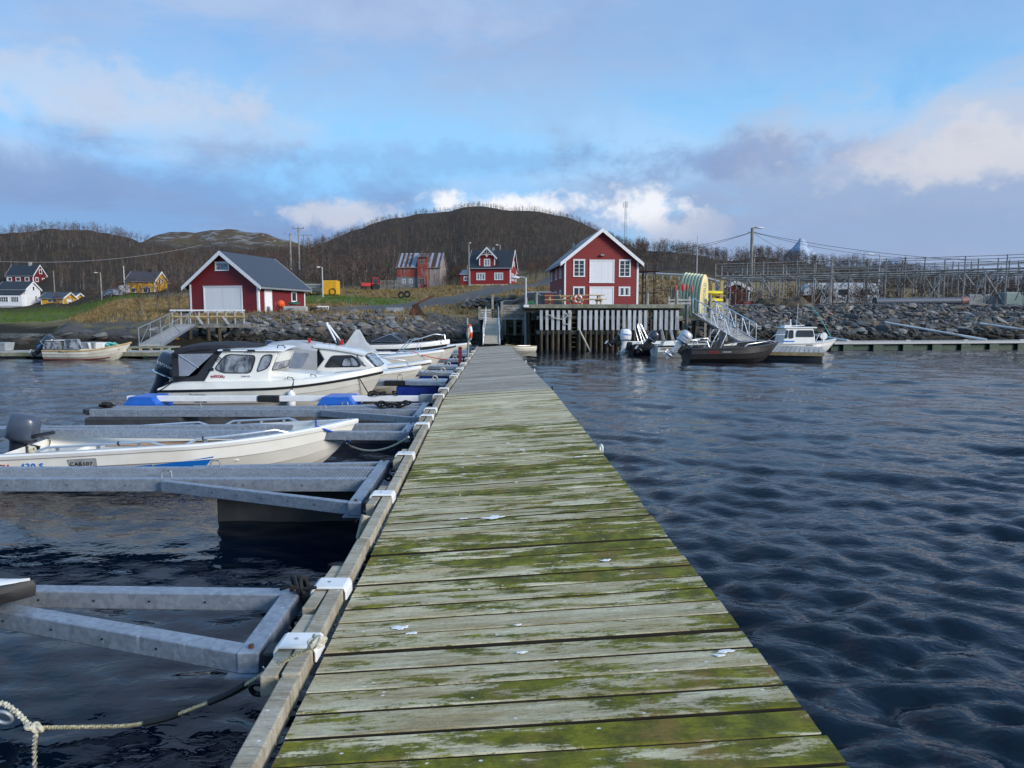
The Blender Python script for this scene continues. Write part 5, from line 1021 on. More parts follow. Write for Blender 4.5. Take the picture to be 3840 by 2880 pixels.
mb = MB(); mb.lathe([(.12, 0), (.12, .5), (.16, .5), (.16, .58)], 10, (-1.6, 6, 5.9)); part('roof_vent', mb, MATS['metal_grey'], bh)
# --- left-hand boathouse
lb = thing('boathouse', 'single-storey red boathouse with wide white double door and grey roof', 'boathouse', (-25.06, 60.75, 2.42), math.radians(-12.8))
fr = house(lb, 6.75, 7.8, 2.5, 5.12, 'clad_red_dark', 'roof_slate', over=.5, go=.42, base=.5); f = fr['front']
door(lb, f, -1.88, .0, 3.6, 2.2); win(lb, f, -.62, 3.72, 1.15, .55, 1, 1, glass='glass_pale')
door(lb, fr['right'], -2.95, .0, .95, 2.0, 'white_paint', double=False); win(lb, fr['right'], 1.5, 1.15, .72, .72, 1, 1); part('cat_flap', wbox(fr['right'], -2.75, -2.3, .08, .55, .03, .04), MATS['metal_grey'], lb)
mb = MB(); mb.tube([(-3.8, -.3, 2.1), (-3.5, -.2, 1.85), (-3.44, -.05, 1.8), (-3.44, -.05, 0)], .045, 8); part('downpipe', mb, MATS['black_plastic'], lb, smooth=True)
# --- old barn
mroof, nt, b = new_mat('rust_roof'); p = coords(nt); sx = nd(nt, 'ShaderNodeSeparateXYZ', ins={0: p})
cell = mth(nt, 'FLOOR', mth(nt, 'DIVIDE', sx.outputs[1], .42)); wn = nd(nt, 'ShaderNodeTexWhiteNoise', noise_dimensions='1D', ins={'W': cell}).outputs[0]
k_ = sstep(nt, mth(nt, 'ADD', mth(nt, 'MULTIPLY', wn, .75), mth(nt, 'MULTIPLY', noise(nt, vmth(nt, 'MULTIPLY', p, (.8, 2.2, .8)).outputs[0], 1.4, 6, .65), .6)), .62, .74)
nt.links.new(mixc(nt, k_, (.30, .34, .41), (.085, .038, .028)), b.inputs['Base Color']); b.inputs['Roughness'].default_value = .6; b.inputs['Metallic'].default_value = .15
bump(nt, b, mth(nt, 'SINE', mth(nt, 'MULTIPLY', sx.outputs[1], 60.0)), .4, .03)
ob = thing('old_barn', 'weathered barn with rust-striped tin roof, grey and red boards', 'barn', (-13.05, 133, 7.05), math.radians(84.5))
W, L = 6.0, 8.15; fr = house(ob, W, L, 4.3, 6.9, 'barn_grey', 'rust_roof', 'barn_grey', .3, .15, .07, corner=False); f = fr['left']
part('upper_boards', wbox(f, -L/2, -.05, 2.35, 4.25, .0, .06), MATS['barn_red'], ob); part('log_wall', wbox(f, -L/2+.05, -.05, .75, 2.3, -.02, .03), MATS['barn_log'], ob); part('log_end', wbox(f, -L/2-.05, -L/2+.12, .75, 2.3, .03, .12), MATS['barn_log'], ob)
part('stone_footing', wbox(f, -L/2, -.05, -1.0, .75, -.05, .12), MATS['stone_base'], ob); part('side_boards', wbox(f, 1.75, L/2, .0, 4.28, .0, .05), MATS['barn_grey'], ob)
mb = MB(); f3 = (f[0], f[1], f[2]); wbox(f, -.05, 1.75, -.3, 5.9, .0, .5, mb); bay = part('bay', mb, MATS['barn_red'], ob); mb = MB()
o_, r_, n_ = f; mb.prism([o_+r_*-.2+n_*.75+UPZ*5.85, o_+r_*1.9+n_*.75+UPZ*5.85, o_+r_*1.9+n_*-1.9+UPZ*6.75, o_+r_*-.2+n_*-1.9+UPZ*6.75], (0, 0, .08)); part('bay_roof', mb, MATS['rust_roof'], ob)
fb = (f[0]+f[2]*.5, f[1], f[2]); win(ob, fb, .55, 4.8, .55, .7, 2, 2, 'old_timber', fw=.07, sill=False); win(ob, fb, .3, 1.1, .9, .9, 2, 2, 'old_timber', fw=.07, sill=False)
for x in (-3.1, -1.75): win(ob, f, x, 1.15, .55, .75, 2, 2, 'trim_white', fw=.07, sill=False)
part('barn_door', wbox(fb, 1.1, 1.5, -.3, .9, 0, .03), MATS['dark_inside'], ob)
mb = MB(); [mb.beam((-2.9+k*.8, -.1, -.4), (-2.2+k*.75, -.25, 2.4+1.5*math.sin(k*2.0)), .12, .05) for k in range(7)]; part('leaning_boards', mb, MATS['old_timber'], ob, kind='stuff')
# --- red house with gabled dormer
rh = thing('red_house', 'red wooden house with black roof and ornate white-trimmed dormer', 'house', (.27, 118, 7.15), math.radians(81))
W, L = 6.2, 6.95; fr = house(rh, W, L, 3.05, 5.9, 'clad_red_house', 'roof_dark', over=.3, go=.25, base=.5); f = fr['left']
part('base_board', wbox(f, -L/2, L/2, 0, .2, 0, .03), MATS['trim_white'], rh)
for x in (-2.15, .85): win(rh, f, x, 1.0, 1.25, .95, 3, 1, glass='glass_pale', curtain=True)
o_, r_, n_ = f; xm = -.45; mb = MB()
pts = [(xm-1.25, 2.9), (xm+1.25, 2.9), (xm+1.25, 4.55), (xm, 5.95), (xm-1.25, 4.55)]
mb.prism([o_+r_*x+UPZ*z+n_*.06 for x, z in pts], -n_*2.8); part('dormer', mb, MATS['clad_red_house'], rh)
for s in (-1, 1):
    mb = MB(); q = [(xm, 6.2), (xm+s*1.65, 4.4), (xm+s*1.65, 4.5), (xm, 6.32)]; mb.prism([o_+r_*x+UPZ*z+n_*.35 for x, z in q][::s], -n_*3.1); part('dormer_roof', mb, MATS['roof_dark'], rh)
    mb = MB(); q = [(xm, 5.98), (xm+s*1.7, 4.18), (xm+s*1.7, 4.48), (xm, 6.28)]; mb.prism([o_+r_*x+UPZ*z+n_*.40 for x, z in q][::s], -n_*.05); part('dormer_barge_board', mb, MATS['trim_white'], rh)
    part('corner_board', wbox(f, xm+s*1.25-.08, xm+s*1.25+.08, 3.3, 4.5, .06, .1), MATS['trim_white'], rh)
    mb = MB(); cx = xm+s*.52; mb.tube([o_+r_*(cx+.52*math.cos(a)*s*-1)+UPZ*(4.62+.42*math.sin(a))+n_*.36 for a in np.linspace(0, math.pi*.75, 8)], .045, 6); part('ornament', mb, MATS['trim_white'], rh)
    mb = MB(); mb.beam(o_+r_*xm+UPZ*4.95+n_*.36, o_+r_*(xm+s*.45)+UPZ*5.45+n_*.36, .05, .05); part('ornament', mb, MATS['trim_white'], rh)
mb = MB(); mb.beam(o_+r_*xm+UPZ*4.9+n_*.36, o_+r_*xm+UPZ*6.0+n_*.36, .05, .05); part('ornament', mb, MATS['trim_white'], rh)
fd = (o_+n_*.06, r_, n_); win(rh, fd, xm-.42, 3.25, .84, .95, 2, 1, glass='glass_pale', curtain=True)
for x in (-2.3, -.9, 1.3): win(rh, fr['front'], x, .9, .7, 1.0, 1, 1, glass='glass_pale')
for x in (-.6, .4): win(rh, fr['front'], x, 3.3, .5, .8, 1, 1, glass='glass_pale', sill=False, fw=.06)
mb = MB(); mb.prism([(W/2, -.2, 2.3), (W/2, 1.6, 2.3), (W/2, .7, 3.0)], (1.3, 0, 0)); part('porch_roof', mb, MATS['trim_white'], rh)
mb = MB(); wbox(f, -L/2-1.55, -L/2-.01, -.3, 1.75, -2.5, -.3, mb); an = part('annex', mb, MATS['clad_red_house'], rh); mb = MB(); mb.prism([o_+r_*(-L/2-1.7)+UPZ*1.8+n_*-.1, o_+r_*(-L/2)+UPZ*1.8+n_*-.1, o_+r_*(-L/2)+UPZ*2.7+n_*-2.6, o_+r_*(-L/2-1.7)+UPZ*2.7+n_*-2.6], (0, 0, .1)); part('annex_roof', mb, MATS['metal_grey'], rh)
fa = (o_+n_*-.3, r_, n_); win(rh, fa, -L/2-.9, .9, .7, .5, 2, 1); mb = MB(); mb.box(-.2, .2, 3.3, 3.6, 5.8, 6.5); part('chimney', mb, MATS['metal_grey'], rh)
# --- far left houses
wh = thing('white_house', 'white wooden house with dark roof and glazed veranda at the left', 'house', (-104.2, 152, 4.3), math.radians(90))
W, L = 4.6, 6.0; fr = house(wh, W, L, 3.6, 5.2, 'clad_white', 'roof_dark', over=.3, go=.3, base=1); f = fr['left']
mb = MB(); wbox(f, -2.2, 2.9, -.2, 2.4, .0, 1.2, mb); part('veranda', mb, MATS['clad_white'], wh); mb = MB(); o_, r_, n_ = f; mb.prism([o_+r_*-2.5+UPZ*2.4+n_*1.5, o_+r_*3.1+UPZ*2.4+n_*1.5, o_+r_*3.1+UPZ*3.3, o_+r_*-2.5+UPZ*3.3], (0, 0, .1)); part('veranda_roof', mb, MATS['roof_dark'], wh)
fv = (o_+n_*1.2, r_, n_); win(wh, fv, -1.9, .9, 1.9, .95, 4, 2, fw=.06); win(wh, fv, .75, .9, 1.5, .95, 4, 2, fw=.06); mb = MB(); wbox(f, -2.22, 2.92, -1.2, .0, .0, 1.23, mb); part('veranda_footing', mb, MATS['concrete'], wh)
win(wh, fr['front'], .6, 1.2, .55, .95, 2, 2, fw=.07); win(wh, fr['front'], .0, 3.4, .5, .8, 1, 1, fw=.07)
r2 = thing('red_house', 'dark red house with steep black roof on the left hillside', 'house', (-126.4, 187.5, 10.3), math.radians(90))
W, L = 5.2, 7.0; fr = house(r2, W, L, 2.6, 5.3, 'clad_maroon', 'roof_dark', over=.3, go=.25, base=1.4); f = fr['left']
for x, w in ((-3.1, .8), (-1.0, 1.0), (1.4, .9)): win(r2, f, x, 1.1, w, .8, 1, 1, fw=.15)
for x, z in ((-1.6, 1.0), (1.0, .9), (.0, 3.2)): win(r2, fr['front'], x, z, .8, .9, 1, 1, fw=.15)
mb = MB(); mb.box(-.3, .3, 2, 2.6, 4.9, 6.2); part('chimney', mb, MATS['concrete'], r2)
yh = thing('yellow_house', 'ochre yellow house with dark roof behind bare bushes', 'house', (-76.7, 153, 6.35), math.radians(90))
W, L = 5.6, 6.2; fr = house(yh, W, L, 3.3, 5.3, 'clad_yellow', 'roof_brown', over=.3, go=.25, base=1.2); f = fr['left']
win(yh, f, .6, .9, 1.5, 1.0, 3, 1, fw=.08); win(yh, f, -1.9, .9, .8, .8, 1, 1, fw=.08)
for x in (-1.0, .4): win(yh, fr['front'], x, 2.9, .6, .8, 1, 1, fw=.08)
mb = MB(); mb.box(-.25, .25, 2, 2.5, 5.1, 6.0); part('chimney', mb, MATS['dark_inside'], yh); mb = MB(); mb.prism([(-2.2, 6.2, 0), (1.5, 6.2, 0), (1.5, 6.2, 2.9), (-2.2, 6.2, 2.2)], (0, 1.6, 0)); part('lean_to', mb, MATS['clad_yellow'], yh)
mb = MB(); mb.box(-2.4, -.2, -2.4, -.04, -.4, -.25); [mb.box(-2.4+k*.3, -2.35+k*.3, -2.4, -2.35, -.25, .7) for k in range(8)]; [mb.box(-2.42, -2.38, -2.4+k*.3, -2.35+k*.3, -.25, .7) for k in range(8)]; mb.box(-2.45, -.2, -2.42, -2.34, .7, .76); mb.box(-2.45, -2.36, -2.4, -.04, .7, .76); part('balcony', mb, MATS['trim_white'], yh)
for i, (px, lab, L, ez) in enumerate(((248, 'low yellow garage with white door next to the white house', 4.8, 1.9), (285, 'second yellow garage with dark roof behind the first one', 3.0, 1.9))):
    X = (px-1920)/F*(150+i*4); g_ = thing('garage', lab, 'garage', (X, 152.3+i*4, 4.15), math.radians(90), 'yellow garages'); fr = house(g_, 4.4, L, ez, 3.0, 'clad_yellow', 'roof_slate', over=.35, go=.3, base=.6)
    if i == 0: win(g_, fr['left'], -.9, 1.05, 1.9, .4, 2, 1, fw=.05, sill=False)
    door(g_, fr['front'], -.9, 0, 1.8, 1.6, 'white_paint', double=False, name='garage_door')
mb = MB(); mb.lathe([(.32, 0), (.38, .9), (.42, .92), (.42, 1.0)], 12); single('wheelie_bin', mb, MATS['black_plastic'], 'black bin beside the yellow garage door', 'bin', (-94.5, 149.6, 4.1))
# parked vehicles
def car(name, label, loc, rz, L=4.6, H=1.75, m='car_dark', text_=None, pickup=False, s=1.0):
    th = thing(name, label, 'car', loc, rz)
    prof = [(0, .35), (L, .35), (L, .95), (L-.1, 1.05), (L-1.25, 1.15), (L-2.0, H-.03), (1.0, H), (.25, H-.1), (.05, 1.1), (0, .9)]
    mb = MB(); w = .88; ring = lambda y, k: [(x, y, z) for x, z in prof]
    mb.loft([[(x, -w+(.14 if z > 1.2 else 0), z) for x, z in prof], [(x, w-(.14 if z > 1.2 else 0), z) for x, z in prof]]); part('body', mb, MATS[m], th, bevel=.05)
    for s_ in (-1, 1):
        y = s_*(w-.12)
        for q in ([(L-2.05, H-.12), (L-1.4, 1.2), (L-2.3, 1.2), (L-2.4, H-.12)], [(L-2.5, H-.12), (L-2.4, 1.2), (.9, 1.2), (.9, H-.14)]):
            mb = MB(); mb.prism([(x, y+s_*.02+(s_*-.0), z) for x, z in q], (0, s_*.03, 0)); part('side_window', mb, MATS['glass_dark'], th)
        for x in (.85, L-.85):
            mb = MB(); mb.lathe([(.20, -.1), (.33, -.1), (.34, 0), (.33, .1), (.2, .1)], 18, (x, s_*(w-.08), .34), 'y'); wl = part('wheel', mb, MATS['tyre'], th); mb = MB(); mb.lathe([(.05, -.105), (.2, -.105), (.2, .105), (.05, .105)], 14, (x, s_*(w-.08), .34), 'y'); part('rim', mb, MATS['alu'], wl)
        mb = MB(); mb.box(L-.12, L+.01, s_*.55-.15, s_*.55+.15, .8, .95); part('headlight', mb, MATS['glass_pale'], th)
        mb = MB(); mb.beam((1.0, s_*.6, H+.08), (L-2.1, s_*.6, H+.06), .04, .05); part('roof_rail', mb, MATS['metal_grey'], th)
    mb = MB(); mb.prism([(L-1.3, -.7, 1.18), (L-1.3, .7, 1.18), (L-1.98, .62, H-.05), (L-1.98, -.62, H-.05)], (.02, 0, .02)); part('windscreen', mb, MATS['glass_pale'], th)
    return th
pv = gpt(1975, 63); cr = car('parked_car', 'dark van with light bonnet and white lettering parked left of the quay boathouse', (4.45, 62.0, 2.42), math.pi, 5.2, 1.78)
text('GM', .42, MATS['decal_white'], cr, (2.45, .80, 1.22), (-1, 0, 0), (0, 0, 1)); text('ENTRE', .34, MATS['decal_green'], cr, (3.35, .89, .80), (-1, 0, 0), (0, 0, 1))
mb = MB(); mb.tube([(2.4, .8, 1.5), (2.15, .8, 1.68), (1.9, .8, 1.5), (1.8, .8, 1.6), (1.7, .8, 1.5)], .02, 5); part('roof_logo', mb, MATS['decal_white'], cr); mb = MB(); mb.prism([(.6, -.66, 1.77), (3.1, -.66, 1.75), (3.1, .66, 1.75), (.6, .66, 1.77)], (0, 0, .04)); part('roof', mb, MATS['car_grey'], cr); mb = MB(); mb.prism([(3.98, -.86, 1.04), (5.22, -.84, .96), (5.22, .84, .96), (3.98, .86, 1.04)], (0, 0, .12)); part('bonnet', mb, MATS['car_grey'], cr)
c_ = gpt(455, 140); car('parked_car', 'dark car beside the yellow house', (c_.x, 140, c_.z-.05), math.radians(150), 4.2, 1.5, 'car_grey')
mb = MB(); mb.box(-1, 1, -.8, .8, .5, 1.9); c_ = gpt(478, 142); single('trailer', mb, MATS['metal_grey'], 'grey box trailer behind the dark car', 'trailer', c_, .5, bevel=.05)
# tractor
t0 = gpt(1411, 116); tr = thing('tractor', 'small red tractor beside the log pile near the barn', 'tractor', t0+V(0, 0, -.05), math.radians(200))
for x, y, r in ((0, -.75, .65), (0, .75, .65), (1.9, -.6, .42), (1.9, .6, .42)):
    mb = MB(); mb.lathe([(r*.5, -.16), (r*.95, -.16), (r, -.08), (r, .08), (r*.95, .16), (r*.5, .16)], 18, (x, y, r), 'y'); w_ = part('wheel', mb, MATS['tyre'], tr); mb = MB(); mb.lathe([(.05, -.13), (r*.52, -.13), (r*.52, .13), (.05, .13)], 14, (x, y, r), 'y'); part('rim', mb, MATS['red_paint'], w_)
mb = MB(); mb.box(.4, 2.3, -.38, .38, .75, 1.35); part('bonnet', mb, MATS['red_paint'], tr, bevel=.06); mb = MB(); mb.box(-.6, .6, -.6, .6, .8, 1.3); part('mudguard', mb, MATS['red_paint'], tr, bevel=.05)
mb = MB(); [mb.beam((x, y, 1.25), (x*.85, y*.9, 2.1), .07, .07) for x in (-.5, .5) for y in (-.55, .55)]; mb.box(-.55, .55, -.6, .6, 2.1, 2.2); part('cab', mb, MATS['red_paint'], tr); mb = MB(); mb.box(-.44, .44, -.5, .5, 1.3, 2.09); part('cab_window', mb, MATS['glass_dark'], tr)
# log pile of poles beside it
t0 = gpt(1452, 116.5); lp_ = thing('pole_stack', 'stack of weathered grey poles behind the tractor', 'pole stack', t0)
for k in range(9):
    mb = MB(); z = .18+k*.19; mb.tube([(-1.1, random.uniform(-.1, .1), z), (1.7+random.uniform(0, .3), random.uniform(-.1, .1), z+.03)], .07, 6); part('pole', mb, MATS['old_timber'], lp_)
for x in (-1.0, .3, 1.5): mb = MB(); mb.beam((x, -.15, -.1), (x+.1, -.15, 1.9), .1, .06); part('upright', mb, MATS['old_timber'], lp_)
# yellow container, trailer frame, lamp
t0 = gpt(1247, 92); mb = MB(); mb.box(-.95, .95, -.9, .9, -.1, 1.75); ye = thing('yellow_container', 'bright yellow metal container standing behind the lawn', 'container', t0+V(0, 0, .1)); part('body', mb, MATS['yellow_steel'], ye, bevel=.08); mb = MB(); mb.box(.7, .97, -.92, .92, 0, 1.7); part('edge_frame', mb, MATS['yellow_steel'], ye, bevel=.03); mb = MB(); mb.torus((.45, -.96, .3), .4, .05, (0, 1, 0), 18, 6); part('rusty_hoop', mb, MATS['rust'], ye)
t0 = gpt(1180, 94); wg = thing('farm_trailer', 'low grey slatted farm trailer beside the yellow container', 'trailer', t0, .15)
for z in (.5, .85, 1.2): mb = MB(); mb.box(-2.2, 1.1, -.8, -.74, z, z+.2); part('side_board', mb, MATS['metal_grey'], wg)
for x in (-2.1, -.9, .2, 1.05): mb = MB(); mb.box(x, x+.07, -.74, -.68, .3, 1.45); part('stake', mb, MATS['old_timber'], wg)
mb = MB(); mb.box(-2.2, 1.1, -.8, .8, .35, .45); part('bed', mb, MATS['old_timber'], wg)
def lamp_post(label, px, D, ytop, arm=-.8, m='lamp_grey', r=.06, head=True, base_dz=-.3, group='street lamps'):
    p = gpt(px, D); h = CZ+(HOR-ytop)*D/F-p.z; th = thing('street_lamp' if head else 'utility_pole', label, 'street lamp' if head else 'pole', p, 0, group if head else 'utility poles')
    mb = MB(); mb.tube([(0, 0, base_dz), (0, 0, h)], [r*1.4, r], 8); part('pole', mb, MATS[m], th, smooth=True)
    if head: mb = MB(); mb.tube([(0, 0, h-.05), (arm*.4, 0, h+.05), (arm*.6, 0, h+.03)], r*.6, 6); part('arm', mb, MATS[m], th); mb = MB(); mb.ell((arm, 0, h), abs(arm)*.45, .16, .1, 10, 6); part('lamp_head', mb, MATS['trim_white'], th, smooth=True)
    return th, h
lamp_post('leaning white street lamp next to the yellow container', 1216, 88, 1005, -.5, 'lamp_grey', .07); lamp_post('wooden lamp post in front of the red dormer house', 1760, 110, 916, .25, 'old_timber', .12); lamp_post('grey lamp by the yellow garages on the left meadow', 393, 135, 1025, -.9, 'old_timber', .1)
lamp_post('bare wooden pole in front of the white house roof', 219, 155, 1018, 0, 'old_timber', .1, False); lamp_post('pale pole at the corner of the yellow house', 480, 147, 1000, 0, 'lamp_grey', .1, False); lamp_post('thin lamp behind the red dormer house roof', 1876, 135, 924, -.6, 'lamp_grey', .05)
# H-frame power poles on the slope
for i, (px, D, yt, lab) in enumerate(((1101, 190, 885, 'left shorter power pole behind the left boathouse'), (1132, 185, 862, 'tall power pole with wide crossbar behind the left boathouse'), (1150, 280, 888, 'distant power pole with crossbar, left of the pair on the far slope'), (1168, 290, 888, 'distant power pole with crossbar, right of the pair on the far slope'))):
    th, h = lamp_post(lab, px, D, yt, 0, 'old_timber', .17, False)
    mb = MB(); mb.box(-1.5 if i else -.4, 1.5 if i else .4, -.06, .06, h-.2, h-.02); part('crossbar', mb, MATS['metal_grey'], th); mb = MB(); [mb.lathe([(.05, 0), (.09, .15), (.05, .3)], 8, (x, 0, h)) for x in (-1.35, 0, 1.35)]; part('insulators', mb, MATS['wire'], th, kind='stuff')
    if i == 1: mb = MB(); mb.beam((-.7, 0, h-.15), (0, 0, h-1.2), .05, .05); mb.beam((.7, 0, h-.15), (0, 0, h-1.2), .05, .05); part('stay', mb, MATS['metal_grey'], th)
mb = MB(); mb.tube(sag(at(-300, 955, Y=160), at(760, 918, Y=190), 3.0, 30), .03, 4); single('power_line', mb, MATS['lamp_grey'], 'thin power line crossing in front of the left wooded hillside', 'power line')

# ------------------------------------------------------------------ stones of the banks
def rock_mesh(i):
    """angular boulder: jittered sphere cut by random planes"""
    r = np.random.default_rng(500+i); n, m_ = 9, 6; v = [(0, 0, -1.0)]
    for a in range(1, m_):
        t = math.pi*a/m_
        for k in range(n): p = 2*math.pi*(k+.5*(a % 2))/n; v.append((math.sin(t)*math.cos(p), math.sin(t)*math.sin(p), -math.cos(t)))
    v.append((0, 0, 1.0)); v = np.array(v)
    for _ in range(11):
        d = r.normal(size=3); d /= np.linalg.norm(d); c = r.uniform(.52, .8); k = v@d; v = v-np.outer(np.maximum(k-c, 0), d)
    v = v*np.array([1.0, .75, .62])*(1+r.normal(0, .03, (len(v), 1))); v /= np.abs(v).max(); fs = []
    for k in range(n): fs.append((0, 1+(k+1) % n, 1+k))
    for a in range(m_-2):
        for k in range(n):
            A, B, C_, D_ = 1+a*n+k, 1+a*n+(k+1) % n, 1+(a+1)*n+k, 1+(a+1)*n+(k+1) % n
            fs += ([(A, B, D_), (A, D_, C_)] if a % 2 else [(A, B, C_), (B, D_, C_)])
    for k in range(n): fs.append((len(v)-1, 1+(m_-2)*n+k, 1+(m_-2)*n+(k+1) % n))
    me = bpy.data.meshes.new('stone'); me.from_pydata(v.tolist(), [], fs); me.update(); me.materials.append(MATS['stone']); return me
ROCKS = [rock_mesh(i) for i in range(14)]; RV = [np.array([v.co for v in me.vertices]) for me in ROCKS]; RF = [[tuple(p.vertices) for p in me.polygons] for me in ROCKS]
def put_stone(parent, X, Y, z, s, tilt=.35, r=random):
    o = link('stone', r.choice(ROCKS), None, parent); o.location = (X, Y, z); o.scale = (s*r.uniform(.85, 1.3), s*r.uniform(.8, 1.1), s*r.uniform(.6, .95)); o.rotation_euler = (r.uniform(-tilt, tilt), r.uniform(-tilt, tilt), r.uniform(0, 6.28)); return o
def rubble(name, parent, spots, label=None):
    vs, fs = [], []; r = random.Random(5); n = 0
    for X, Y, z, s in spots:
        k = r.randrange(14); a = r.uniform(0, 6.28); c, d = math.cos(a), math.sin(a); v = RV[k]*s*np.array([1, r.uniform(.7, 1), r.uniform(.5, .9)]); v = np.stack([v[:, 0]*c-v[:, 1]*d+X, v[:, 0]*d+v[:, 1]*c+Y, v[:, 2]+z], 1); vs.append(v); fs += [(f[0]+n, f[1]+n, f[2]+n) for f in RF[k]]; n += len(v)
    me = bpy.data.meshes.new(name); me.from_pydata(np.concatenate(vs).tolist(), [], fs); me.update(); o = link(name, me, MATS['gravel'], parent); o['kind'] = 'stuff'
    if label: o['label'] = label
    return o
mg, nt, b = new_mat('gravel'); w = coords(nt, 'World'); vo = nd(nt, 'ShaderNodeTexVoronoi', ins={'Vector': w, 'Scale': 3.2}).outputs['Color']; sp = nd(nt, 'ShaderNodeSeparateColor', ins={0: vo}).outputs[0]
c = mixc(nt, sp, (.04, .042, .045), (.17, .17, .168)); c = mixc(nt, mth(nt, 'MULTIPLY', sstep(nt, noise(nt, w, .8, 4), .55, .7), .5), c, (.15, .10, .06))
zz = nd(nt, 'ShaderNodeSeparateXYZ', ins={0: w}).outputs[2]; c = mixc(nt, mth(nt, 'MULTIPLY', sstep(nt, mth(nt, 'ADD', zz, mth(nt, 'MULTIPLY', noise(nt, w, .8, 4), .7)), 1.5, .9), .9), c, (.018, .015, .009)); nt.links.new(c, b.inputs['Base Color']); b.inputs['Roughness'].default_value = .9
sb = thing('stone_bank', 'sloping bank of loose grey boulders along the shore behind the moored boats', 'stone bank', (0, 0, 0)); cand = []
R2 = random.Random(9)
for _ in range(2600):
    px = R2.uniform(870, 1700); D = R2.uniform(46.5, 58); X = (px-1920)/F*D; z = ground(X, D)
    if z < .1 or z > 2.25: continue
    if px < 930 and z > 1.7: continue
    s = R2.uniform(.22, .5)*(1.15 if .9 < z < 1.9 else .8)
    if px > 1480: s *= .7 if R2.random() < .7 else 1.0
    if all((X-a)**2+(D-b_)**2+(z-c_)**2 > (.62*(s+e))**2 for a, b_, c_, e in cand): cand.append((X, D, z, s))
cand.sort(key=lambda t: -t[3])
for X, D, z, s in cand[:300]: put_stone(sb, X, D, z+s*.1, s, .35, R2)
sm_ = []
for _ in range(3800):
    px = R2.uniform(880, 1930); D = R2.uniform(47, 64); X = (px-1920)/F*D; z = ground(X, D)
    if .0 < z < 2.5 and not (px < 960 and z > 2.0): sm_.append((X, D, z+.02, R2.uniform(.06, .17)))
rubble('rubble', sb, sm_)
for px, D, s in ((1330, 60, .55), (1420, 60.5, .6), (1090, 58.6, .75), (1210, 60, .7), (1195, 59.5, .4), (1480, 61, .4)): q = gpt(px, D); put_stone(sb, q.x, q.y, q.z+.15, s, .2, R2)
# stone retaining wall by the track above the ramp
wl_ = thing('retaining_wall', 'low dry-stone wall beside the gravel track above the ramp', 'wall', (0, 0, 0))
for k in range(70):
    px = R2.uniform(1745, 1925); D = 72+R2.uniform(-.8, .8); q = gpt(px, D); put_stone(wl_, q.x, D, q.z+R2.uniform(.1, .95), R2.uniform(.28, .5), .3, R2)
# seaweed rocks on the left shore
lr = thing('shore_rocks', 'dark weed-covered boulders along the left shore under the jetty', 'rocks', (0, 0, 0))
for k in range(130):
    px = R2.uniform(-100, 880); D = R2.uniform(39, 52); X = (px-1920)/F*D; z = ground(X, D)
    if -.1 < z < 1.6: put_stone(lr, X, D, z-.05, R2.uniform(.25, .8), .3, R2)
# ------------------------------------------------------------------ jetty and gangway at the left
def P3(px, py, Y): return at(px, py, Y=Y)
jt = thing('jetty', 'timber jetty on piles with white railing in front of the left boathouse', 'jetty')
JY = 49.0; x0, x1 = at(700, 1200, Y=JY).x, at(938, 1200, Y=JY).x; zd = at(800, 1214, Y=JY).z
for i in range(7): mb = MB(); mb.box(x0-.2, x1, JY-.85+i*.26, JY-.85+i*.26+.23, zd-.05, zd); part('deck_plank', mb, MATS['old_timber'], jt)
for yy in (JY-.8, JY+.8): mb = MB(); mb.box(x0-.3, x1+.3, yy-.09, yy+.09, zd-.26, zd-.055); part('stringer', mb, MATS['old_timber'], jt)
for px in (684, 729, 796, 837):
    for yy in (JY-.75, JY+.75): X = at(px, 1200, Y=JY).x; mb = MB(); mb.tube([(X, yy, -1.2), (X+.03, yy, zd-.2)], .13, 8); part('pile', mb, MATS['wet_timber'], jt, smooth=True)
q = at(683, 1228, Y=JY); mb = MB(); mb.box(at(683, 1200, Y=JY).x-.13, at(683, 1200, Y=JY).x+.15, JY-.93, JY-.9, .35, .6); part('marker_plate', mb, MATS['yellow_steel'], jt)
for a, b_, w_ in ((730, 820, 1.0), (900, 840, .8)): mb = MB(); p, q = at(a, 1222, Y=JY), at(b_, 1262, Y=JY); mb.beam(p, q, .16, .16); part('brace', mb, MATS['old_timber'], jt)
zr = zd+.95
for z_, m_ in ((zr, 'trim_white'), (zr-.42, 'plank_tan')): mb = MB(); mb.box(at(660, 1170, Y=JY).x, at(936, 1170, Y=JY).x, JY-.9, JY-.84, z_-.07, z_+.03); part('rail', mb, MATS[m_], jt)
for px in range(668, 936, 33): X = at(px, 1200, Y=JY).x; mb = MB(); mb.box(X-.03, X+.03, JY-.84, JY-.78, zd-.2, zr); part('rail_post', mb, MATS['lamp_grey'], jt)
for a, b_ in ((738, 760), (833, 858)): mb = MB(); p, q = at(a, 1186, Y=JY-1), at(b_, 1216, Y=JY-1); mb.beam(p, q, .1, .1); part('rail_stay', mb, MATS['lamp_grey'], jt)
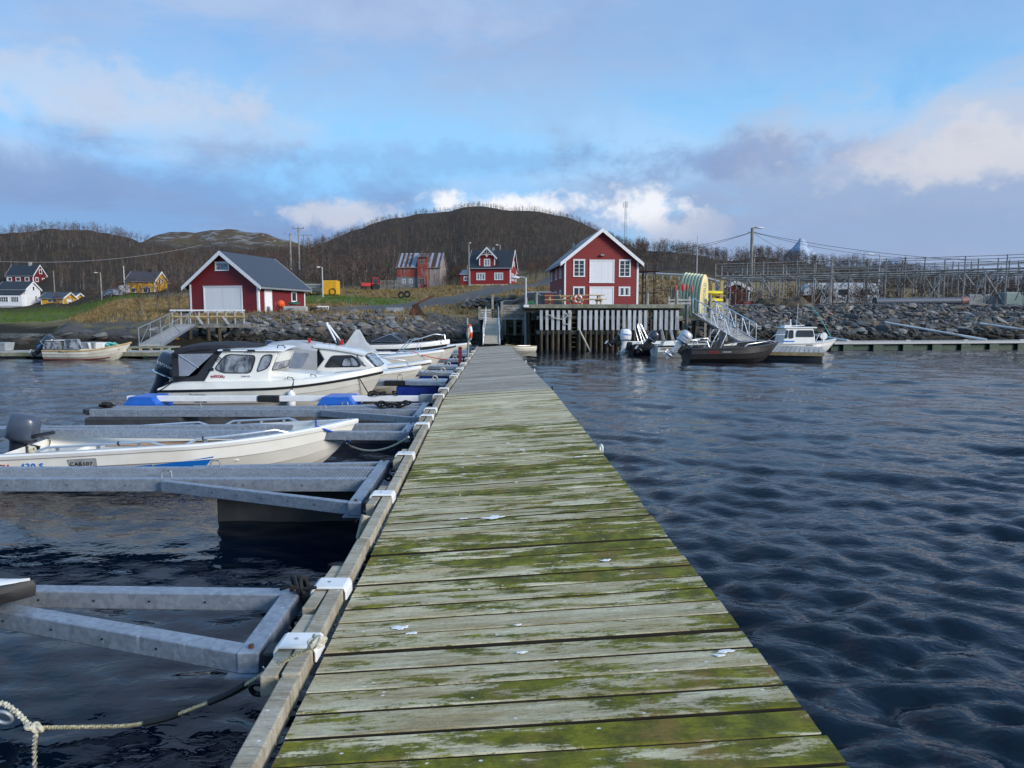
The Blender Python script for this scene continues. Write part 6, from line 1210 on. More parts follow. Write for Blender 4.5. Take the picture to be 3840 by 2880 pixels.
def gangway(name, label, A, B, w, hr, m='alu', deckm='plank_grey', n=7, side=None):
    """truss gangway from A (upper end) to B (lower end)"""
    th = thing(name, label, 'gangway'); d = (B-A); s = d.cross(UPZ).normalized(); L_ = d.length; up = UPZ; k = int(L_/.24)
    for i in range(k): c0 = A+d*((i+.5)/k); mb = MB(); mb.obox(c0, s*w/2, d.normalized()*(L_/k/2-.012), s.cross(d).normalized()*.02); part('deck_board', mb, MATS[deckm], th)
    for sg in (-1, 1):
        mb = MB(); mb.beam(A+s*sg*w/2, B+s*sg*w/2, .07, .14); part('side_beam', mb, MATS[m], th); mb = MB(); mb.tube([A+s*sg*w/2+up*hr, B+s*sg*w/2+up*hr], .028 if m != 'alu' else .036, 8); part('hand_rail', mb, MATS[m], th)
        for i in range(n+1):
            p = A+d*(i/n)+s*sg*w/2; mb = MB(); mb.tube([p, p+up*hr], .02 if m != 'alu' else .028, 6); part('rail_post', mb, MATS[m], th)
            if i < n: q = A+d*((i+1)/n)+s*sg*w/2; mb = MB(); mb.tube([p+up*hr, q] if i % 2 else [p, q+up*hr], .016 if m != 'alu' else .024, 6); part('truss_brace', mb, MATS[m], th)
    return th
gangway('gangway', 'grey aluminium truss gangway sloping down from the left jetty to a float', at(700, 1216, Y=48.4), at(566, 1296, Y=38.0), 1.15, .95, 'metal_grey', n=4)
# left float with clutter
dk = thing('floating_dock', 'low grey floating dock at the left shore with ropes and tubs', 'dock')
for i in range(34): X = -29.5+i*.56; mb = MB(); mb.box(X, X+.53, 35.2, 36.9, .28, .34); part('dock_board', mb, MATS['plank_grey'], dk)
mb = MB(); mb.box(-29.6, -10.4, 35.15, 35.25, .12, .30); part('fascia', mb, MATS['mossy_timber'], dk)
for X in np.arange(-29, -11, 2.6): mb = MB(); mb.box(X, X+1.6, 35.3, 36.8, -.2, .27); part('float', mb, MATS['float_grey'], dk)
lx1 = at(655, 1330, Y=37).x
d2_ = thing('floating_dock', 'short weathered pontoon with teal ropes and white fender beyond the wooden motorboat', 'dock'); mb = MB(); mb.box(at(475, 1300, Y=37.5).x, at(640, 1300, Y=37.5).x, 37.2, 38.6, .42, .5); part('deck', mb, MATS['mossy_timber'], d2_)
for px in (490, 530, 570, 610, 638): X = at(px, 1300, Y=37.3).x; mb = MB(); mb.box(X-.06, X+.06, 37.15, 37.25, -.1, .42); part('post', mb, MATS['plank_tan'], d2_)
mb = MB(); mb.tube(sag(at(480, 1312, Y=37.1), at(640, 1310, Y=37.1), .1), .025, 6); part('rope', mb, MATS['rope_teal'], d2_); mb = MB(); mb.ell(at(622, 1322, Y=37)+V(0, 0, 0), .3, .14, .14); part('fender', mb, MATS['fender_white'], d2_, smooth=True); mb = MB(); mb.box(at(475, 1300, Y=37.5).x, at(640, 1300, Y=37.5).x, 37.3, 38.5, -.2, .1); part('float', mb, MATS['float_grey'], d2_)
heap('teal rope coil on the left floating dock', (at(400, 1290, Y=36).x, 36.2, .65), 'rope_teal', 8, .25, .03, 1.2)
for px, m_, lab, sz in ((352, 'decal_grey', 'grey fish tub on the left floating dock', .42), (372, 'fender_white', 'white fish tub on the left dock next to the teal rope', .4), (20, 'decal_grey', 'grey tub at the left end of the floating dock', .4)):
    X = at(px, 1300, Y=36.2).x; mb = MB(); mb.loft([[(-sz*.8, -sz*.6, 0), (sz*.8, -sz*.6, 0), (sz*.8, sz*.6, 0), (-sz*.8, sz*.6, 0)], [(-sz, -sz*.75, sz*1.1), (sz, -sz*.75, sz*1.1), (sz, sz*.75, sz*1.1), (-sz, sz*.75, sz*1.1)]]); single('fish_tub', mb, MATS[m_], lab, 'tub', (X, 36.1, .342), random.uniform(-.2, .2), bevel=.03)
mb = MB(); mb.ell((0, 0, .2), .35, .22, .18); single('blue_bag', mb, MATS['blue_float'], 'blue bag on the dock behind the old motorboat stern', 'bag', (at(150, 1300, Y=35.6).x, 35.9, .34))
ow = thing('old_motorboat', 'old white wooden motorboat with wheelhouse screen and black outboard at left', 'boat', (at(190, 1340, Y=34.3).x, 34.3, 0), math.radians(2))
h = hull(ow, 3.95, 1.6, .48, .46, .84, .25, 'hull_old', 5, .014, .6, .82, rail='plank_tan', railw=.07, railh=.07, open_to=(0, .95), deckm=('plank_tan', .86, 1, .02), liner='hull_old')
mb = MB(); mb.tube([h['P'](t, .46, -1)+V(0, -.01, 0) for t in np.linspace(0, .8, 12)], .03, 5); part('waterline_stripe', mb, MATS['antifoul'], ow)
for q in ([(.1, .56), (.62, .56), (.62, .9), (.25, .9)], [(.68, .56), (1.0, .56), (.95, .93), (.68, .93)]): pane(ow, [(x, -.72, z) for x, z in q], 'glass_pale', 'metal_grey', name='side_screen')
pane(ow, [(1.25, -.6, .56), (1.25, .6, .56), (1.15, .5, 1.0), (1.15, -.5, 1.0)], 'glass_pale', 'metal_grey', off=(1, 0, 0), name='windscreen'); pane(ow, [(1.1, -.7, .56), (1.95, -.72, .56), (1.7, -.66, 1.02), (1.15, -.66, 1.02)], 'glass_pale', 'metal_grey', name='side_screen')
mb = MB(); mb.box(.15, 1.1, -.6, .6, .95, .975); part('screen_roof', mb, MATS['hull_old'], ow, bevel=.02); outboard(ow, -.12, 0, .46, 1.25, .75, 'motor_dark', 'black_plastic', 'trim_white'); text('M93 LS', .15, MATS['decal_black'], ow, h['P'](.22, .88, -1)+V(0, -.03, 0), (1, 0, 0), (0, 0, 1))
# clutter in front of the left boathouse
cm = thing('cement_mixer', 'orange cement mixer beside the left boathouse wall', 'cement mixer', gpt(1058, 60.5)+V(0, 0, .05)); cm.scale = (.72, .72, .78)
mb = MB(); mb.lathe([(.18, -.45), (.42, -.15), (.45, .1), (.3, .42), (.26, .42)], 16, (0, 0, .85), 'x'); part('drum', mb, MATS['orange'], cm, smooth=True); mb = MB(); [mb.tube([(x, y, 0), (x*.4, y*.6, .75)], .03, 6) for x in (-.45, .45) for y in (-.3, .3)]; part('stand', mb, MATS['rust'], cm); mb = MB(); mb.torus((-.55, 0, .8), .28, .02, (1, 0, 0), 18, 6); part('hand_wheel', mb, MATS['orange'], cm)
heap('coiled green hose against the left boathouse wall', gpt(1108, 62)+V(0, 0, .7), 'green_hose', 8, .32, .05, .8); heap('black tyre and rope pile near the left boathouse corner', gpt(1180, 60.5)+V(0, 0, .15), 'tyre', 4, .5, .09, .6)
mb = MB(); mb.box(-1.1, .9, -.3, .3, -.1, .55); single('pale_block', mb, MATS['concrete'], 'pale concrete block lying near the left boathouse door', 'block', gpt(1117, 59.3), .1, bevel=.12)
for px, lab in ((1215, 'white plastic crate frame on the gravel by the tyres'),):
    mb = MB(); [mb.beam((k*.2-.4, 0, 0), (k*.2-.3, 0, .5), .05, .05) for k in range(5)]; mb.box(-.5, .5, -.05, .05, .45, .52); mb.box(-.5, .5, -.05, .05, 0, .07); single('crate_frame', mb, MATS['trim_white'], lab, 'crate', gpt(px, 60.5), .2)
for px, D, sz, lab in ((1470, 61.5, .42, 'grey fish crate on the gravel above the stone bank'), (1497, 61.7, .42, 'pale fish crate next to the grey one')): mb = MB(); mb.box(-sz, sz, -sz*.7, sz*.7, 0, sz*1.1); mb.box(-sz-.03, sz+.03, -sz*.7-.03, sz*.7+.03, sz*1.1, sz*1.2); single('fish_crate', mb, MATS['metal_grey' if px == 1470 else 'decal_grey'], lab, 'crate', gpt(px, D), .1, bevel=.02)
rw = thing('rusty_winch', 'rusty old winch with raised boom arm on the gravel', 'winch', gpt(1565, 61)+V(0, 0, -.05), .2)
mb = MB(); mb.prism([(-.7, -.3, 0), (.9, -.3, 0), (.55, -.3, .25), (.1, -.3, 1.05), (-.25, -.3, 1.05)], (0, .6, 0)); part('frame', mb, MATS['rust_dark'], rw); mb = MB(); mb.beam((-.4, 0, .85), (1.45, 0, 1.75), .13, .16); part('boom_arm', mb, MATS['rust'], rw); mb = MB(); mb.lathe([(.3, -.34), (.3, .34)], 12, (-.3, 0, .4), 'y'); part('drum', mb, MATS['rust'], rw)
for px, D in ((1508, 84), (1530, 86)): mb = MB(); mb.torus((0, 0, .42), .32, .12, (.2, 1, 0), 18, 8); single('discarded_tyre', mb, MATS['tyre'], 'old tyre on the grass slope, %s of two' % ('left' if px == 1508 else 'right'), 'tyre', gpt(px, D), 0, 'tyres on the slope', smooth=True)
# bare bushes and trees that stand alone
def bare_tree(label, px, D, H, seed, cat='tree', name='bare_birch'):
    T, C = tree_tris(seed, H, 46, 2); p = gpt(px, D, -.1); th = thing(name, label, cat, p, 0, 'bare trees and bushes standing alone'); tr_ = C == 0
    link('trunk', tri_mesh('trunk', T[tr_], C[tr_]), None, th); link('crown', tri_mesh('crown', T[~tr_], C[~tr_]), None, th)
for i, (px, D, H, lab) in enumerate(((530, 58, 3.0, 'bare bush on the rock point left of the jetty'), (645, 66, 4.2, 'dense bare bush left of the single-storey boathouse'), (610, 68, 3.6, 'bare bush between the yellow house and the left boathouse'), (680, 70, 3.2, 'small bare bush close to the left boathouse wall'), (430, 110, 3.6, 'low bare bush in front of the parked dark car'), (462, 104, 3.0, 'second low bare bush near the dark car'), (330, 172, 6, 'bare birch between the garages and the woods'), (1470, 150, 8.5, 'greenish bare tree just left of the old barn'), (1440, 148, 7, 'bare tree behind the tractor'), (1330, 140, 7.5, 'bare birch behind the lawn right of the yellow container'), (1380, 146, 7, 'pale birch between container and tractor'), (1715, 160, 7, 'bare birch between barn and red dormer house'), (245, 178, 7, 'bare birch right of the dark red hillside house'), (560, 170, 7, 'bare birch behind the yellow house'))): bare_tree(lab, px, D, H, 700+i)
# ------------------------------------------------------------------ timber quay
QY = 43.2; qx = lambda px: (px-1920)/F*QY; QZ = 2.80
qu = thing('quay', 'timber quay on closely spaced pale piles below the two-storey boathouse', 'quay')
X0, X1 = qx(1965), qx(2562)
k = 0; X = X0
while X < X1:                                                      # deck planks run away from the camera
    mb = MB(); mb.box(X, X+.185, QY+.25, 60.5, QZ-.06+random.uniform(0, .006), QZ); part('deck_plank', mb, MATS['plank_grey'], qu); X += .2
for a, b in ((X0, X0+3.0), (X0+3.02, X0+6.4), (X0+6.42, X1)):
    mb = MB(); mb.box(a, b, QY, QY+.22, QZ-.17, QZ+.07); part('edge_beam', mb, MATS['mossy_timber'], qu, bevel=.015)
for z, m in ((QZ-.75, 'mossy_timber'), (1.13, 'mossy_timber')): mb = MB(); mb.box(X0+.8, X1, QY+.28, QY+.42, z-.11, z+.11); part('wale', mb, MATS[m], qu)
mb = MB(); mb.box(X0, X1, QY+.3, QY+.5, QZ-.42, QZ-.18); part('cap_beam', mb, MATS['wet_timber'], qu)
for u in (727, 783, 838, 893, 949, 1003, 1099, 1153, 1208, 1262, 1316, 1371, 1425, 1478, 1532, 1586, 1637, 1690, 1744, 1838, 1893, 1945, 1998, 2050):
    X = qx(1750+.3843*u); w = random.uniform(.085, .105); r = random.uniform(-.015, .015)
    mb = MB(); mb.loft([[(X-w+r, QY+.06, 1.28), (X+w+r, QY+.06, 1.28), (X+w+r, QY+.26, 1.28), (X-w+r, QY+.26, 1.28)], [(X-w, QY+.06, QZ-.30+r), (X+w, QY+.06, QZ-.30), (X+w, QY+.26, QZ-.30), (X-w, QY+.26, QZ-.30)]]); part('fender_pile', mb, MATS['pale_post'], qu)
    mb = MB(); mb.tube([(X+r, QY+.17, -1.6), (X+r*.5, QY+.16, .3), (X+r, QY+.16, 1.277)], [.11, .10, .095], 8); part('pile', mb, MATS['wet_timber'], qu, smooth=True)
for row in range(1, 5):
    for X in np.arange(X0+.4, X1, 1.9): mb = MB(); mb.tube([(X, QY+row*2.6, -1.6), (X, QY+row*2.6, QZ-.06)], .13, 6); part('inner_pile', mb, MATS['wet_timber'], qu)
for lx in (2154, 2436):                                            # ladders let into the pile row
    X = qx(lx); mb = MB(); [mb.box(X-.2, X+.2, QY+.2, QY+.25, z, z+.05) for z in np.arange(.2, 2.4, .3)]; mb.box(X-.22, X-.17, QY+.2, QY+.26, 0, 2.6); mb.box(X+.17, X+.22, QY+.2, QY+.26, 0, 2.6); part('ladder', mb, MATS['wet_timber'], qu)
for px, h in ((2011, .85), (2429, .8), (2540, .95)): X = qx(px); mb = MB(); mb.tube([(X, QY+.5, QZ-.3), (X, QY+.5, QZ+h)], .1, 8); part('bollard_post', mb, MATS['old_timber'], qu, smooth=True)
mb = MB(); mb.box(qx(1965)-.03, qx(1965)+.28, QY-.06, QY+.05, QZ-.12, QZ+.04); part('white_box', mb, MATS['trim_white'], qu, bevel=.02)
for pts in ([(2058, 1180), (2085, 1195), (2110, 1198), (2135, 1180)], [(2110, 1198), (2118, 1214), (2128, 1218), (2138, 1205), (2142, 1180), (2143, 1170)], [(2122, 1173), (2130, 1186), (2137, 1186), (2142, 1172)]):
    q = [at(a, b, Y=QY-.03) for a, b in pts]; cv = []
    for i in range(len(q)-1): cv += [q[i].lerp(q[i+1], j/5) for j in range(5)]
    cv.append(q[-1])
    for _ in range(3): cv = [cv[0]]+[(cv[i-1]+2*cv[i]+cv[i+1])/4 for i in range(1, len(cv)-1)]+[cv[-1]]
    mb = MB(); mb.tube(cv, .028, 6); part('hanging_rope', mb, MATS['rope_pale'], qu, smooth=True)
mb = MB(); mb.tube([at(2168, 1228, Y=QY-.1), at(2214, 1319, Y=QY-.9)], .05, 8); single('leaning_pole', mb, MATS['rope_pale'], 'pale pole leaning from the water against the quay piles', 'pole', smooth=True)
mb = MB(); mb.tube([at(2545, 1185, Y=QY), at(2545, 1232, Y=QY), at(2555, 1262, Y=QY-.3)], .02, 6); single('hanging_line', mb, MATS['rope_tan'], 'thin tan line hanging from the quay right end', 'rope')
# landing stage left of the quay, with plank fences
ls = thing('landing_stage', 'timber landing stage with plank fence at the top of the middle gangway', 'landing stage')
LX0, LX1 = (1800-1920)/F*57, (1975-1920)/F*55
for X in np.arange(LX0, LX1+2.4, .21): mb = MB(); mb.box(X, X+.195, 50.5 if X > -.7 else 56.5, 60, 1.86, 1.92); part('deck_plank', mb, MATS['plank_grey'], ls)
for X in np.arange(LX0+.1, LX1+2, 1.1):
    for yy in ((50.7, 57) if X > -.7 else (56.8, 59)): mb = MB(); mb.tube([(X, yy, -1.2), (X, yy, 1.86)], .12, 6); part('pile', mb, MATS['wet_timber'], ls)
for z in (.75, 1.35, 1.72): mb = MB(); mb.box(-.7, LX1+2, 50.5, 50.62, z, z+.16); part('cross_beam', mb, MATS['wet_timber'], ls)
for X in (-.62, .1, .75): mb = MB(); mb.box(X, X+.2, 50.38, 50.49, .75, 1.86); part('fender_board', mb, MATS['mossy_timber'], ls)
for i in range(6): z = 1.95+i*.175; mb = MB(); mb.box((1885-1920)/F*50.5, (1968-1920)/F*50.5, 50.4, 50.46, z, z+.135); part('fence_board', mb, MATS['old_timber'], ls)
for i in range(4): z = 1.95+i*.2; mb = MB(); mb.box((1803-1920)/F*57.5, (1852-1920)/F*57.5, 57.6, 57.66, z, z+.15); part('fence_board', mb, MATS['plank_grey'], ls)
for px, yt, Y in ((1798, 1150, 57), (1847, 1105, 57.6), (1882, 1130, 50.3), (1975, 1118, 50.3), (2011, 1115, 51)): q = at(px, yt, Y=Y); mb = MB(); mb.box(q.x-.09, q.x+.09, Y, Y+.18, .4, q.z); part('fence_post', mb, MATS['old_timber'], ls)
th, h = lamp_post('white lamp post standing beside the dark parked car', 1971, 50.2, 1043, -.75, 'lamp_grey', .07)
# middle gangway
gw_ = thing('gangway', 'wooden gangway with thin white rails leading from the pier up to the landing stage', 'gangway'); A, B = V(-1.62, 57, 1.97), V(-1.22, 41.2, .52); d = B-A; s = d.cross(UPZ).normalized()
for i in range(70): c = A+d*((i+.5)/70); mb = MB(); mb.obox(c, s*.47, d.normalized()*.103, s.cross(d).normalized()*.02); part('deck_board', mb, MATS['plank_warm'], gw_)
for sg in (-1, 1):
    mb = MB(); mb.beam(A+s*sg*.5, B+s*sg*.5, .06, .16); part('side_beam', mb, MATS['alu'], gw_); mb = MB(); mb.tube([A+s*sg*.5+V(0, 0, .95), B+s*sg*.5+V(0, 0, .95), B+s*sg*.5], .03, 8); part('hand_rail', mb, MATS['alu'], gw_)
    for i in range(8): p = A+d*(i/8)+s*sg*.5; mb = MB(); mb.tube([p, p+V(0, 0, .95)], .02, 6); part('rail_post', mb, MATS['alu'], gw_)
# quay clutter: picnic tables, life ring, kiosk panel
for px0, px1, Y, rz, lab in ((2040, 2160, 47.5, 0, 'long weathered picnic table with its top tilted, left one on the quay'), (2155, 2262, 46.2, .12, 'picnic table of tan boards in front of the boathouse lower door'), (2098, 2180, 49.5, -.1, 'third picnic table, half hidden behind the lifebuoy')):
    a, b = (px0-1920)/F*Y, (px1-1920)/F*Y; L_ = b-a; t = thing('picnic_table', lab, 'table', ((a+b)/2, Y, QZ), rz, 'picnic tables on the quay')
    for y in (-.3, -.1, .1, .3): mb = MB(); mb.box(-L_/2, L_/2, y-.09, y+.09, .70, .745); part('table_board', mb, MATS['plank_tan'], t)
    for y in (-.75, .75): mb = MB(); mb.box(-L_/2, L_/2, y-.13, y+.13, .42, .465); part('bench', mb, MATS['plank_tan'], t)
    for x in (-L_*.33, L_*.33):
        mb = MB(); mb.box(x-.05, x+.05, -.85, .85, .32, .42); mb.beam((x, -.25, .7), (x, -.65, 0), .1, .05); mb.beam((x, .25, .7), (x, .65, 0), .1, .05); part('trestle', mb, MATS['plank_tan'], t)
t_ = thing('lifebuoy', 'orange and white lifebuoy hanging over the picnic tables on the quay', 'lifebuoy', at(2168, 1121, Y=45.4), 0)
mb = MB(); mb.box(-.04, .04, .02, .1, -1.0, .1); part('post', mb, MATS['old_timber'], t_)
for k in range(8): mb = MB(); mb.torus((0, 0, 0), .22, .06, (0, 1, 0), 5, 8, k*math.pi/4+.4, (k+1)*math.pi/4+.4); part('ring_segment', mb, MATS['orange' if k % 2 == 0 else 'fender_white'], t_, smooth=True)
mb = MB(); mb.box(0, .75, -.05, .05, 0, 1.35); single('wooden_screen', mb, MATS['clad_maroon'], 'maroon board screen between the dark car and the boathouse', 'screen', ((2042-1920)/F*61, 61, 2.8))
# scaffold right of the boathouse
sc_ = thing('scaffold', 'rusty pipe scaffold standing at the right wall of the quay boathouse', 'scaffold', ((2400-1920)/F*68, 68, 2.8))
for x, yy, h in ((.1, 0, 4.6), (.5, 1.6, 3.9), (1.35, 0, 4.3), (1.55, 1.6, 5.6), (.75, 1.6, 5.2), (.3, .8, 3.9)): mb = MB(); mb.tube([(x, yy, -.2), (x, yy, h)], .045, 6); part('upright', mb, MATS['rust_dark'], sc_)
for z in (1.6, 3.6): [part('ledger', MB().tube([(0, yy, z), (1.7, yy, z)], .035, 6), MATS['rust_dark'], sc_) for yy in (0, 1.6)]
mb = MB(); mb.box(-.1, 1.75, -.1, 1.7, 3.66, 3.72); part('platform', mb, MATS['rust_dark'], sc_)
# boards, kayaks and paddles at the quay end
SX, SY = (2622-1920)/F*47.5, 47.5
for i in range(7):
    px = 2628-i*11.5; Y = 47.2+i*.13; X = (px-1920)/F*Y; th = thing('paddle_board', 'cream paddle board with teal lettering, front one of the upright row' if i == 0 else 'upright paddle board in the row, %s behind the lettered one' % ('one', 'two', 'three', 'four', 'five', 'six')[i-1], 'paddle board', (X, Y, 1.92+.03*i), math.radians(34), 'paddle boards standing upright', ry=math.radians(4))
    for nm, m, r0, r1, y0, y1 in (('board', 'sup_cream' if i == 0 else 'sup_pale', 1, .97, -.06, -.0), ('rim', 'sup_green', .985, .985, 0, .09)):
        ring = lambda y, f: [(.42*f*math.copysign(abs(math.cos(a))**.85, math.cos(a)), y, 1.52+1.52*f*math.sin(a)) for a in np.linspace(0, 2*math.pi, 28, endpoint=False)]
        mb = MB(); mb.loft([ring(y0, r1), ring((y0+y1)/2, r0), ring(y1, r1)]); part(nm, mb, MATS[m], th, smooth='auto')
    if i == 0:
        text('SUPWORLD', .36, MATS['decal_teal'], th, (.14, -.064, .55), (0, 0, 1), (-1, 0, 0), .004, name='lettering'); mb = MB(); mb.prism([(-.1, -.066, .35), (.05, -.066, .35), (.0, -.066, .55)], (0, .004, 0)); part('emblem', mb, MATS['decal_black'], th)
kr = thing('kayak_rack', 'new yellow timber rack holding the kayaks', 'rack', (0, 0, 0))
for px, yt in ((2676, 1060), (2708, 1052)): q = at(px, yt, Y=48.5); mb = MB(); mb.box(q.x-.1, q.x+.1, 48.5, 48.68, 2.2, q.z); part('rack_post', mb, MATS['new_wood'], kr)
for i, py in enumerate((1098, 1126, 1152, 1176)):
    a = at(2640, py, Y=48); mb = MB(); g = []; n = 13
    for k in range(n):
        t = k/(n-1); w = .34*math.sin(math.pi*(.06+.88*t))**.5; h = .17*math.sin(math.pi*(.08+.84*t))**.6; x = t*1.35; zb = .06*(2*t-1)**2
        g.append([(x, w*math.cos(q), zb+h*math.sin(q)*(1.2 if math.sin(q) > 0 else .8)) for q in np.linspace(0, 2*math.pi, 12, endpoint=False)])
    mb.loft(g); kk = thing('kayak', ('top', 'second', 'third', 'lowest')[i]+' yellow kayak on the rack beside the paddle boards', 'kayak', (a.x, 47.9, a.z-.05), math.radians(14), 'kayaks on the rack')
    part('hull', mb, MATS['yellow_plastic'], kk, smooth='auto'); mb = MB(); mb.box(.25, 1.1, -.36, -.33, -.03, .0); part('seam_line', mb, MATS['decal_black'], kk); mb = MB(); mb.beam((-.15, .1, -.2), (1.5, .1, -.2), .06, .06); part('rack_arm', mb, MATS['new_wood'], kr).location = (a.x, 47.95, a.z)
for px, py, lean, lab in ((2534, 1090, -.25, 'red-bladed paddle at the left of the paddle boards'), (2561, 1085, .06, 'red-bladed paddle with round blade before the paddle boards'), (2577, 1083, .1, 'red-bladed paddle second from the right before the boards'), (2594, 1092, .45, 'tilted red-bladed paddle before the boards')):
    q = at(px, py, Y=46.5); t = thing('paddle', lab, 'paddle', (q.x-lean*1.2, 46.5, QZ), 0, 'red paddles'); mb = MB(); mb.tube([(0, 0, 0), (lean*1.2, 0, q.z-QZ)], .02, 6); part('shaft', mb, MATS['decal_black'], t); mb = MB(); c = V(lean*1.2, 0, q.z-QZ+.12); mb.ell(c, .12 if px == 2561 else .07, .02, .27, 10, 8); part('blade', mb, MATS['red_paint'], t, smooth=True)
mb = MB(); [mb.tube([(x, 0, 0), (x*1.6, 0, 1.25)], .04, 6) for x in (-.12, -.04, .05, .12)]; single('black_paddles', mb, MATS['black_plastic'], 'bundle of black paddles standing on the quay', 'paddles', (at(2518, 1140, Y=46.5).x, 46.5, QZ))
mb = MB(); [mb.box(-.75+0*k, .75, -.02, .02, .1+k*.22, .22+k*.22) for k in range(2)]; [mb.box(x, x+.1, .02, .1, 0, .6) for x in (-.7, .6)]; single('low_fence', mb, MATS['plank_grey'], 'low plank barrier at the right end of the quay', 'fence', (at(2548, 1140, Y=45).x, 45, QZ))
pf = thing('plank_fence', 'grey plank fence at the head of the right gangway', 'fence', (at(2700, 1150, Y=47.2).x, 47.2, 2.0))
for i in range(4): mb = MB(); mb.box(-.55, .55, -.03, .03, .02+i*.28, .22+i*.28); part('board', mb, MATS['plank_grey'], pf)
for x in (-.95, .5): mb = MB(); mb.box(x-.08, x+.08, .03, .19, -2.2, 1.3); part('post', mb, MATS['old_timber'], pf)
hd = thing('timber_platform', 'small timber platform between quay and right gangway', 'platform'); a = at(2580, 1180, Y=46)
for i in range(12): mb = MB(); mb.box(X1+.02+i*.2, X1+.2+i*.2, 45.2, 49.6, 1.84, 1.9); part('deck_plank', mb, MATS['plank_grey'], hd)
for x in (.1, 1.2, 2.2):
    for yy in (45.4, 49): mb = MB(); mb.tube([(X1+x, yy, -1.4), (X1+x, yy, 1.84)], .12, 6); part('pile', mb, MATS['wet_timber'], hd)
for px, yt in ((2577, 1115), (2664, 1105)): q = at(px, yt, Y=45.1); mb = MB(); mb.tube([(q.x, 45.1, -1), (q.x, 45.1, q.z)], .1, 8); part('mooring_post', mb, MATS['old_timber'], hd, smooth=True)
gangway('gangway', 'wide aluminium truss gangway sloping down to the float at right', at(2630, 1176, Y=45.8)+V(0, 0, 0), at(2800, 1278, Y=41.5), 1.35, 1.0, 'alu', n=7)
# ------------------------------------------------------------------ breakwater, floats, struts
bw = thing('breakwater', 'steep rock breakwater of large dark boulders at the right', 'breakwater', (0, 0, 0)); R3 = random.Random(4); cd = []
for _ in range(6000):
    px = R3.uniform(2640, 3990); D = R3.uniform(49.3, 53.6); X = (px-1920)/F*D; z = ground(X, D)
    if z < -.1: continue
    s = R3.uniform(.30, .74)*(1.25 if z < 1.9 else .85)
    if all((X-a)**2+(D-b_)**2+((z-c_))**2 > (.50*(s+e))**2 for a, b_, c_, e in cd): cd.append((X, D, z, s))
cd.sort(key=lambda t: -t[3])
for X, D, z, s in cd[:300]: put_stone(bw, X, D+.15, z-.02, s, .3, R3)
rubble('rubble', bw, [(X, D, z, s) for X, D, z, s in cd[300:]]+[((lambda p, D: ((p-1920)/F*D, D, ground((p-1920)/F*D, D), R3.uniform(.1, .28)))(R3.uniform(2640, 3990), R3.uniform(49.5, 54.2))) for _ in range(2600)])
rs = thing('shore_rocks', 'dark rocks of the shore under the landing stage and quay', 'rocks', (0, 0, 0))
for k in range(150):
    px = R3.uniform(1700, 2640); D = R3.uniform(50.5, 58); X = (px-1920)/F*D; z = ground(X, D)
    if -.1 < z < 2.4: put_stone(rs, X, D, z, R3.uniform(.2, .55), .3, R3)
fd = thing('floating_dock', 'long green floating dock with grey edge along the breakwater', 'dock'); a, b = V(at(3125, 1283, Y=43.8).x, 43.8, 0), V(45, 47.4, 0); d = b-a; n = 34; s = V(-d.y, d.x, 0).normalized()
for i in range(n): c0 = a+d*((i+.5)/n); mb = MB(); mb.obox(c0+s*.9+V(0, 0, .5), d/n/2*.985, s*.9, V(0, 0, .03)); part('deck_panel', mb, MATS['plank_grey'], fd)
mb = MB(); mb.beam(a+V(0, 0, .44)-s*.06, b+V(0, 0, .44)-s*.06, .1, .13); part('edge_beam', mb, MATS['lamp_grey'], fd)
for i in range(12): c0 = a+d*((i+.5)/12); mb = MB(); mb.obox(c0+s*.8+V(0, 0, .1), d/12*.17, s*.8, V(0, 0, .26)); part('float', mb, MATS['green_float'], fd, bevel=.03)
mb = MB(); mb.beam(a+s*.9+V(0, 0, .14), b+s*.9+V(0, 0, .14), 1.4, .3); part('dark_frame', mb, MATS['green_float'], fd)
for i in range(6): c0 = a+d*((i+.3)/6)+s*.3; mb = MB(); mb.box(c0.x-.15, c0.x+.15, c0.y-.05, c0.y+.05, .53, .62); part('cleat', mb, MATS['lamp_grey'], fd)
for p, q, lab in ((at(3318, 1209, Y=50.5), at(3700, 1275, Y=46.2), 'long white strut pole from the rocks down to the green dock'), (at(3675, 1213, Y=51), at(3990, 1258, Y=47), 'second white strut pole at the right picture edge'), (at(3035, 1255, Y=49.5), at(3180, 1278, Y=44.8), 'short white strut pole behind the right cabin boat')):
    mb = MB(); mb.tube([p, q], .085, 10); single('strut_pole', mb, mat('strut_paint', (.62, .63, .62), .5, var=.1, scale=1.5, dirt=((.25, .13, .06), .8)) if 'strut_paint' not in MATS else MATS['strut_paint'], lab, 'pole', group='white dock struts', smooth=True)
fp = thing('float_platform', 'square wooden float between the dark boat and the right cabin boat', 'float', (0, 0, 0)); a = [at(2795, 1317, z=.43), at(3090, 1322, z=.43), at(3085, 1301, z=.43), at(2840, 1292, z=.43)]
for i in range(16): t0, t1 = i/16+.004, (i+1)/16-.004; mb = MB(); mb.prism([a[0].lerp(a[1], t0), a[0].lerp(a[1], t1), a[3].lerp(a[2], t1), a[3].lerp(a[2], t0)], (0, 0, -.06)); part('deck_plank', mb, MATS['plank_grey'], fp)
mb = MB(); mb.beam(a[0]+V(0, -.04, -.09), a[1]+V(0, -.04, -.09), .06, .16); part('fascia', mb, MATS['plank_tan'], fp); mb = MB(); mb.prism([p+V(0, .2 if i < 2 else -.1, -.15) for i, p in enumerate(a)], (0, 0, -.4)); part('float', mb, MATS['float_grey'], fp)
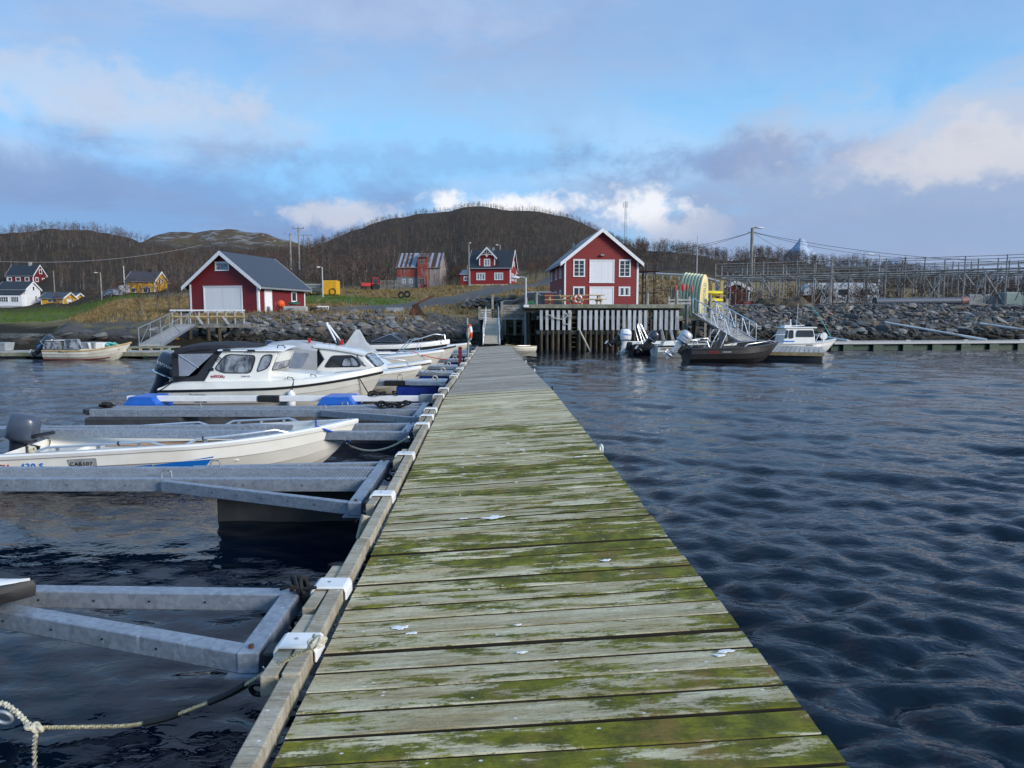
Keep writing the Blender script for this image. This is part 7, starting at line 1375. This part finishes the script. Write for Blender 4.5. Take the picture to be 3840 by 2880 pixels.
# ------------------------------------------------------------------ boats at the right
db = thing('open_boat', 'charcoal plastic open boat with silver outboard and steering console, at right', 'boat', (at(2572, 1340, Y=33).x, 33, 0), math.radians(3))
h = hull(db, 4.45, 1.95, .62, .66, .88, .25, 'dark_hull', 4, .014, .62, .9, rail='dark_hull', railw=.09, railh=.08, open_to=(0, .92), liner='dark_hull', flare=.6)
slab(db, 'console', [(1.15, .4), (1.75, .4), (1.72, .95), (1.45, 1.0), (1.2, .9)], -.3, .3, 'dark_hull', .03); pane(db, [(1.75, -.32, .95), (1.75, .32, .95), (1.5, .28, 1.42), (1.5, -.28, 1.42)], 'window_film', 'black_plastic', off=(1, 0, 0), name='windscreen')
for s in (-.42, .42): rail(db, [(1.0, s, .6), (1.25, s, 1.15), (1.45, s, 1.5), (1.7, s, 1.5), (1.78, s, 1.3), (1.5, s, .62)], .022, name='console_rail')
for s in (-1, 1): rail(db, [h['P'](t, 1, s)+V(0, -s*.06, dz) for t, dz in ((.56, .06), (.6, .16), (.75, .18), (.88, .18), (.9, .06))], .02, name='bow_rail'); rail(db, [(-.0, s*.7, .7), (.25, s*.75, .98), (.75, s*.8, .98), (.85, s*.8, .7)], .02, name='stern_rail')
side_text(db, h['P'], 4.45, 'PIONER', .17, .80, .14, 'red_paint', shear=.2); side_text(db, h['P'], 4.45, '14 EXPLORER', .31, .82, .075, 'decal_white', shear=.2); outboard(db, -.08, 0, .62, 1.42, .62, 'motor_silver', 'motor_silver', 'alu', 'HONDA', 'decal_black')
wb = thing('open_boat', 'white open boat with console screens and black tilted outboard at the quay', 'boat', (at(2452, 1300, Y=37).x, 37, 0), math.radians(3)); h = hull(wb, 4.6, 1.9, .58, .62, .82, .25, 'gel_white', 3, .012, .55, .9, rail='black_rubber', railw=.1, railh=.07, open_to=(0, .9), liner='gel_grey')
for x in (.55, 1.05): pane(wb, [(x, -.28, .75), (x, .22, .75), (x-.18, .18, 1.42), (x-.18, -.24, 1.42)], 'window_film', 'white_paint', off=(1, 0, 0), name='windscreen', fw=.04)
slab(wb, 'console', [(.35, .4), (1.05, .4), (1.0, .85), (.45, .8)], -.32, .3, 'gel_white', .03); pane(wb, [(1.9, -.3, .85), (1.9, .3, .85), (1.72, .26, 1.38), (1.72, -.26, 1.38)], 'window_film', 'black_plastic', off=(1, 0, 0), name='windscreen'); rail(wb, [(1.8, -.75, .7), (2.0, -.75, .98), (2.7, -.72, .98), (2.8, -.7, .72)], .02)
side_text(wb, h['P'], 4.6, 'HANSVIK', .03, .8, .16, 'decal_black'); outboard(wb, -.08, 0, .6, 1.3, .7, 'motor_dark', 'black_plastic', 'trim_white')
eb = thing('open_boat', 'dark-collared open boat with white outboard beside the quay piles', 'boat', (at(2368, 1300, Y=39).x, 39.2, 0), math.radians(2)); h = hull(eb, 4.3, 1.8, .55, .58, .75, .25, 'dark_hull', 3, .012, .5, .9, rail='black_rubber', railw=.12, railh=.12, open_to=(0, .9), liner='gel_white')
rail(eb, [(.55, -.5, .6), (.25, -.45, 1.62), (.45, -.4, 1.7), (.95, -.5, .62)], .03, name='targa_arch'); rail(eb, [(.55, .5, .6), (.25, .45, 1.62), (.45, .4, 1.7), (.95, .5, .62)], .03, name='targa_arch'); slab(eb, 'console', [(.6, .4), (1.3, .4), (1.2, .85), (.7, .8)], -.3, .3, 'gel_white', .03)
outboard(eb, -.05, -.1, .62, 1.5, .08, 'motor_white', 'motor_white', 'trim_white', 'EVINRUDE', 'decal_blue')
e2 = thing('open_boat', 'rearmost open boat at the quay, only its tilted black outboard and white rim showing', 'boat', (at(2335, 1290, Y=41).x, 41.1, 0), 0); hull(e2, 4.6, 1.6, .6, .62, .8, .25, 'gel_white', 3, .012, .5, .9, rail='gel_white', railw=.1, railh=.06, open_to=(0, .9)); outboard(e2, -.05, 0, .62, 1.35, .8, 'motor_dark', 'black_plastic', 'trim_white')
rb = thing('cabin_boat', 'small white cabin boat with blue stripe moored at the float on the right', 'boat', (at(2895, 1300, Y=41.8).x, 41.8, 0), math.radians(2)); h = hull(rb, 3.9, 1.75, .5, .52, .74, .25, 'gel_white', 4, .012, .5, .9, rail='gel_grey', railw=.06, railh=.06, deckm=('gel_white', .55, 1, .05), open_to=(0, .56))
slab(rb, 'cabin', [(.35, .45), (2.3, .45), (2.32, .8), (2.2, 1.42), (.55, 1.42)], -.68, .68, 'gel_white', .04, .08); mb = MB(); mb.box(.4, 2.4, -.66, .66, 1.42, 1.5); part('cabin_roof', mb, MATS['gel_white'], rb, bevel=.03)
pane(rb, [(1.15, -.655, .92), (2.22, -.655, .92), (2.15, -.625, 1.3), (1.22, -.625, 1.3)], 'glass_dark'); pane(rb, [(.45, -.67, .85), (.62, -.67, .85), (.66, -.63, 1.3), (.55, -.63, 1.3)], 'glass_dark'); pane(rb, [(.72, -.67, .85), (.98, -.67, .85), (.98, -.63, 1.3), (.75, -.63, 1.3)], 'glass_dark')
mb = MB(); mb.box(.34, 1.05, -.692, -.68, .62, .69); part('blue_stripe', mb, MATS['decal_blue'], rb); mb = MB(); mb.tube([(1.1, 0, 1.5), (1.05, 0, 1.95)], .04, 6); mb.tube([(.6, -.5, 1.55), (1.7, -.5, 1.6)], .03, 6); mb.box(.6, 1.0, -.3, .3, 1.5, 1.6); part('roof_gear', mb, MATS['trim_white'], rb); mb = MB(); mb.tube([(1.45, 0, 1.5), (1.5, 0, 2.9)], .012, 5); part('antenna', mb, MATS['trim_white'], rb)
mb = MB(); mb.lathe([(.2, -.05), (.22, 0), (.2, .05)], 14, (3.05, -.2, .95), 'y'); mb.box(3.02, 3.08, -.22, -.18, .6, .95); part('line_hauler', mb, MATS['fender_white'], rb); rail(rb, [(2.35, -.6, .6), (2.6, -.55, 1.1), (2.85, -.5, 1.1), (2.8, -.5, .62)], .022, name='bow_rail'); rail(rb, [(-.05, -.7, .6), (-.5, -.7, .75), (-.1, -.7, 1.05), (.5, -.65, 1.05)], .02, name='stern_rail'); side_text(rb, h['P'], 3.9, 'Askeladden', .42, .86, .1, 'decal_black', shear=.3)
mb = MB(); q0 = at(3010, 1145, Y=52.5); mb.tube([at(3012, 1145, Y=52.2), at(3045, 1150, Y=51.8), at(3075, 1190, Y=50), at(3115, 1262, Y=44)], .03, 6); single('mooring_line', mb, MATS['rope_teal'], 'teal line running from the rock crest to the right cabin boat', 'rope', smooth=True)
dn_ = thing('dinghy', 'small yellowed rowing dinghy beside the shore end of the pier', 'boat', (at(2002, 1305, Y=41).x, 41.6, .0), math.radians(208)); hull(dn_, 1.9, .9, .38, .38, .5, .12, 'hull_old', 4, .018, .25, .85, rail='plank_tan', railw=.04, railh=.04, open_to=(0, .9)); mb = MB(); mb.box(.6, .8, -.36, .36, .2, .23); part('thwart', mb, MATS['plank_tan'], dn_)
# ------------------------------------------------------------------ fish drying racks
RA, RB = V((2675-1920)/F*65, 65, 0), V((4000-1920)/F*53.5, 53.5, 0); rd = RB-RA; rn = V(-rd.y, rd.x, 0).normalized(); R5 = random.Random(8)
dr = thing('drying_rack', 'long weathered timber fish-drying rack with posts, braces and rails', 'drying rack')
ZB = 5.78
for row, off in enumerate((0, 3.6, 7.2, 10.8)):
    n = 19
    for i in range(n+1):
        p = RA+rd*(i/n)+rn*off; z0 = ground(p.x, p.y) if p.y > 34 else 3; top = ZB+(R5.choice((0, 1.2, .9, 1.25)) if row < 3 else .9)
        mb = MB(); mb.tube([(p.x+R5.uniform(-.1, .1), p.y, z0-.2), (p.x, p.y, top)], [.07, .05], 6); part('post', mb, MATS['rack_timber'], dr)
        if i < n and row < 2:
            q = RA+rd*((i+1)/n)+rn*off; m_ = (p+q)/2
            if R5.random() < .75: mb = MB(); mb.tube([(p.x, p.y, ZB-.2), (m_.x, m_.y, 4.6 if i % 3 else 3.2)], .045, 5); part('brace', mb, MATS['rack_timber'], dr)
            if R5.random() < .6: mb = MB(); mb.tube([(q.x, q.y, ZB-.2), (m_.x, m_.y, 4.7 if i % 2 else 3.4)], .045, 5); part('brace', mb, MATS['rack_timber'], dr)
            if row == 0 and i % 3 == 0: mb = MB(); mb.tube([(p.x, p.y, 3.1), (q.x, q.y, ZB-.3)], .045, 5); part('brace', mb, MATS['rack_timber'], dr); mb = MB(); mb.tube([(p.x, p.y, ZB-.3), (q.x, q.y, 3.1)], .045, 5); part('brace', mb, MATS['rack_timber'], dr)
    p, q = RA+rn*off, RB+rn*off; mb = MB(); mb.tube([(p.x, p.y, ZB), (q.x, q.y, ZB+.1)], .085, 6); part('main_beam', mb, MATS['rack_timber'], dr)
    for z in ((.65, 1.15) if row < 2 else (1.0,)): mb = MB(); mb.tube([(p.x, p.y, ZB+z), *[((p+rd*k/6).x, (p+rd*k/6).y, ZB+z+R5.uniform(-.05, .05)) for k in range(1, 6)], (q.x, q.y, ZB+z+.1)], .03, 5); part('top_rail', mb, MATS['rack_timber'], dr)
for i in range(14):
    p = RA+rd*(i/13); q = p+rn*11; mb = MB(); mb.tube([(p.x, p.y, ZB+.14), (q.x, q.y, ZB+.18)], .05, 5); part('cross_pole', mb, MATS['rack_timber'], dr)
for i in range(3): p = RA+rd*(.93)+rn*i*3; mb = MB(); mb.tube([(p.x, p.y, ZB), (p.x+1.0, p.y, ZB+2.0)], .06, 5); part('raker', mb, MATS['rack_timber'], dr)
# scrub under the racks
def scrub(name, label, fn, n, seed, H=1.8):
    Ts, Cs = [], []; r = random.Random(seed); pro = [tree_tris(900+k, H, 16) for k in range(6)]
    for _ in range(n):
        X, Y = fn(r); T, C = pro[r.randrange(6)]; s = r.uniform(.5, 1.15); a = r.uniform(0, 6.28); c, d = math.cos(a), math.sin(a); Ts.append(T@(np.array([[c, -d, 0], [d, c, 0], [0, 0, 1]])*s).T*np.array([1.3, 1.3, 1])+np.array([X, Y, ground(X, Y)-.05])); Cs.append(np.maximum(C, 1))
    o = link(name, tri_mesh(name, np.concatenate(Ts), np.concatenate(Cs))); tag(o, label, 'scrub', kind='stuff')
def f_r(r): t = r.random(); p = RA.lerp(RB, t)+rn*r.uniform(-2.5, 12); return p.x, p.y
scrub('scrub', 'tangle of leafless scrub growing under the drying racks', f_r, 240, 3, 2.1)
scrub('scrub', 'leafless low scrub along the wood edge behind lawn and houses', lambda r: ((lambda D, p: ((p-1920)/F*D, D))(r.uniform(118, 150), r.choice((r.uniform(560, 1480), r.uniform(1180, 1480), r.uniform(1660, 1760), r.uniform(1960, 2140), r.uniform(200, 700))))), 420, 4, 3.2)
scrub('scrub', 'brown dead grass and twigs on the straw bank below the road', lambda r: ((lambda D, p: ((p-1920)/F*D, D))(r.uniform(70, 92), r.uniform(2400, 2660))), 160, 6, .8)
# things behind the racks
cv_ = thing('caravan', 'long pale caravan parked behind the drying racks', 'caravan', ((3130-1920)/F*76, 76, 3.0), math.radians(-8))
mb = MB(); mb.loft([[(x, y, z) for x, z in ((-3.9, .5), (3.9, .5), (3.9, 2.0), (3.5, 2.6), (-3.4, 2.6), (-3.9, 1.8))] for y in (-1.1, 1.1)]); part('body', mb, MATS['caravan_white'], cv_, bevel=.12)
for x in (-2.6, -.2, 2.0): mb = MB(); mb.box(x, x+1.0, -1.13, -1.1, 1.4, 2.0); part('window', mb, MATS['glass_dark'], cv_, bevel=.03)
mb = MB(); mb.lathe([(.1, -.1), (.33, -.1), (.33, .1), (.1, .1)], 16, (.3, -.95, .33), 'y'); part('wheel', mb, MATS['tyre'], cv_); mb = MB(); mb.box(-3.2, 2.9, -.5, .5, 2.62, 2.72); part('roof_hatch', mb, MATS['caravan_white'], cv_)
mb = MB(); mb.box(-.75, .75, -.5, .5, 0, 1.1); single('brown_cabinet', mb, MATS['rust'], 'brown cabinet in front of the caravan', 'cabinet', ((3030-1920)/F*66, 66, 3.0), .1, bevel=.03)
rs_ = thing('red_shed', 'dark red shed behind the yellow kayak rack', 'shed', ((2750-1920)/F*72, 72, 3.0), 0); frx = house(rs_, 3.0, 3, 1.9, 2.6, 'clad_maroon', 'roof_dark', over=.2, go=.2); win(rs_, frx['front'], -.9, .9, .7, .6, 1, 1, fw=.06)
mb = MB(); mb.box(-.55, .55, -.4, .4, 0, .5); single('red_crate', mb, MATS['clad_maroon'], 'dull red metal crate beside the shed behind the racks', 'crate', ((2796-1920)/F*64, 64, 3.0), .1, bevel=.04)
pp = thing('large_pipe', 'long grey pipe with pinkish end lying on the breakwater', 'pipe', (0, 0, 0)); a, b = at(3280, 1131, Y=54.4), at(3600, 1128, Y=54.4); mb = MB(); mb.tube([a, b], .26, 16); part('pipe', mb, MATS['pipe_grey'], pp, smooth='auto'); mb = MB(); mb.tube([b, b+V(.6, .1, .08)], .28, 16); part('pipe_end', mb, MATS['pink_pipe'], pp, smooth='auto'); mb = MB(); mb.torus(a, .27, .05, (1, 0, 0), 18, 6); part('flange', mb, MATS['black_plastic'], pp)
for px, m_, w_, h_, Y, lab in ((3660, 'metal_grey', 2.2, 1.0, 58, 'grey low container at the right end of the racks'), (3800, 'van_teal', 2.4, 1.1, 57, 'pale teal box at the right picture edge'), (3540, 'caravan_white', 1.2, .8, 60, 'small white tank behind the pipe'), (3500, 'orange', .7, .35, 55.5, 'orange buoy heap beside the long pipe'), (2700, 'concrete', .6, 1.6, 78, 'small white box on a post by the road')):
    X = (px-1920)/F*Y; mb = MB(); mb.box(-w_/2, w_/2, -.5, .5, 0, h_); single('storage_box', mb, MATS[m_], lab, 'box', (X, Y, ground(X, Y)-.02), random.uniform(-.1, .1), bevel=.08)
for px, D, lab in ((2975, 53.9, 'dark tarpaulin mound on the breakwater crest left of the caravan'), (2890, 54.2, 'dark net pile on the breakwater beside the teal line')): X = (px-1920)/F*D; mb = MB(); mb.ell((0, 0, .1), 1.3, .6, .62, 14, 8); mb.v = [(x*(1+.2*math.sin(7*x+y*9)), y, z*(1+.25*math.sin(x*5))) for x, y, z in mb.v]; single('tarpaulin_mound', mb, MATS['wet_timber'], lab, 'tarpaulin', (X, D, ground(X, D)-.1), 0, 'dark mounds')
cg = thing('parked_car', 'grey car roof showing above the racks on the far road', 'car') if False else None
# road guard rail
gd = thing('guard_rail', 'grey road guard rail on the straw bank right of the boathouse', 'guard rail'); pts = [gpt(px, 93+0*px, .75) for px in range(2390, 2720, 30)]
mb = MB(); mb.tube(pts, .14, 6); part('rail', mb, MATS['guard'], gd)
for p in pts[::1]: mb = MB(); mb.box(p.x-.06, p.x+.06, p.y, p.y+.1, p.z-.9, p.z+.1); part('rail_post', mb, MATS['guard'], gd)
# pole with wires, mast
up_, h = lamp_post('tall double wooden power pole with lamp behind the racks', 2806, 78, 862, .9, 'old_timber', .16, True, group='lamp and power poles'); up_.name = 'power_pole'
mb = MB(); mb.tube([(.35, 0, -.3), (.33, 0, h*.62)], .07, 6); part('stub_pole', mb, MATS['old_timber'], up_); mb = MB(); mb.box(-.5, .5, -.06, .06, h-.5, h-.4); part('crossbar', mb, MATS['metal_grey'], up_)
top = up_.location+V(0, 0, h-.45)
for q, dr_, lab in ((at(2150, 935, Y=120), 1.5, 'upper wire running left from the power pole behind the racks'), (at(2250, 955, Y=110), 1.2, 'lower wire running left from the power pole behind the racks'), (at(4100, 985, Y=70), 1.0, 'wire running right from the power pole behind the racks'), (at(3600, 968, Y=95), 1.0, 'second wire running right towards the snowy mountain'), (at(3050, 960, Y=130), .8, 'short wire running back from the power pole')):
    mb = MB(); mb.tube(sag(top, q, dr_, 24), .022, 4); single('power_line', mb, MATS['wire'], lab, 'power line', group='power lines')
lamp_post('thin street lamp among the drying racks at right', 3282, 90, 958, -1.2, 'lamp_grey', .07); lamp_post('short pole with white box on the road edge', 2605, 92, 890, 0, 'lamp_grey', .05, False)
mt = thing('radio_mast', 'slim lattice radio mast with antenna panels on the hill', 'mast', gpt(2338, 300, -.5)); h = CZ+(HOR-765)*300/F-mt.location.z; r = .55
for k in range(3): a = k*2.094; mb = MB(); mb.tube([(r*math.cos(a), r*math.sin(a), 0), (r*.85*math.cos(a), r*.85*math.sin(a), h)], .06, 5); part('leg', mb, MATS['lamp_grey'], mt)
mb = MB()
for i in range(int(h/1.1)):
    for k in range(3): a, b = k*2.094, (k+1)*2.094; mb.tube([(r*math.cos(a), r*math.sin(a), i*1.1), (r*math.cos(b), r*math.sin(b), i*1.1+1.1)], .03, 4)
part('lattice', mb, MATS['lamp_grey'], mt, kind='stuff')
for k in range(3): a = k*2.094+.5; mb = MB(); mb.box(math.cos(a)*.95-.18, math.cos(a)*.95+.18, math.sin(a)*.95-.18, math.sin(a)*.95+.18, h-2.6, h-.2); part('antenna_panel', mb, MATS['trim_white'], mt)

# ------------------------------------------------------------------ tufts of grass on the shore land
def tufts(name, label, cols, n, px0, px1, d0, d1, seed, want, H=.32):
    r = np.random.default_rng(seed); T = []; C = []
    while n > 0:
        n -= 1; D = math.sqrt(r.uniform(d0*d0, d1*d1)); px = r.uniform(px0, px1); X = (px-1920)/F*D; z = ground(X, D)
        i = min(max(int((px-GP[0])/(GP[1]-GP[0])), 0), NP-1); j = min(max(int((math.log(D)-LD0)/(LD1-LD0)*(ND-1)), 0), ND-1)
        if SHOREM[i, j] > .3 or not want(z, ROADM[i, j], GRASSM[i, j], r): continue
        for _ in range(9):
            a = r.uniform(0, 6.28); h = H*r.uniform(.5, 1.2); l = r.uniform(.1, .5)*h; x, y = X+r.normal(0, .12), D+r.normal(0, .12); w = r.uniform(.02, .05)
            T.append(((x-w*math.sin(a), y+w*math.cos(a), z-.04), (x+w*math.sin(a), y-w*math.cos(a), z-.04), (x+l*math.cos(a), y+l*math.sin(a), z+h))); C.append(0)
    T = np.array(T); m, nt, b = new_mat(name+'_blades'); g = noise(nt, coords(nt, 'World'), .5, 5, .7)
    nt.links.new(mixc(nt, sstep(nt, g, .35, .65), *cols), b.inputs['Base Color']); b.inputs['Roughness'].default_value = .9; b.inputs['Specular IOR Level'].default_value = .1
    me = tri_mesh(name, T, np.zeros(len(T))); me.materials.clear(); me.materials.append(m); tag(link(name, me), label, 'grass', kind='stuff')
tufts('dry_grass', 'straw-coloured dead grass tufts on the shore slopes', ((.12, .085, .035), (.30, .22, .11)), 11000, -40, 2700, 52, 118, 31, lambda z, rd, g, r: z > 1.55 and rd < .3 and g < .5, .34)
tufts('green_grass', 'short green grass tufts on the lawn below the barn and the left meadow', ((.05, .085, .012), (.10, .16, .025)), 7000, -40, 1650, 66, 140, 32, lambda z, rd, g, r: g > .4 and rd < .3, .2)
